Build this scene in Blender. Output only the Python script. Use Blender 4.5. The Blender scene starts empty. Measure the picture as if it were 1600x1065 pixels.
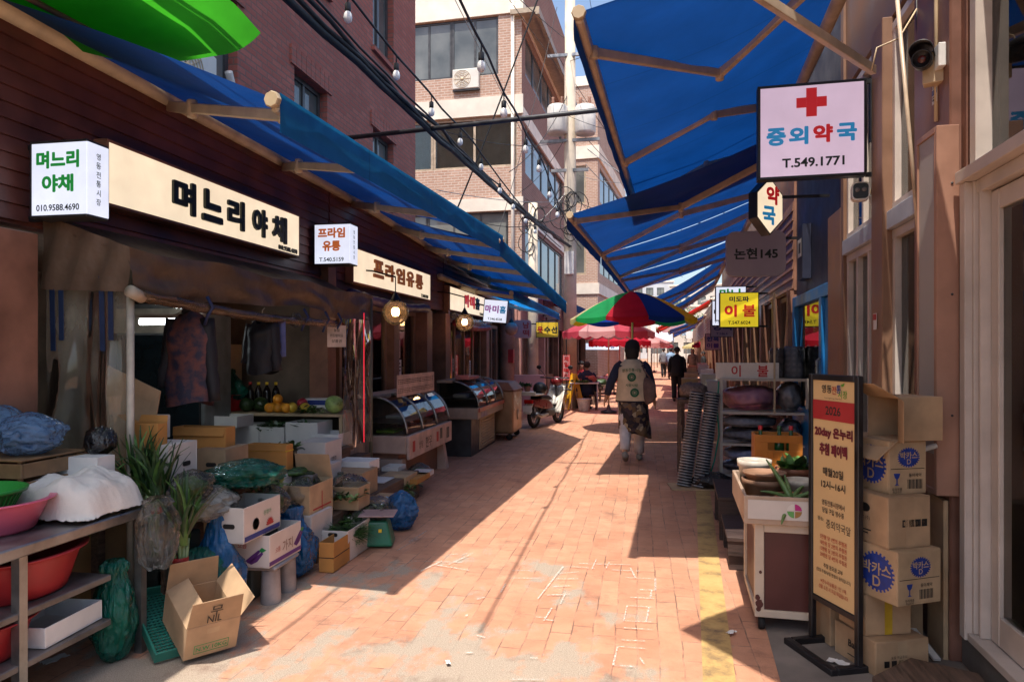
import bpy, math, random
from mathutils import Vector as V, Matrix, noise
R = math.radians
PI = math.pi
sc = bpy.context.scene
COL = sc.collection
rnd = random.Random(11)
# ---------------------------------------------------------------- survey of the place
F = 1100.0
HZ = 548.0
CAM_Z = 1.55
TH = math.atan(200 / F)
CT, ST = math.cos(TH), math.sin(TH)
def ray(px, py):
    u = (px - 800) / F
    return V((u * CT - ST, u * ST + CT, (HZ - py) / F))
def at_d(px, py, d):
    p = ray(px, py) * d; p.z += CAM_Z; return p
def at_x(px, py, x):
    r = ray(px, py); return at_d(px, py, x / r.x)
def at_y(px, py, y):
    r = ray(px, py); return at_d(px, py, y / r.y)
def at_z(px, py, z):
    r = ray(px, py); return at_d(px, py, (z - CAM_Z) / r.z)
WR0, WRK = 1.37, 0.0524
RA = -math.atan(WRK)
def wall_x(y): return WR0 + WRK * y
def at_r(px, py, o=0.0):                      # on the right frontage, o metres out into the street
    r = ray(px, py); return at_d(px, py, (WR0 - o) / (r.x - WRK * r.y))
# ---------------------------------------------------------------- mesh builder
class MB:
    def __init__(s):
        s.v = []; s.f = []; s.mi = []; s.sm = []; s.m = 0; s.M = None
    def add(s, vs, fs, smooth=False):
        n = len(s.v)
        for p in vs:
            p = V(p)
            s.v.append(s.M @ p if s.M else p)
        for f in fs:
            s.f.append([i + n for i in f]); s.mi.append(s.m); s.sm.append(smooth)
        return s
    def hexa(s, p):
        return s.add(p, [(0,3,2,1),(4,5,6,7),(0,1,5,4),(1,2,6,5),(2,3,7,6),(3,0,4,7)])
    def box(s, x0, x1, y0, y1, z0, z1):
        return s.hexa([(x0,y0,z0),(x1,y0,z0),(x1,y1,z0),(x0,y1,z0),(x0,y0,z1),(x1,y0,z1),(x1,y1,z1),(x0,y1,z1)])
    def beam(s, a, b, w, h, up=(0,0,1)):      # rectangular bar between two points
        a, b = V(a), V(b); t = (b - a).normalized(); sd = t.cross(V(up))
        if sd.length < 1e-4: sd = V((1,0,0))
        sd.normalize(); u = sd.cross(t).normalized()
        sd *= w / 2; u *= h / 2
        return s.hexa([a-sd-u, a+sd-u, b+sd-u, b-sd-u, a-sd+u, a+sd+u, b+sd+u, b-sd+u])
    def tube(s, pts, r, n=6, caps=True, smooth=True):
        pts = [V(p) for p in pts]; k = len(pts)
        rs = r if isinstance(r, (list, tuple)) else [r] * k
        t0 = (pts[1] - pts[0]).normalized()
        a = t0.orthogonal().normalized(); vs = []
        for i, p in enumerate(pts):
            t = (pts[min(i+1,k-1)] - pts[max(i-1,0)])
            if t.length < 1e-9: t = t0
            t = t.normalized(); a = (a - t * a.dot(t))
            if a.length < 1e-6: a = t.orthogonal()
            a.normalize(); b = t.cross(a)
            for j in range(n):
                q = 2*PI*j/n; vs.append(p + (a*math.cos(q) + b*math.sin(q)) * rs[i])
        fs = [(i*n+j, i*n+(j+1)%n, (i+1)*n+(j+1)%n, (i+1)*n+j) for i in range(k-1) for j in range(n)]
        if caps: fs += [tuple(reversed(range(n))), tuple((k-1)*n+j for j in range(n))]
        return s.add(vs, fs, smooth)
    def lathe(s, prof, c=(0,0,0), n=20, smooth=True, sx=1, sy=1, wob=0, seed=0):
        c = V(c); vs = []; fs = []
        for i, (r, z) in enumerate(prof):
            for j in range(n):
                q = 2*PI*j/n; k = 1 + wob*noise.noise((math.cos(q)*2+seed, math.sin(q)*2, z*8+seed)) if wob else 1
                vs.append(c + V((r*k*sx*math.cos(q), r*k*sy*math.sin(q), z)))
        for i in range(len(prof)-1):
            for j in range(n):
                fs.append((i*n+j, i*n+(j+1)%n, (i+1)*n+(j+1)%n, (i+1)*n+j))
        return s.add(vs, fs, smooth)
    def prism(s, poly, y0, y1, smooth=False):  # polygon in XZ, pushed along Y
        n = len(poly)
        vs = [(p[0], y0, p[1]) for p in poly] + [(p[0], y1, p[1]) for p in poly]
        fs = [tuple(range(n)), tuple(reversed(range(n, 2*n)))] + [(i, i+n, (i+1)%n+n, (i+1)%n) for i in range(n)]
        return s.add(vs, fs, smooth)
    def slab(s, poly, z0, z1):                 # polygon in XY, pushed along Z
        n = len(poly)
        vs = [(p[0], p[1], z0) for p in poly] + [(p[0], p[1], z1) for p in poly]
        fs = [tuple(reversed(range(n))), tuple(range(n, 2*n))] + [(i, (i+1)%n, (i+1)%n+n, i+n) for i in range(n)]
        return s.add(vs, fs)
    def grid(s, fn, nu, nv, smooth=True):
        vs = [fn(i/nu, j/nv) for j in range(nv+1) for i in range(nu+1)]
        w = nu + 1
        fs = [(j*w+i, j*w+i+1, (j+1)*w+i+1, (j+1)*w+i) for j in range(nv) for i in range(nu)]
        return s.add(vs, fs, smooth)
    def blob(s, c, r, seed=0, amp=.2, fr=1.6, n=20, m=12, flat=None, p=1.0, ridge=False):
        c = V(c); vs = []
        for i in range(m+1):
            a = PI*i/m - PI/2
            for j in range(n):
                q = 2*PI*j/n
                d = V((math.cos(a)*math.cos(q), math.cos(a)*math.sin(q), math.sin(a)))
                nn = noise.noise(d*fr + V((seed*3.1, seed*1.7, 0)))
                if ridge: nn = nn*.5 + .5 - abs(noise.noise(d*fr*2.3 + V((seed, 0, seed))))
                k = 1 + amp*nn
                w = V((d.x*r[0]*k, d.y*r[1]*k, math.copysign(abs(d.z)**p, d.z)*r[2]*k))
                if flat is not None: w.z = max(w.z, flat)
                vs.append(c + w)
        fs = [(i*n+j, i*n+(j+1)%n, (i+1)*n+(j+1)%n, (i+1)*n+j) for i in range(m) for j in range(n)]
        return s.add(vs, fs, True)
    def text(s, body, cx, cz, h, y=0.0, bold=.03, width=None, xs=None, M=None, ext=0):
        (x0, x1, z0, z1) = glyphs(body, min(bold, .015), ext)[2]
        if bold > .016:
            k = h / max(.3, (z1 - z0)); n = 8
            for i in range(n):
                a = 2*PI*i/n; q = (bold-.015)*k
                s._glyph(body, cx+q*math.cos(a), cz+q*math.sin(a), h-2*q*.7, y-.00012*i*(h/.1), .015, None if width is None else width-2*q, xs, M, ext)
            return s
        return s._glyph(body, cx, cz, h, y, bold, width, xs, M, ext)
    def _glyph(s, body, cx, cz, h, y, bold, width, xs, M, ext):
        vs, fs, (x0, x1, z0, z1) = glyphs(body, bold, ext)
        k = h / max(.3, (z1 - z0)); kx = k if width is None else width / (x1 - x0)
        if xs: kx = k * xs
        out = [V(((a - (x0+x1)/2)*kx + cx, y - e*k, (b - (z0+z1)/2)*k + cz)) for a, b, e in vs]
        if M: out = [M @ p for p in out]
        return s.add(out, fs)
    def build(s, name, m, parent=None, loc=None, rz=0, bev=0, solid=0, sub=0, seg=1):
        me = bpy.data.meshes.new(name)
        me.from_pydata([tuple(p) for p in s.v], [], s.f); 
        for q in (m if isinstance(m, (list, tuple)) else [m]): me.materials.append(q)
        me.polygons.foreach_set('material_index', s.mi); me.polygons.foreach_set('use_smooth', s.sm)
        me.update()
        o = bpy.data.objects.new(name, me); COL.objects.link(o)
        if parent: o.parent = parent
        if loc is not None: o.location = loc
        if rz: o.rotation_euler = (0, 0, rz)
        if solid:
            d = o.modifiers.new('t', 'SOLIDIFY'); d.thickness = solid; d.offset = 0
        if bev:
            d = o.modifiers.new('b', 'BEVEL'); d.width = bev; d.segments = seg; d.limit_method = 'ANGLE'; d.angle_limit = R(40)
        if sub:
            d = o.modifiers.new('s', 'SUBSURF'); d.levels = sub; d.render_levels = sub
        return o
_G = {}
def glyphs(body, bold, ext=0):
    k = (body, bold, ext)
    if k not in _G:
        c = bpy.data.curves.new('lettering', 'FONT'); c.body = body; c.size = 1; c.offset = bold; c.resolution_u = 3; c.extrude = ext
        o = bpy.data.objects.new('lettering', c)
        me = bpy.data.meshes.new_from_object(o)
        vs = [(v.co.x, v.co.y, v.co.z) for v in me.vertices]; fs = [tuple(p.vertices) for p in me.polygons]
        xs = [a[0] for a in vs]; zs = [a[1] for a in vs]
        _G[k] = (vs, fs, (min(xs), max(xs), min(zs), max(zs)))
        bpy.data.objects.remove(o); bpy.data.meshes.remove(me); bpy.data.curves.remove(c)
    return _G[k]
def tag(o, label=None, cat=None, group=None, kind=None):
    if label: o['label'] = label
    if cat: o['category'] = cat
    if group: o['group'] = group
    if kind: o['kind'] = kind
    return o
def thing(name, label, cat, loc=(0,0,0), rz=0, group=None, tilt=None):
    o = bpy.data.objects.new(name, None); COL.objects.link(o); o.empty_display_size = .1
    o.location = loc; o.rotation_euler = (tilt[0] if tilt else 0, tilt[1] if tilt else 0, rz)
    return tag(o, label, cat, group)
def kids(o): return [c for c in list(bpy.data.objects) if c.parent == o]
def dup(root, loc, rz=0, label=None, scale=None):
    def cp(o, par):
        c = o.copy(); COL.objects.link(c)
        if par: c.parent = par
        for ch in kids(o): cp(ch, c)
        return c
    r = cp(root, None); r.location = loc; r.rotation_euler = (0, 0, rz)
    if label: r['label'] = label
    if scale: r.scale = scale
    return r
# ---------------------------------------------------------------- materials
def rgb(r, g, b):                              # sRGB bytes -> linear
    f = lambda c: (c/255/12.92) if c/255 <= .04045 else ((c/255+.055)/1.055)**2.4
    return (f(r), f(g), f(b))
class NT:
    def __init__(s, name):
        s.mat = bpy.data.materials.new(name); s.mat.use_nodes = True
        s.t = s.mat.node_tree; s.t.nodes.clear()
        s.out = s.n('ShaderNodeOutputMaterial')
    def n(s, ty, ins=None, **at):
        x = s.t.nodes.new(ty)
        for k, v in at.items(): setattr(x, k, v)
        for k, v in (ins or {}).items():
            if hasattr(v, 'default_value') or hasattr(v, 'is_linked'): s.t.links.new(v, x.inputs[k])
            else: x.inputs[k].default_value = v
        return x
    def co(s, kind='Object'): return s.n('ShaderNodeTexCoord').outputs[kind]
    def noise(s, scale, vec=None, detail=4, rough=.55):
        return s.n('ShaderNodeTexNoise', {'Vector': vec or s.co(), 'Scale': scale, 'Detail': detail, 'Roughness': rough}).outputs['Fac']
    def ramp(s, fac, stops):
        r = s.n('ShaderNodeValToRGB', {'Fac': fac}); e = r.color_ramp.elements
        while len(e) < len(stops): e.new(.5)
        for i, (p, c) in enumerate(stops):
            e[i].position = p; e[i].color = (*(c if isinstance(c, tuple) else (c,c,c)), 1)
        return r.outputs['Color']
    def mix(s, fac, a, b, mode='MIX'):
        m = s.n('ShaderNodeMix', data_type='RGBA', blend_type=mode)
        for i, v in ((0, fac), (6, a), (7, b)):
            if hasattr(v, 'is_linked'): s.t.links.new(v, m.inputs[i])
            else: m.inputs[i].default_value = v if i == 0 else (*v, 1)
        return m.outputs[2]
    def bump(s, h, st=.3, dist=.01): return s.n('ShaderNodeBump', {'Height': h, 'Strength': st, 'Distance': dist}).outputs['Normal']
    def bsdf(s, col, rough=.6, normal=None, **k):
        ins = {'Base Color': col if hasattr(col, 'is_linked') else (*col, 1), 'Roughness': rough}
        if normal: ins['Normal'] = normal
        for a, b in k.items(): ins[a.replace('_', ' ')] = b
        return s.n('ShaderNodeBsdfPrincipled', ins).outputs[0]
    def done(s, sh):
        s.t.links.new(sh, s.out.inputs['Surface']); return s.mat
_M = {}
def mat(name, col, rough=.6, var=.18, scale=7, bump=.15, bs=70, metal=0, col2=None, amt=.5, spec=.5, stretch=None):
    if name in _M: return _M[name]
    t = NT(name); co = t.co()
    if stretch: co = t.n('ShaderNodeMapping', {'Vector': co, 'Scale': stretch}).outputs[0]
    f = t.noise(scale, co)
    c2 = col2 if col2 else tuple(c*(1-2*var) for c in col)
    c1 = col if col2 else tuple(min(1, c*(1+var)) for c in col)
    c = t.ramp(f, [(.5-amt*.4, c2), (.5+amt*.4, c1)])
    oi = t.n('ShaderNodeObjectInfo').outputs['Random']
    c = t.n('ShaderNodeHueSaturation', {'Color': c, 'Value': t.n('ShaderNodeMapRange', {'Value': oi, 'To Min': .9, 'To Max': 1.1}).outputs[0]}).outputs[0]
    nb = t.noise(bs, co, 6, .65)
    rr = t.n('ShaderNodeMapRange', {'Value': f, 'From Min': .3, 'From Max': .7, 'To Min': max(.03, rough-.12), 'To Max': min(1, rough+.12)}).outputs[0]
    _M[name] = t.done(t.bsdf(c, rr, t.bump(nb, bump, .006) if bump else None, Metallic=metal, Specular_IOR_Level=spec))
    return _M[name]
def emit(name, col, st, var=.0):
    if name in _M: return _M[name]
    t = NT(name)
    c = t.ramp(t.noise(3.0, None, 5, .65), [(.25, tuple(x*.76 for x in col)), (.7, col)])
    b = t.bsdf(tuple(x*.5 for x in col), .35, None)
    e = t.n('ShaderNodeEmission', {'Color': c, 'Strength': st}).outputs[0]
    _M[name] = t.done(t.n('ShaderNodeAddShader', {0: b, 1: e}).outputs[0]); return _M[name]
def glass(name, tint=(.85,.9,.9), dirt=.06, dcol=(.5,.5,.48), rough=.02, ior=1.45, bump=0, bs=3, opac=None, refl=1.0, stretch=None):
    if name in _M: return _M[name]
    t = NT(name); co = t.co()
    if stretch: co = t.n('ShaderNodeMapping', {'Vector': co, 'Scale': stretch}).outputs[0]
    nm = t.bump(t.noise(bs, co, 3, .6), bump, .05) if bump else None
    fr = t.n('ShaderNodeFresnel', {'IOR': ior, **({'Normal': nm} if nm else {})}).outputs[0]
    fr = t.n('ShaderNodeMath', {0: fr, 1: refl}, operation='MULTIPLY').outputs[0]
    tr = t.n('ShaderNodeBsdfTransparent', {'Color': (*tint, 1)}).outputs[0]
    gl = t.n('ShaderNodeBsdfGlossy', {'Roughness': rough, 'Color': (1,1,1,1), **({'Normal': nm} if nm else {})}).outputs[0]
    di = t.n('ShaderNodeBsdfDiffuse', {'Color': (*dcol, 1), **({'Normal': nm} if nm else {})}).outputs[0]
    tl = t.n('ShaderNodeBsdfTranslucent', {'Color': (*dcol, 1)}).outputs[0]
    di = t.n('ShaderNodeMixShader', {0: .4, 1: di, 2: tl}).outputs[0]
    dm = t.n('ShaderNodeMapRange', {'Value': t.noise(bs*1.7, co, 5), 'From Min': .35, 'From Max': .7, 'To Min': dirt*.4, 'To Max': dirt*1.6}).outputs[0]
    a = t.n('ShaderNodeMixShader', {0: dm, 1: tr, 2: di}).outputs[0]
    _M[name] = t.done(t.n('ShaderNodeMixShader', {0: fr, 1: a, 2: gl}).outputs[0]); return _M[name]
def fabric(name, col, tcol, tl=.45, bs=220, fold=0, rough=.8, seam=0, stain=.12, hole=0):
    if name in _M: return _M[name]
    t = NT(name); co = t.co()
    f = t.noise(2.2, co, 6, .6)
    c = t.ramp(f, [(.3, tuple(x*(1-stain*2) for x in col)), (.7, col)])
    if seam:
        sy = t.n('ShaderNodeSeparateXYZ', {0: co}).outputs[1]
        q = t.n('ShaderNodeMath', {0: sy, 1: 1/seam}, operation='MULTIPLY').outputs[0]
        fr_ = t.n('ShaderNodeMath', {0: q}, operation='FRACT').outputs[0]
        ln = t.ramp(fr_, [(.0, .55), (.018, .0)])
        c = t.mix(ln, c, tuple(x*.35 for x in col))
    h = t.noise(bs, co, 2)
    nm = t.bump(h, .2, .003)
    if fold: nm = t.n('ShaderNodeBump', {'Height': t.noise(fold, co, 3), 'Strength': .5, 'Distance': .04, 'Normal': nm}).outputs[0]
    d = t.bsdf(c, rough, nm, Specular_IOR_Level=.25)
    tc = t.ramp(f, [(.3, tuple(x*(1-stain*2.2) for x in tcol)), (.7, tcol)])
    if seam: tc = t.mix(ln, tc, tuple(x*.3 for x in tcol))
    b = t.n('ShaderNodeBsdfTranslucent', {'Color': tc, 'Normal': nm}).outputs[0]
    _M[name] = t.done(t.n('ShaderNodeMixShader', {0: tl, 1: d, 2: b}).outputs[0]); return _M[name]
def brick(name, c1, c2, mortar, s=1.0, bw=.2, bh=.065, ms=.012, dirt=.3, vertical='auto'):
    if name in _M: return _M[name]
    t = NT(name)
    sep = t.n('ShaderNodeSeparateXYZ', {0: t.co()})
    add = t.n('ShaderNodeMath', {0: sep.outputs[0], 1: sep.outputs[1]}, operation='ADD').outputs[0]
    v = t.n('ShaderNodeCombineXYZ', {0: add, 1: sep.outputs[2]}).outputs[0]
    b = t.n('ShaderNodeTexBrick', {'Vector': v, 'Color1': (*c1,1), 'Color2': (*c2,1), 'Mortar': (*mortar,1), 'Scale': 1.0, 'Mortar Size': ms, 'Mortar Smooth': .2, 'Brick Width': bw*s, 'Row Height': bh*s, 'Bias': -.1})
    f = t.noise(.9, None, 6, .7)
    c = t.mix(t.ramp(f, [(.35, dirt), (.65, 0.0)]), b.outputs['Color'], tuple(x*.45 for x in c1))
    c = t.mix(t.ramp(t.noise(14, None, 3), [(.3, .35), (.7, 0.0)]), c, tuple(x*.6 for x in c2))
    inv = t.n('ShaderNodeMath', {0: 1.0, 1: b.outputs['Fac']}, operation='SUBTRACT').outputs[0]
    hh = t.n('ShaderNodeMath', {0: inv, 1: t.noise(60)}, operation='ADD').outputs[0]
    _M[name] = t.done(t.bsdf(c, .85, t.bump(hh, .5, .008))); return _M[name]
# ================================================================ camera, light, sky
cam = bpy.data.cameras.new('camera'); co_ = bpy.data.objects.new('camera', cam); COL.objects.link(co_)
cam.sensor_width = 36; cam.lens = F/1600*36; cam.shift_y = (HZ-532.5)/1600
cam.clip_start = .05; cam.clip_end = 2000
co_.location = (0, 0, CAM_Z); co_.rotation_euler = (PI/2, 0, TH)
sc.camera = co_
LD = V((.085, .38, -1)).normalized()          # direction the sunlight travels
sun = bpy.data.lights.new('sun', 'SUN'); so = bpy.data.objects.new('sun', sun); COL.objects.link(so)
sun.energy = 3.6; sun.angle = R(.5); sun.color = (1, .93, .82)
so.rotation_euler = LD.to_track_quat('-Z', 'Y').to_euler(); so.location = (-6, -10, 30)
w = bpy.data.worlds.new('World'); sc.world = w; w.use_nodes = True
wt = w.node_tree; bg = wt.nodes['Background']
sky = wt.nodes.new('ShaderNodeTexSky'); sky.sky_type = 'NISHITA'; sky.sun_disc = False
el = math.asin(-LD.z); sky.sun_elevation = el
sky.sun_rotation = math.atan2(-LD.x, -LD.y)
sky.air_density = 1.0; sky.dust_density = 3.0; sky.ozone_density = 1.2
wt.links.new(sky.outputs[0], bg.inputs[0]); bg.inputs[1].default_value = .15
sc.view_settings.view_transform = 'Standard'; sc.view_settings.look = 'None'
sc.view_settings.exposure = .83; sc.view_settings.gamma = 1
try:
    sc.cycles.max_bounces = 7; sc.cycles.transparent_max_bounces = 24; sc.cycles.diffuse_bounces = 4
    sc.cycles.glossy_bounces = 3; sc.cycles.caustics_reflective = False; sc.cycles.caustics_refractive = False
    sc.cycles.sample_clamp_indirect = 6
except Exception: pass
# ================================================================ common materials
M_steel = mat('steel', (.33,.33,.33), .38, .25, 6, .08, 160, .85)
M_dsteel = mat('dark_steel', (.05,.05,.055), .45, .2, 8, .05, 90, .3)
M_black = mat('black_paint', (.012,.011,.014), .42, .3, 9, .06)
M_white = mat('white_paint', (.62,.6,.57), .5, .1, 5, .08, 60)
M_cream = mat('cream_metal', (.53,.40,.25), .45, .12, 5, .06, 90)
M_armR = mat('awning_arm_metal', (.56,.43,.31), .4, .15, 6, .05, 90, 0)
M_brown = mat('brown_cladding', (.29,.135,.088), .55, .26, 3, .12, 50)
M_brownlt = mat('tan_cladding', (.27,.145,.088), .5, .14, 3, .1, 50)
M_wood = mat('weathered_wood', (.14,.085,.06), .7, .3, 4, .3, 40, stretch=(12,1,12))
M_card = mat('cardboard', (.44,.285,.165), .85, .15, 5, .12, 120)
M_cardlt = mat('pale_cardboard', (.5,.34,.2), .85, .15, 5, .12, 120)
M_cardor = mat('orange_cardboard', (.5,.23,.06), .85, .1, 5, .12, 120)
M_cardw = mat('white_card', (.66,.6,.56), .7, .06, 4, .06, 100)
M_cardin = mat('inner_cardboard', (.33,.2,.1), .9, .1, 5, .12, 120)
M_foam = mat('white_foam', (.74,.72,.7), .75, .05, 6, .25, 150)
M_ink = mat('black_ink', (.016,.014,.014), .6, .2, 30, 0)
M_redink = mat('red_ink', (.45,.03,.03), .55, .15, 30, 0)
M_blueink = mat('blue_ink', (.015,.04,.25), .55, .15, 30, 0)
M_purpleink = mat('purple_ink', (.1,.03,.2), .55, .15, 30, 0)
M_greenink = mat('green_ink', (.02,.25,.07), .55, .15, 30, 0)
M_whiteink = mat('white_ink', (.75,.73,.7), .55, .05, 30, 0)
M_darkglass = glass('window_glass', (.5,.53,.52), .04, (.3,.3,.3), .015, 1.5)
M_clear = glass('clear_glass', (.9,.92,.9), .03, (.5,.5,.5), .01, 1.45)
M_vinyl = glass('clear_vinyl', (.86,.82,.74), .27, (.66,.6,.48), .05, 1.35, .16, 5, stretch=(1,1,.3), refl=1.7)
M_int = mat('interior_wall', (.2,.155,.12), .9, .2, 3, .05)
M_rub = mat('black_rubber', (.015,.015,.016), .8, .2, 12, .1)
M_leafd = mat('dark_leaf', (.03,.075,.022), .5, .35, 20, .1)
M_leaf = mat('green_leaf', (.075,.17,.035), .5, .35, 16, .1)
M_leafp = mat('pale_leaf', (.3,.42,.16), .5, .2, 16, .1)
# ================================================================ ground
def road_mat():
    t = NT('stamped_brick_road'); co = t.co()
    sep = t.n('ShaderNodeSeparateXYZ', {0: co})
    wob = t.n('ShaderNodeMath', {0: t.noise(2.3, co, 3), 1: .035}, operation='MULTIPLY').outputs[0]
    x = t.n('ShaderNodeMath', {0: sep.outputs[0], 1: wob}, operation='ADD').outputs[0]
    y = t.n('ShaderNodeMath', {0: sep.outputs[1], 1: wob}, operation='ADD').outputs[0]
    v = t.n('ShaderNodeCombineXYZ', {0: y, 1: x}).outputs[0]
    b = t.n('ShaderNodeTexBrick', {'Vector': v, 'Color1': (.61,.295,.175,1), 'Color2': (.50,.218,.126,1), 'Mortar': (.10,.06,.045,1), 'Scale': 1.0, 'Mortar Size': .0042, 'Mortar Smooth': .15, 'Brick Width': .235, 'Row Height': .118, 'Bias': .1})
    jm = t.ramp(t.noise(3.1, co, 4, .7), [(.44, .12), (.60, 1.0)])
    jf = t.n('ShaderNodeMath', {0: b.outputs['Fac'], 1: jm}, operation='MULTIPLY').outputs[0]
    flat = t.mix(t.noise(1.7, co, 3), (.50,.22,.135), (.62,.31,.2))
    bc = t.mix(jf, t.mix(t.n('ShaderNodeMath', {0: b.outputs['Fac'], 1: .0}, operation='GREATER_THAN').outputs[0], b.outputs['Color'], flat), (.10,.06,.045))
    c = t.mix(t.ramp(t.noise(.55, co, 5, .65), [(.3, .0), (.75, .5)]), bc, (.64,.39,.27))
    c = t.mix(t.ramp(t.noise(5, co, 6, .7), [(.35, .35), (.6, .0)]), c, (.33,.14,.08))
    # bare concrete where the coating has worn off, mostly in the near tracks
    fy = t.n('ShaderNodeMapRange', {'Value': sep.outputs[1], 'From Min': 3.2, 'From Max': 5.6, 'To Min': .075, 'To Max': -.02}).outputs[0]
    fx = t.n('ShaderNodeMapRange', {'Value': t.n('ShaderNodeMath', {0: t.n('ShaderNodeMath', {0: sep.outputs[0], 1: .85}, operation='ADD').outputs[0], 1: 0.0}, operation='ABSOLUTE' if False else 'ADD').outputs[0], 'From Min': .3, 'From Max': 1.3, 'To Min': 0, 'To Max': -.12}).outputs[0]
    vs = t.n('ShaderNodeMapping', {'Vector': co, 'Scale': (1.5, .9, 1)}).outputs[0]
    n1 = t.noise(1.25, vs, 9, .66)
    s = t.n('ShaderNodeMath', {0: t.n('ShaderNodeMath', {0: n1, 1: fy}, operation='ADD').outputs[0], 1: fx}, operation='ADD').outputs[0]
    fz = t.n('ShaderNodeMapRange', {'Value': sep.outputs[1], 'From Min': 5.2, 'From Max': 6.3, 'To Min': 0, 'To Max': -.3}).outputs[0]
    s = t.n('ShaderNodeMath', {0: s, 1: fz}, operation='ADD').outputs[0]
    worn = t.ramp(s, [(.525, 0.0), (.58, .95)])
    agg = t.ramp(t.noise(170, co, 3, .7), [(.3, (.21,.165,.125)), (.72, (.55,.46,.37))])
    c = t.mix(worn, c, agg)
    # dark stains
    c = t.mix(t.ramp(t.noise(2.6, co, 7, .75), [(.30, .6), (.45, 0.0)]), c, (.15,.08,.06))
    c = t.mix(t.ramp(t.noise(60, co, 3, .8), [(.62, 0.0), (.72, .45)]), c, (.16,.09,.065))
    c = t.mix(t.ramp(t.noise(24, co, 6, .8), [(.28, .5), (.42, 0.0)]), c, (.24,.11,.075))
    h = t.n('ShaderNodeMath', {0: t.n('ShaderNodeMath', {0: jf, 1: -1.2}, operation='MULTIPLY').outputs[0], 1: t.noise(120, co, 4, .7)}, operation='ADD').outputs[0]
    return t.done(t.bsdf(c, t.ramp(t.noise(3, co), [(.3, .62), (.7, .88)]), t.bump(h, .55, .008)))
M_road = road_mat()
g = MB(); g.grid(lambda u, v: (-60+120*u, -14+ (v**2)*420, 0), 40, 60, False)
tag(g.build('ground', mat('far_ground', (.36,.19,.11), .9, .2, 2, .1), loc=(0,0,-.012)), 'concrete ground beneath and beyond the market street', 'ground', kind='structure')
g = MB(); g.add([(-6,-3,0),(2.6,-3,0),(4.6,75,0),(-6.0,75,0)], [(0,1,2,3)])
tag(g.build('road', M_road), 'orange stamped brick road through the market', 'road', kind='structure')
g = MB(); g.add([(wall_x(-3)-1.02+.02,-3,0),(wall_x(-3),-3,0),(wall_x(9.2),9.2,0),(wall_x(9.2)-.82,9.2,0)], [(0,1,2,3)])
M_conc = mat('grey_concrete', (.2,.17,.15), .85, .22, 3, .3, 90)
tag(g.build('pavement', M_conc, loc=(0,0,.004)), 'dark grey concrete strip along the right shop fronts', 'pavement', kind='structure')
# yellow line
def yl(y): return .29 + (y-3.41)*.069
t = NT('worn_yellow_paint'); co = t.co(); f = t.noise(4, co, 8, .7)
c = t.ramp(f, [(.34, (.2,.13,.075)), (.48, (.5,.32,.12)), (.7, (.6,.41,.17))])
M_yel = t.done(t.bsdf(c, .75, t.bump(t.noise(90, co), .3, .005)))
g = MB(); g.grid(lambda u, v: (yl(-2+12.3*v)+ u*.15 + .006*noise.noise((v*60, u*5, 0)), -2+12.3*v, 0), 1, 60, False)
tag(g.build('road_line', M_yel, loc=(0,0,.008)), 'worn yellow painted line along the right edge of the road', 'road line', kind='structure')
# chalk marks on the paving joints
g = MB()
ch = [(640,878,722,880),(735,868,700,884),(680,884,735,893),(795,905,845,905),(800,893,830,893),(880,887,840,938),(868,906,905,906),(870,898,904,895),(866,918,893,917),(905,882,985,884),(885,886,930,890),(932,875,925,891),(952,880,947,890),(985,889,993,905),(955,892,1000,894),(978,904,1022,906),(1024,905,1024,925),(1000,923,1026,924),(1018,924,1016,938),(985,935,1022,937),(980,948,1022,951),(980,948,975,972),(1014,951,1010,973),(975,972,1018,974),(975,983,1020,986),(970,1002,1008,1004),(965,1012,1010,1016),(965,1013,958,1042),(958,1042,990,1044),(855,932,892,930),(876,945,884,928),(862,952,850,972),(850,970,868,972),(838,966,855,967),(745,938,758,935),(790,914,782,928),(730,962,728,965),(745,995,758,998),(727,1022,740,1022),(828,1030,840,1031),(800,1064,850,1064),(620,862,655,842),(585,905,640,880),(700,868,740,866),(655,895,690,878),(1000,1030,1006,1040),(640,848,668,830)]
for a, b, c_, d in ch:
    p, q = at_z(a, b, 0), at_z(c_, d, 0); t_ = (q-p).normalized(); s_ = V((-t_.y, t_.x, 0))*(.0035+.003*rnd.random())
    k = 5; L = []
    for i in range(k+1):
        m_ = p.lerp(q, i/k); e = 1+.5*noise.noise((m_.x*40, m_.y*40, 0)); L.append((m_-s_*e, m_+s_*e))
    vs = [x for l in L for x in l]
    g.add(vs, [(2*i, 2*i+2, 2*i+3, 2*i+1) for i in range(k)])
t = NT('chalk'); co = t.co()
M_chalk = t.done(t.n('ShaderNodeMixShader', {0: t.ramp(t.noise(55, co, 4, .8), [(.40, .05), (.66, .95)]), 1: t.n('ShaderNodeBsdfTransparent').outputs[0], 2: t.bsdf((.72,.68,.62), .9)}).outputs[0])
tag(g.build('road_chalk_marks', M_chalk, loc=(0,0,.012)), 'white chalk outlines drawn along the paving joints', 'road marking', kind='structure')
# paper scraps on the road
for i, (a, b, s_) in enumerate([(112,1000,.035),(86,1030,.06),(1310,1035,.05),(1143,988,.03),(700,1035,.02)]):
    p = at_z(a, b, .012); g = MB(); g.grid(lambda u, v: ((u-.5)*s_*2, (v-.5)*s_, .012*noise.noise((u*4+i, v*4, 2))+.006), 5, 5)
    tag(g.build('paper_scrap', M_foam, loc=p, rz=i*1.3), ['crumpled pale scrap of litter beside the lowest table shelf','torn pale wrapper under the steel table','crumpled white tissue on the base of the standing banner','thin white stub of litter beside the yellow line','tiny pale scrap on the bare patch of road'][i], 'litter')
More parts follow.
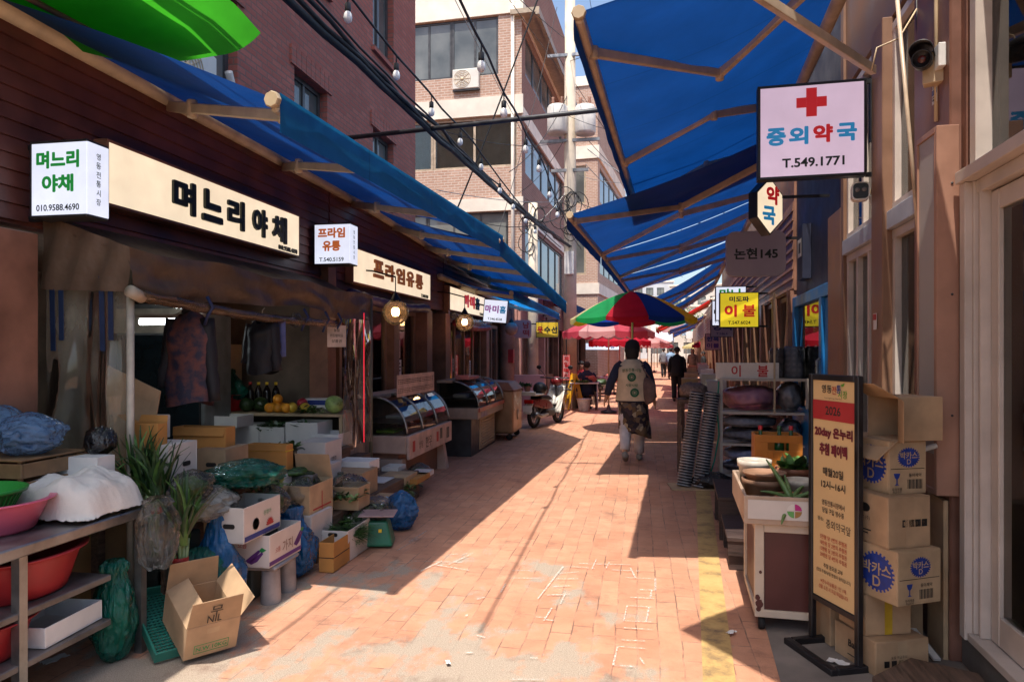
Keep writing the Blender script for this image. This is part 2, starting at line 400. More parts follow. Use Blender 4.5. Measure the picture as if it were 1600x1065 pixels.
# ================================================================ buildings
def facade(mb, x0, x1, z0, z1, holes, depth=.15, y=0.0):
    """Wall sheet facing -Y with rectangular holes (x0,x1,z0,z1) and their reveals."""
    xs = sorted({x0, x1, *[h[0] for h in holes], *[h[1] for h in holes]})
    zs = sorted({z0, z1, *[h[2] for h in holes], *[h[3] for h in holes]})
    for i in range(len(xs)-1):
        for j in range(len(zs)-1):
            cx, cz = (xs[i]+xs[i+1])/2, (zs[j]+zs[j+1])/2
            if any(h[0] < cx < h[1] and h[2] < cz < h[3] for h in holes): continue
            mb.add([(xs[i],y,zs[j]),(xs[i+1],y,zs[j]),(xs[i+1],y,zs[j+1]),(xs[i],y,zs[j+1])], [(0,1,2,3)])
    for a, b, c, d in holes:
        mb.add([(a,y,c),(b,y,c),(b,y,d),(a,y,d),(a,y+depth,c),(b,y+depth,c),(b,y+depth,d),(a,y+depth,d)], [(0,4,5,1),(1,5,6,2),(2,6,7,3),(3,7,4,0)])
def window(parent, x0, x1, z0, z1, y, fm, gm, cols=2, rows=1, fw=.045, dep=.06, name='window', curtain=None, pat=None):
    """A framed window as a part, its pane as a sub-part."""
    m = MB()
    m.box(x0, x1, y, y+dep, z0, z0+fw); m.box(x0, x1, y, y+dep, z1-fw, z1)
    m.box(x0, x0+fw, y+.002, y+dep-.002, z0+fw, z1-fw); m.box(x1-fw, x1, y+.002, y+dep-.002, z0+fw, z1-fw)
    for i in range(1, cols):
        c = x0 + (x1-x0)*i/cols; m.box(c-fw*.5, c+fw*.5, y+.004, y+dep-.004, z0+fw, z1-fw)
    for i in range(1, rows):
        c = z0 + (z1-z0)*i/rows; m.box(x0+fw, x1-fw, y+.006, y+dep-.006, c-fw*.4, c+fw*.4)
    f = m.build(name, fm, parent)
    p = MB(); p.box(x0+fw*.5, x1-fw*.5, y+dep*.5-.004, y+dep*.5+.004, z0+fw*.5, z1-fw*.5); p.build('pane', gm, f)
    if curtain:
        c = MB(); c.grid(lambda u, v: (x0+fw+(x1-x0-2*fw)*u, y+dep+.03+.012*math.sin(u*40+v), z0+fw+(z1-z0-2*fw)*v), 40, 2); c.build('curtain', curtain, f)
    return f
M_brkred = brick('dark_red_brick', (.36,.095,.07), (.46,.145,.11), (.2,.12,.1), 1, .19, .062, .009, .3)
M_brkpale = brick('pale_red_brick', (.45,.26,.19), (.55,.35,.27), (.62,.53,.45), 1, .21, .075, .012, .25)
M_brkpale2 = brick('shaded_red_brick', (.30,.13,.10), (.36,.17,.13), (.36,.28,.24), 1, .21, .075, .012, .3)  # darker copy of the pale brick; the side wall's shade put into its colour
M_band = mat('concrete_band', (.82,.74,.64), .85, .1, 1.5, .2, 40)
M_dframe = mat('dark_window_frame', (.06,.06,.065), .4, .2, 8, .03)
M_bframe = mat('beige_window_frame', (.42,.33,.24), .5, .15, 8, .03)
t = NT('reflective_pane'); M_pane = t.done(t.bsdf(t.ramp(t.noise(.7), [(.35, (.08,.09,.09)), (.65, (.2,.21,.2))]), .06, None, Specular_IOR_Level=.7))
M_curtg = fabric('pale_green_curtain', (.36,.46,.4), (.3,.4,.35), .3)
M_curtb = fabric('beige_curtain', (.45,.39,.29), (.4,.34,.25), .3)
M_curtd = fabric('grey_green_curtain', (.16,.19,.18), (.2,.22,.2), .2)
def box_building(t, w, d, z0, z1, m, holesF, holesR, holesL=()):
    """Walls of a block: front faces -Y (local x 0..w, 0 = left corner); right side at x = w."""
    b = MB(); facade(b, 0, w, z0, z1, holesF, .18)
    b.M = Matrix.Translation((w, 0, 0)) @ Matrix.Rotation(PI/2, 4, 'Z'); facade(b, 0, d, z0, z1, holesR, .18)
    b.M = Matrix.Translation((0, d, 0)) @ Matrix.Rotation(-PI/2, 4, 'Z'); facade(b, 0, d, z0, z1, holesL, .18)
    b.M = None; b.add([(0,d,z0),(w,d,z0),(w,d,z1),(0,d,z1)], [(1,0,3,2)])
    b.add([(0,0,z1),(w,0,z1),(w,d,z1),(0,d,z1)], [(0,1,2,3)])
    return b
# --- red brick building over the left shops
LB = thing('brick_building', 'dark red brick building rising above the blue awnings on the left', 'building', (-3.6, 0, 0), PI/2)
wins = [(6.92,7.72,3.55,4.56),(9.15,9.97,3.55,4.62),(6.92,7.72,5.72,7.2),(9.15,9.97,5.72,7.2),(4.75,5.85,3.5,4.7),(4.6,5.8,5.8,7.2)]
b = MB(); facade(b, -2, 11, 3.0, 13, wins, .16)
b.M = Matrix.Translation((11,0,0)) @ Matrix.Rotation(PI/2, 4, 'Z'); facade(b, 0, 6, 3.0, 13, [], .1); b.M = None
b.add([(-2,0,13),(11,0,13),(11,6,13),(-2,6,13)], [(0,1,2,3)]); b.add([(-2,.2,3),(11,.2,3),(11,6,3),(-2,6,3)], [(3,2,1,0)])
b.add([(-2,6,3),(-2,0,3),(-2,0,13),(-2,6,13)], [(0,1,2,3)])
b.build('wall', M_brkred, LB)
for a, c, d, e in wins:
    window(LB, a, c, d, e, .09, M_dframe, M_pane, 2, 1, .05)
    s = MB(); s.box(a-.06, c+.06, -.05, -.002, d-.07, d-.004); s.build('sill', M_brkred, LB)
    h = MB(); n = 9
    for i in range(n): q = a-.1+(c-a+.2)*i/n; h.box(q+.004, q+(c-a+.2)/n-.004, -.022, -.002, e+.003, e+.2)
    h.build('lintel', M_brkred, LB)
b = MB(); b.tube([(5.35,-.02,9), (5.4,-.03,6), (5.3,-.03,5.2), (5.42,-.03,4.6), (5.35,-.03,3.9)], .012, 6); b.build('drain_pipe', M_white, LB)
b = MB(); b.tube([(5.65,-.03,3.4),(5.68,-.05,3.9),(5.6,-.07,3.98)], .035, 8); b.build('vent_pipe', M_white, LB)
# --- pale brick apartment block behind
AB = thing('apartment_block', 'pale brick apartment block with long window bands behind the awnings', 'building', (-13.35, 20.5, 0), -.045)
W = 10.0; D = 8.4
hF = [(2.2,9.3,9.6,11.3),(2.2,9.85,6.9,8.38),(2.2,9.6,4.0,5.6)]
hR = [(.5,7.6,9.7,10.9),(.5,7.8,6.8,8.2),(.5,7.8,3.6,5.3)]
b = box_building(AB, W, D, 0, 14.2, M_brkpale, hF, hR)
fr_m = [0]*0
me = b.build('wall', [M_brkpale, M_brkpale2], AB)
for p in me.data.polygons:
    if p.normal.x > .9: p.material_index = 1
for z0, z1 in ((8.4,8.95),(5.62,6.0),(11.32,12.0)):
    s = MB(); s.box(-.03, W+.05, -.05, -.002, z0, z1); s.build('concrete_band', M_band, AB)
    s = MB(); s.box(W+.002, W+.05, .001, D, z0-.2, z1-.35); s.build('concrete_band', M_band, AB)
x = 2.2
for i in range(5): window(AB, 2.2+1.42*i, 2.2+1.42*(i+1)-.01, 9.6, 11.3, .05, M_dframe, M_pane, 2, 1, .06)
for i in range(3): window(AB, 2.2+2.55*i, 2.2+2.55*(i+1)-.01, 6.9, 8.38, .05, M_bframe, M_clear, 2, 1, .07, curtain=(M_curtg, M_curtg, M_curtb)[i])
for i in range(3): window(AB, 2.2+2.46*i, 2.2+2.46*(i+1)-.01, 4.0, 5.6, .05, M_dframe, M_pane, 3, 1, .05)
rp = thing  # right-side windows share the frame of the block
def side_windows(t, w, rows, n, fm):
    for (y0, y1, z0, z1) in rows:
        for i in range(n):
            a = y0+(y1-y0)*i/n; c = y0+(y1-y0)*(i+1)/n-.02
            m = MB(); m.M = Matrix.Translation((w, 0, 0)) @ Matrix.Rotation(PI/2, 4, 'Z')
            fw = .06
            m.box(a,c,.05,.11,z0,z0+fw); m.box(a,c,.05,.11,z1-fw,z1); m.box(a,a+fw,.052,.108,z0+fw,z1-fw); m.box(c-fw,c,.052,.108,z0+fw,z1-fw)
            f = m.build('window', fm, t)
            p = MB(); p.M = m.M; p.box(a+.03,c-.03,.076,.084,z0+.03,z1-.03); p.build('pane', M_pane, f)
side_windows(AB, W, hR, 5, M_dframe)
b = MB(); b.box(W-.3, W+.55, -.2, D+.3, 11.2, 11.34); b.box(W+.45, W+.56, -.25, D+.3, 11.1, 11.19); b.build('eave', M_bframe, AB)
b = MB(); b.tube([(W-.25,-.08,0),(W-.25,-.08,14)], .05, 8); b.build('drain_pipe', M_band, AB)
# second block further along
B2 = thing('apartment_block', 'narrow brick block with white bands standing behind the utility pole', 'building', (-8.2, 33.5, 0), -.1)
hF = [(3.9,5.75,8.4,10.2),(3.9,5.75,5.1,6.9),(.8,3.4,8.4,10.2),(.8,3.4,5.1,6.9)]
hR = [(.6,9.5,8.6,10.2),(.6,9.5,5.2,6.8)]
me = box_building(B2, 6.3, 10, 0, 14.3, None, hF, hR).build('wall', M_brkpale, B2)
for z0, z1 in ((7.4,8.1),(4.2,4.7),(10.5,11.1),(13.9,14.35)):
    s = MB(); s.box(-.03, 6.38, -.06, -.002, z0, z1); s.box(6.302, 6.38, .0, 10, z0, z1); s.build('concrete_band', M_band, B2)
for a in hF: window(B2, *a, .05, M_bframe, M_pane, 2, 1, .1)
side_windows(B2, 6.3, hR, 5, M_dframe)
# distant pale buildings closing the street
M_far = [mat('far_render', (.62,.57,.5), .9, .08, .5, .1, 20), mat('far_render_rose', (.6,.44,.38), .9, .08, .5, .1, 20), mat('far_render_grey', (.5,.52,.54), .9, .08, .5, .1, 20)]
fb = [(1.0,98,9,8,7.5,0),(10.5,104,8,8,9,2),(-9,96,9,8,8,1),(5.2,128,9,8,13,0),(17,90,8,8,7,1),(-1.5,140,8,8,15,2),(-18,110,8,8,9,0)]
fl = ['low cream building closing the far end of the street','pale grey building at the far end beyond the right stalls','rose building at the far end behind the red parasols','tall cream building rising behind the low cream one','rose building beyond the last right awnings','tall grey building at the very end of the street','cream building beyond the left side at the far end']
for (x, y, w_, d_, h_, k), l in zip(fb, fl):
    T = thing('distant_building', l, 'building', (x, y, 0), rnd.uniform(-.15,.15), 'buildings at the far end of the street')
    nx = int(w_/2.2); hs = [(.6+2.1*i, 2.0+2.1*i, 1.2+2.8*j, 2.7+2.8*j) for i in range(nx) for j in range(int(h_/2.9))]
    box_building(T, w_, d_, 0, h_, None, hs, []).build('wall', M_far[k], T)
    for a in hs: window(T, *a, .06, M_dframe, M_pane, 2, 1, .08)
    s = MB(); s.box(-.15, w_+.15, -.15, d_+.15, h_+.003, h_+.25); s.build('roof', M_band, T)
# ================================================================ left shop row (one storey fronts)
def ribbed(mb, x0, x1, z0, z1, n, y=0.0, dep=.02):
    for i in range(n):
        a = z0+(z1-z0)*i/n; b_ = z0+(z1-z0)*(i+1)/n
        mb.hexa([(x0,y-dep,a),(x1,y-dep,a),(x1,y,a),(x0,y,a),(x0,y-dep*.35,b_-.004),(x1,y-dep*.35,b_-.004),(x1,y,b_-.004),(x0,y,b_-.004)])
def room(parent, x0, x1, z1, dep, m=M_int):
    b = MB(); y0 = .12
    b.add([(x0,y0,.01),(x1,y0,.01),(x1,dep,.01),(x0,dep,.01),(x0,y0,z1),(x1,y0,z1),(x1,dep,z1),(x0,dep,z1)], [(0,1,2,3),(7,6,5,4),(3,2,6,7),(0,3,7,4),(2,1,5,6)])
    return b.build('interior', m, parent)
M_ribred = mat('ribbed_maroon_cladding', (.15,.052,.042), .5, .26, 3, .08)
def left_shop(y0, y1, label, posts, open_z=2.25, fz=3.38, dep=2.2, cl=M_ribred, pm=M_brown):
    far = max(0, y0-18.6)
    T = thing('market_shop', label, 'shop', (-3.4+(.055*far+.12 if far else 0), y0, 0), PI/2-(.05 if far else 0))
    L = y1 - y0
    b = MB(); b.box(0, L-.004, .0, .1, open_z, fz); b.build('fascia', cl, T)
    b = MB(); ribbed(b, 0.01, L-.014, open_z+.02, fz-.02, 12, -.001); b.build('siding', cl, T)
    b = MB(); b.add([(0,0,fz),(L,0,fz),(L,dep+1,fz+.06),(0,dep+1,fz+.06)], [(0,1,2,3)]); b.build('roof', M_dsteel, T)
    for p, w_, o in posts:
        b = MB(); b.box(p-y0, p-y0+w_, -o, .12, 0, open_z+.35 if o < .12 else 2.19); b.build('post', pm, T, bev=.006)
    room(T, .02, L-.02, open_z+.05, dep)
    return T
L1 = left_shop(.4, 7.3, 'maroon clad vegetable shop front under the long cream sign', [(3.05,.28,.16),(7.1,.2,.1)])
b = MB(); b.box(-.0, 2.6, -.03, .0, 0.02, 2.2); b.build('panel', M_brown, L1)
L2 = left_shop(7.31, 11.9, 'brown butcher shop front behind the curved glass counter', [(7.32,.08,.05),(9.3,.22,.05),(10.55,.28,.14),(11.55,.3,.16)])
L3 = left_shop(11.91, 15.3, 'brown side dish shop front with tall sliding windows', [(11.92,.12,.1),(15.05,.22,.1)])
L4 = left_shop(15.31, 18.6, 'dark narrow shop front with round pillar beside the scooter', [(15.32,.12,.08),(18.3,.24,.1)], 2.4, 3.2)
for T, a, c, n in ((L2,.35,1.9,2),(L2,2.3,3.15,1),(L3,.2,3.1,4),(L4,.2,1.5,2)):
    window(T, a, c, .75, 2.15, .02, M_brownlt, M_clear, n, 1, .07)
    b = MB(); b.box(a, c, .0, .1, .02, .74); b.build('wall_panel', M_brown, T)
b = MB(); b.lathe([(.19,0),(.19,2.9)], (2.1,-.1,0), 18); b.build('round_pillar', M_brown, L4)
# shops further along on the left
M_pink = mat('pink_metal_front', (.5,.26,.22), .6, .12, 4, .1)
for i, (y0, y1, l, cl) in enumerate([(18.7,22.5,'pink metal mending shop front behind the yellow folding sign',M_pink),(22.6,27,'dim shop front behind the pink parasol',M_brown),(27.1,32.5,'brown stall front beyond the pink parasol',M_brownlt),(40,52,'far brown stall front under red tents on the left',M_brown),(52.2,70,'last brown stall front on the left',M_brownlt)]):
    T = left_shop(y0, y1, l, [(y0+.05,.2,.1),((y0+y1)/2,.16,.1),(y1-.25,.2,.1)], 2.3, 3.3, .6, cl, cl)
    window(T, .3, (y1-y0)/2-.1, .7, 2.2, .05, M_brownlt, M_clear, 2, 1, .06)
    b = MB(); b.box(.3, (y1-y0)/2-.1, .05, .1, .02, .69); b.build('wall_panel', cl, T)
# ================================================================ right shop row
def RL(y, o=0, z=0):                           # point on the right frontage
    n = V((-1, WRK, 0)).normalized(); return V((wall_x(y), y, z)) + n*o
def right_thing(name, label, cat, yfar, o=0, group=None):
    return thing(name, label, cat, RL(yfar, o), -PI/2+RA, group)
KR = math.sqrt(1+WRK*WRK)
M_wframe = mat('white_window_frame', (.62,.53,.47), .45, .1, 4, .05)
M_gframe = mat('pale_blue_frame', (.42,.45,.52), .45, .1, 4, .05)
M_navy = mat('navy_panel', (.018,.022,.05), .5, .2, 3, .06)
M_blue = mat('blue_door_paint', (.015,.2,.52), .42, .15, 5, .06)
M_pill = mat('brown_pillar', (.20,.088,.058), .5, .28, 2.2, .2)
# R1: glazed door bay nearest the camera
def Y(px): return at_r(px, 548).y
def xr(yfar, y): return (yfar - y)*KR
y1 = 3.84
R1 = right_thing('market_shop', 'white framed glazed shop front with concrete base on the near right', 'shop', y1)
LW = 3.2
b = MB(); b.box(0, LW, .0, .3, 0, .16); b.build('base', M_conc, R1, bev=.006)
b = MB(); b.box(0, LW, .02, .2, 3.75, 4.6); b.box(0,.06,.0,.05,.162,3.748); b.build('wall', M_pill, R1)
b = MB()
b.box(.06, .125, -.03, .05, .162, 2.36); b.box(.06, LW, -.05, .1, 2.362, 2.42); b.box(.126, LW, -.02, .1, .162, .2)
b.box(.1, .17, .0, .14, 2.422, 3.7); b.box(.1, LW, .0, .14, 3.70, 3.748)
b.box(.127, .15, .0, .06, .202, 2.36); b.box(.18, .2, .01, .06, .202, 2.36); b.box(.15,.18,.03,.06,.202,2.36)
b.box(.151, LW, .01, .15, 2.30, 2.36); b.build('window_frame', M_wframe, R1, bev=.003)
b = MB(); b.box(.21, .29, .05, .1, .205, 2.29); b.box(1.2, 1.28, .05, .1, .205, 2.29); b.box(.291, 1.199, .052, .098, 2.2, 2.29); b.box(.291, 1.199, .052, .098, .205, .34)
d = b.build('door', M_wframe, R1, bev=.003)
b = MB(); b.box(.285, 1.205, .07, .078, .33, 2.21); b.build('pane', M_clear, d)
b = MB(); b.box(1.3, LW, .07, .078, .202, 2.3); b.box(.17, LW, .07, .078, 2.422, 3.7); b.build('pane', M_darkglass, R1)
room(R1, -1.7, LW, 3.7, 2.6, mat('pharmacy_wall', (.22,.19,.17), .9))
# pillar bay
PB = right_thing('pillar', 'red brown square pillar between the glass door and the cardboard stack', 'pillar', Y(1443), 0)
wp = xr(Y(1443), y1+.005)
b = MB(); b.box(0.002, wp, -.05, .05, 0, 4.6); b.build('shaft', M_pill, PB, bev=.008)
b = MB(); b.box(wp*.55, wp*.98, -.075, -.052, 0.0, .8); b.build('cover_board', M_cardlt, PB, bev=.003)
# R2: sliding windows behind the boxes
yb = Y(1443)+.004; ya = Y(1322)
R2 = right_thing('market_shop', 'pharmacy shop front of tall sliding windows behind the cardboard stack', 'shop', ya)
LL = xr(ya, yb); m1 = xr(ya, Y(1376)); m2 = xr(ya, Y(1394))
b = MB(); b.box(0, LL, .0, .3, 0, .42); b.build('base', M_conc, R2)
b = MB(); b.box(0, LL, .0, .3, 3.75, 4.6); b.build('wall', M_brownlt, R2)
b = MB(); b.box(m1, m2, -.06, .2, .421, 3.749); b.build('post', M_brownlt, R2, bev=.005)
for a, c in ((.02, m1-.002),(m2+.002, LL-.01)):
    window(R2, a, c, .43, 2.34, .0, M_wframe, M_darkglass, 3 if c < 1.2 else 1, 1, .055, .09)
    window(R2, a, c, 2.47, 3.7, .0, M_wframe, M_darkglass, 2 if c < 1.2 else 1, 1, .05, .09)
    b = MB(); b.box(a, c, -.035, .1, 2.345, 2.465); b.build('transom', M_gframe, R2, bev=.004)
    b = MB(); b.grid(lambda u, v: (a+.1+(c-a-.2)*.45*u, .25+.012*math.sin(u*50), .45+3.2*v), 110, 1); pass
b = MB(); b.box(.02, LL-.02, .4, .42, .43, 3.7); b.build('back_panel', mat('grey_green_board', (.2,.22,.2), .7, .15, 3), R2)
# R3: navy shop with a blue door
yc = Y(1238)
R3 = right_thing('market_shop', 'navy shop front with bright blue door frame past the tan column', 'shop', yc)
LL = xr(yc, ya+.004); cx = xr(yc, Y(1297))
b = MB(); b.box(0, LL, .05, .25, 2.2, 4.6); b.build('fascia', M_navy, R3)
b = MB(); b.box(cx, LL-.1, -.02, .2, 0, 2.78); b.build('column', M_brownlt, R3, bev=.008)
b = MB(); b.box(LL-.098, LL, -.02, .2, 0, 4.6); b.build('post', M_brownlt, R3)
b = MB(); b.box(.0, .14, .0, .12, 0, 2.2); b.box(.141, cx-.005, .0, .12, 2.08, 2.199); b.box(cx-.55, cx-.42, .0, .12, 0, 2.079); b.box(.141, cx-.56, .002, .12, .0, .9); b.box(cx-.1,cx-.006,0,.12,0,2.079)
df = b.build('door_frame', M_blue, R3, bev=.004)
b = MB(); b.box(cx-.415, cx-.105, .03, .09, .02, 2.07); dd = b.build('door', M_blue, R3, bev=.004)
b = MB(); b.tube([(cx-.36,-.02,1.12),(cx-.36,-.05,1.15),(cx-.36,-.05,1.45),(cx-.36,-.02,1.48)], .014, 8); b.build('handle', M_steel, dd)
b = MB(); b.box(.14, cx-.55, .05, .06, .9, 2.08); b.build('pane', M_darkglass, df)
room(R3, .02, LL-.02, 2.2, 2.2)
b = MB(); b.box(.62, .66, -.0, .05, 2.35, 2.95); b.box(.0+.66, .98, -.04, .048, 2.35, 2.95); sgn = b.build('plaque', M_navy, R3)
b = MB(); b.text('ㅁ', .82, 2.7, .2, -.045, .02); b.build('lettering', M_whiteink, sgn)
# R4 onward: simpler fronts up to the far end
ys = [yc+.004, 12.2, 15.5, 19.5, 24, 29, 35, 42, 50, 60, 72]
rl = ['brown framed bedding shop front behind the metal rack','brown shop front just past the bedding shop','tan shop front past the yellow sign','brown shop front with tall windows before the red awning','shop front under the red awning on the right','tan stall front beyond the red awning','far brown stall front on the right side','far tan stall front on the right side','very far brown stall front on the right','last stall front at the right end of the street']
for i, l in enumerate(rl):
    y0, y1_ = ys[i], ys[i+1]-.004
    T = right_thing('market_shop', l, 'shop', y1_); LL = xr(y1_, y0); cl = M_brown if i % 2 == 0 else M_brownlt
    b = MB(); b.box(0, LL, .02, .25, 2.3, 4.4 if i < 4 else 3.6); ribbed(b, .01, LL-.01, 2.32, 3.4, 9, .019); b.build('fascia', cl, T)
    n = max(2, int(LL/2.1))
    for k in range(n+1):
        p = (LL-.14)*k/n; b = MB(); b.box(p, p+.12, -.05, .2, 0, 2.299); b.build('post', cl, T)
    for k in range(n):
        a, c = (LL-.14)*k/n+.13, (LL-.14)*(k+1)/n-.01
        if i > 1 and k % 2: continue
        window(T, a, c, .5, 2.28, .05, M_brownlt, M_darkglass, 2, 1, .06)
        b = MB(); b.box(a, c, .04, .14, .01, .49); b.build('wall_panel', cl, T)
    room(T, .02, LL-.02, 2.3, 2.4)
# ================================================================ awnings
M_blu = fabric('blue_awning_cloth', (.008,.07,.24), (.004,.056,.26), .38, fold=1.2, seam=1.15, rough=.7)
M_blu2 = fabric('backlit_blue_awning_cloth', (.012,.12,.34), (.015,.27,.75), .55, fold=2, seam=1.15)  # brighter copy of the blue cloth; sun coming through is put into its colour
M_grn = fabric('green_tarpaulin', (.02,.33,.03), (.08,.6,.03), .45, fold=2.5)
M_redc = fabric('red_awning_cloth', (.4,.02,.03), (.75,.03,.03), .45, fold=2)
M_barL = mat('awning_bar_cream', (.56,.47,.33), .45, .12, 6, .05)
def awning(label, F0, F1, W0, W1, arms, cloth=M_blu, vcloth=None, val=.19, bar=M_armR, sag=.05, side=1, group='blue awnings over the street', drop=.11, elbow=.5, vsc=False):
    F0, F1, W0, W1 = V(F0), V(F1), V(W0), V(W1)
    base = V((W0.x, W0.y, 0)); T = thing('awning', label, 'awning', base, 0, group)
    a, b_, c, d = F0-base, F1-base, W0-base, W1-base
    def S(u, v):
        p = c.lerp(d, u).lerp(a.lerp(b_, u), v); p.z -= sag*math.sin(PI*v)*(.75+.25*math.cos(u*PI*8)); k_ = math.sin(PI*v)*min(1, 6*u, 6*(1-u)); p.z += .022*noise.noise((p.x*1.6, p.y*1.3, a.x))*k_ - .02*abs(noise.noise((p.x*.8+p.y*1.1, p.y*.5, 4)))*k_; return p
    m = MB(); m.grid(S, 60, 24); m.build('canopy', cloth, T)
    m = MB(); n = 60
    ax = (b_-a).normalized(); L = (b_-a).length
    def VL(u, v):
        p = a.lerp(b_, u); o = .012*noise.noise((u*L*2.2, v, 3)) * v
        z = -val*v*(1+ (.12*abs(math.sin(u*L*5)) if vsc else .0)); return p + V((side*(.03+o), 0, z+.03))
    m.grid(VL, n, 4); m.build('valance', vcloth or cloth, T)
    m = MB(); m.beam(a+V((0,0,-.02)), b_+V((0,0,-.02)), .05, .085); m.build('front_bar', bar, T, bev=.012)
    for e, s_ in ((a, -1), (b_, 1)):
        k = MB(); k.M = Matrix.Translation(e + ax*.012*s_ + V((0,0,-.01))) @ ax.to_track_quat('Z','Y').to_matrix().to_4x4(); k.lathe([(0,-.018),(.038,-.018),(.043,-.011),(.043,.011),(.038,.018),(0,.018)], n=8, smooth=False); k.build('end_cap', M_cream, T)
    wd = V((0,0,-drop))
    m = MB(); m.tube([c+V((-.03*side*-1,0,-.04)), d+V((.03*side,0,-.04))], .055, 10); m.build('wall_bar', bar, T)
    for (tf, te, tw) in arms:
        f = a.lerp(b_, tf)+V((-side*.03,0,-.04)); w_ = c.lerp(d, tw)+V((side*.03,0,-.09))
        mid = c.lerp(a, elbow).lerp(d.lerp(b_, elbow), te)+wd
        m = MB(); m.beam(w_, mid, .045, .075); m.beam(mid+V((0,0,.003)), f, .04, .062)
        m.tube([mid-V((0,0,.055)), mid+V((0,0,.055))], .034, 10); m.tube([f-V((0,0,.04)), f+V((0,0,.04))], .03, 10)
        m.build('arm', bar, T, bev=.006)
    return T
# right side
def rp(y, o, z): p = RL(y, o); return (p.x, p.y, z)
A1 = awning('largest blue awning nearest the camera over the pharmacy sign', (-.345,4.06,3.5), (-.06,9.35,3.5), rp(4.06,.18,4.22), rp(9.4,.18,4.15), [(.09,.32,.1),(.6,.5,.66),(.985,.84,.95)], side=-1, sag=.09)
A2 = awning('second blue awning on the right, tucked under the largest one', (-.76,7.74,3.05), (-.57,11.0,3.05), rp(7.8,.15,3.92), rp(11.0,.15,3.86), [(.06,.42,.2),(.92,.55,.8)], side=-1, sag=.06)
A3 = awning('third blue awning on the right, straight after the tucked one', (-.56,11.05,3.05), (-.4,14.2,3.03), rp(11.05,.15,3.86), rp(14.2,.15,3.82), [(.1,.42,.2),(.9,.55,.8)], side=-1, sag=.06)
A4 = awning('fourth blue awning on the right, over the parasol top', (-.4,14.25,3.03), (-.25,17.3,3.0), rp(14.25,.15,3.8), rp(17.3,.15,3.78), [(.1,.42,.2),(.9,.55,.8)], side=-1, sag=.06)
A5 = awning('fifth blue awning on the right, beyond a bright gap', (.05,17.9,2.72), (.4,22.6,2.7), rp(17.9,.15,3.95), rp(22.6,.15,3.85), [(.1,.42,.2),(.9,.55,.8)], side=-1, sag=.06)
A6 = awning('sixth blue awning on the right, before the red one', (.5,22.8,2.66), (.75,26.8,2.62), rp(22.8,.15,3.85), rp(26.8,.15,3.8), [(.1,.42,.2),(.5,.5,.5),(.9,.55,.8)], side=-1, sag=.06)
A7 = awning('red awning at the end of the right row', (.62,27,2.42), (.85,31,2.42), rp(27,.15,3.5), rp(31,.15,3.5), [(.1,.42,.2),(.9,.55,.8)], cloth=M_redc, side=-1, sag=.05, group='red awnings far down the street')
A8 = awning('far blue awning beyond the red one on the right', (1.3,33,2.5), (1.6,39,2.5), rp(33,.15,3.2), rp(39,.15,3.2), [(.1,.42,.2),(.9,.55,.8)], side=-1, sag=.05)
A9 = awning('last blue awning at the far right end', (1.9,42,2.6), (2.5,54,2.6), rp(42,.15,3.3), rp(54,.15,3.3), [(.1,.42,.2),(.9,.55,.8)], side=-1, sag=.05)
B7_ = awning('last red awning at the far left end', (.2,44,2.6), (1.2,56,2.5), (-2.2,44,3.2), (-1.5,56,3.2), [(.1,.2,.3),(.9,.9,.9)], cloth=M_redc if False else None or fabric('red_awning_cloth', (.4,.02,.03), (.75,.03,.03), .45, fold=2), elbow=.4, val=.3, group='red awnings far down the street')
# left side
B1 = awning('long blue awning over the vegetable stall on the left', (-1.80,3.25,2.81), (-1.53,7.7,2.80), (-3.38,3.12,3.42), (-3.38,8.3,3.38), [(.03,.18,.28),(.28,.46,.6),(.66,.8,.92)], vcloth=M_blu2, bar=M_barL, elbow=.35, val=.2, sag=-.02)
B2_ = awning('second long blue awning on the left, over the glass counters', (-1.54,7.55,2.76), (-1.22,11.55,2.33), (-3.38,8.4,3.38), (-3.3,15.5,3.05), [(.02,.08,.12),(.2,.27,.32),(.38,.46,.5),(.6,.68,.72),(.85,.9,.95)], vcloth=M_blu2, bar=M_barL, elbow=.35, val=.2)
B3_ = awning('small pale blue awning hanging below the second long one', (-2.1,11.5,2.52), (-2.02,17.6,2.46), (-3.36,11.5,2.85), (-3.36,17.6,2.8), [(.1,.15,.2),(.9,.9,.9)], cloth=M_blu2, bar=M_barL, elbow=.35, val=.16)
B4_ = awning('dark blue awning with red trim behind the utility pole', (-2.1,19.5,2.95), (-1.7,25,2.9), (-3.4,19.5,3.4), (-3.4,25,3.4), [(.1,.2,.3),(.9,.9,.9)], bar=M_redc, elbow=.4, val=.22)
B5_ = awning('red awning far down the left side', (-1.2,33,2.6), (-.6,40,2.5), (-3.3,33,3.1), (-3.0,40,3.1), [(.1,.2,.3),(.9,.9,.9)], cloth=M_redc, elbow=.4, val=.3, group='red awnings far down the street')
B6_ = awning('faded blue awning beyond the pink parasol on the left', (-1.6,26,2.75), (-1.3,32,2.7), (-3.4,26,3.3), (-3.3,32,3.3), [(.1,.2,.3),(.9,.9,.9)], elbow=.4, val=.25)
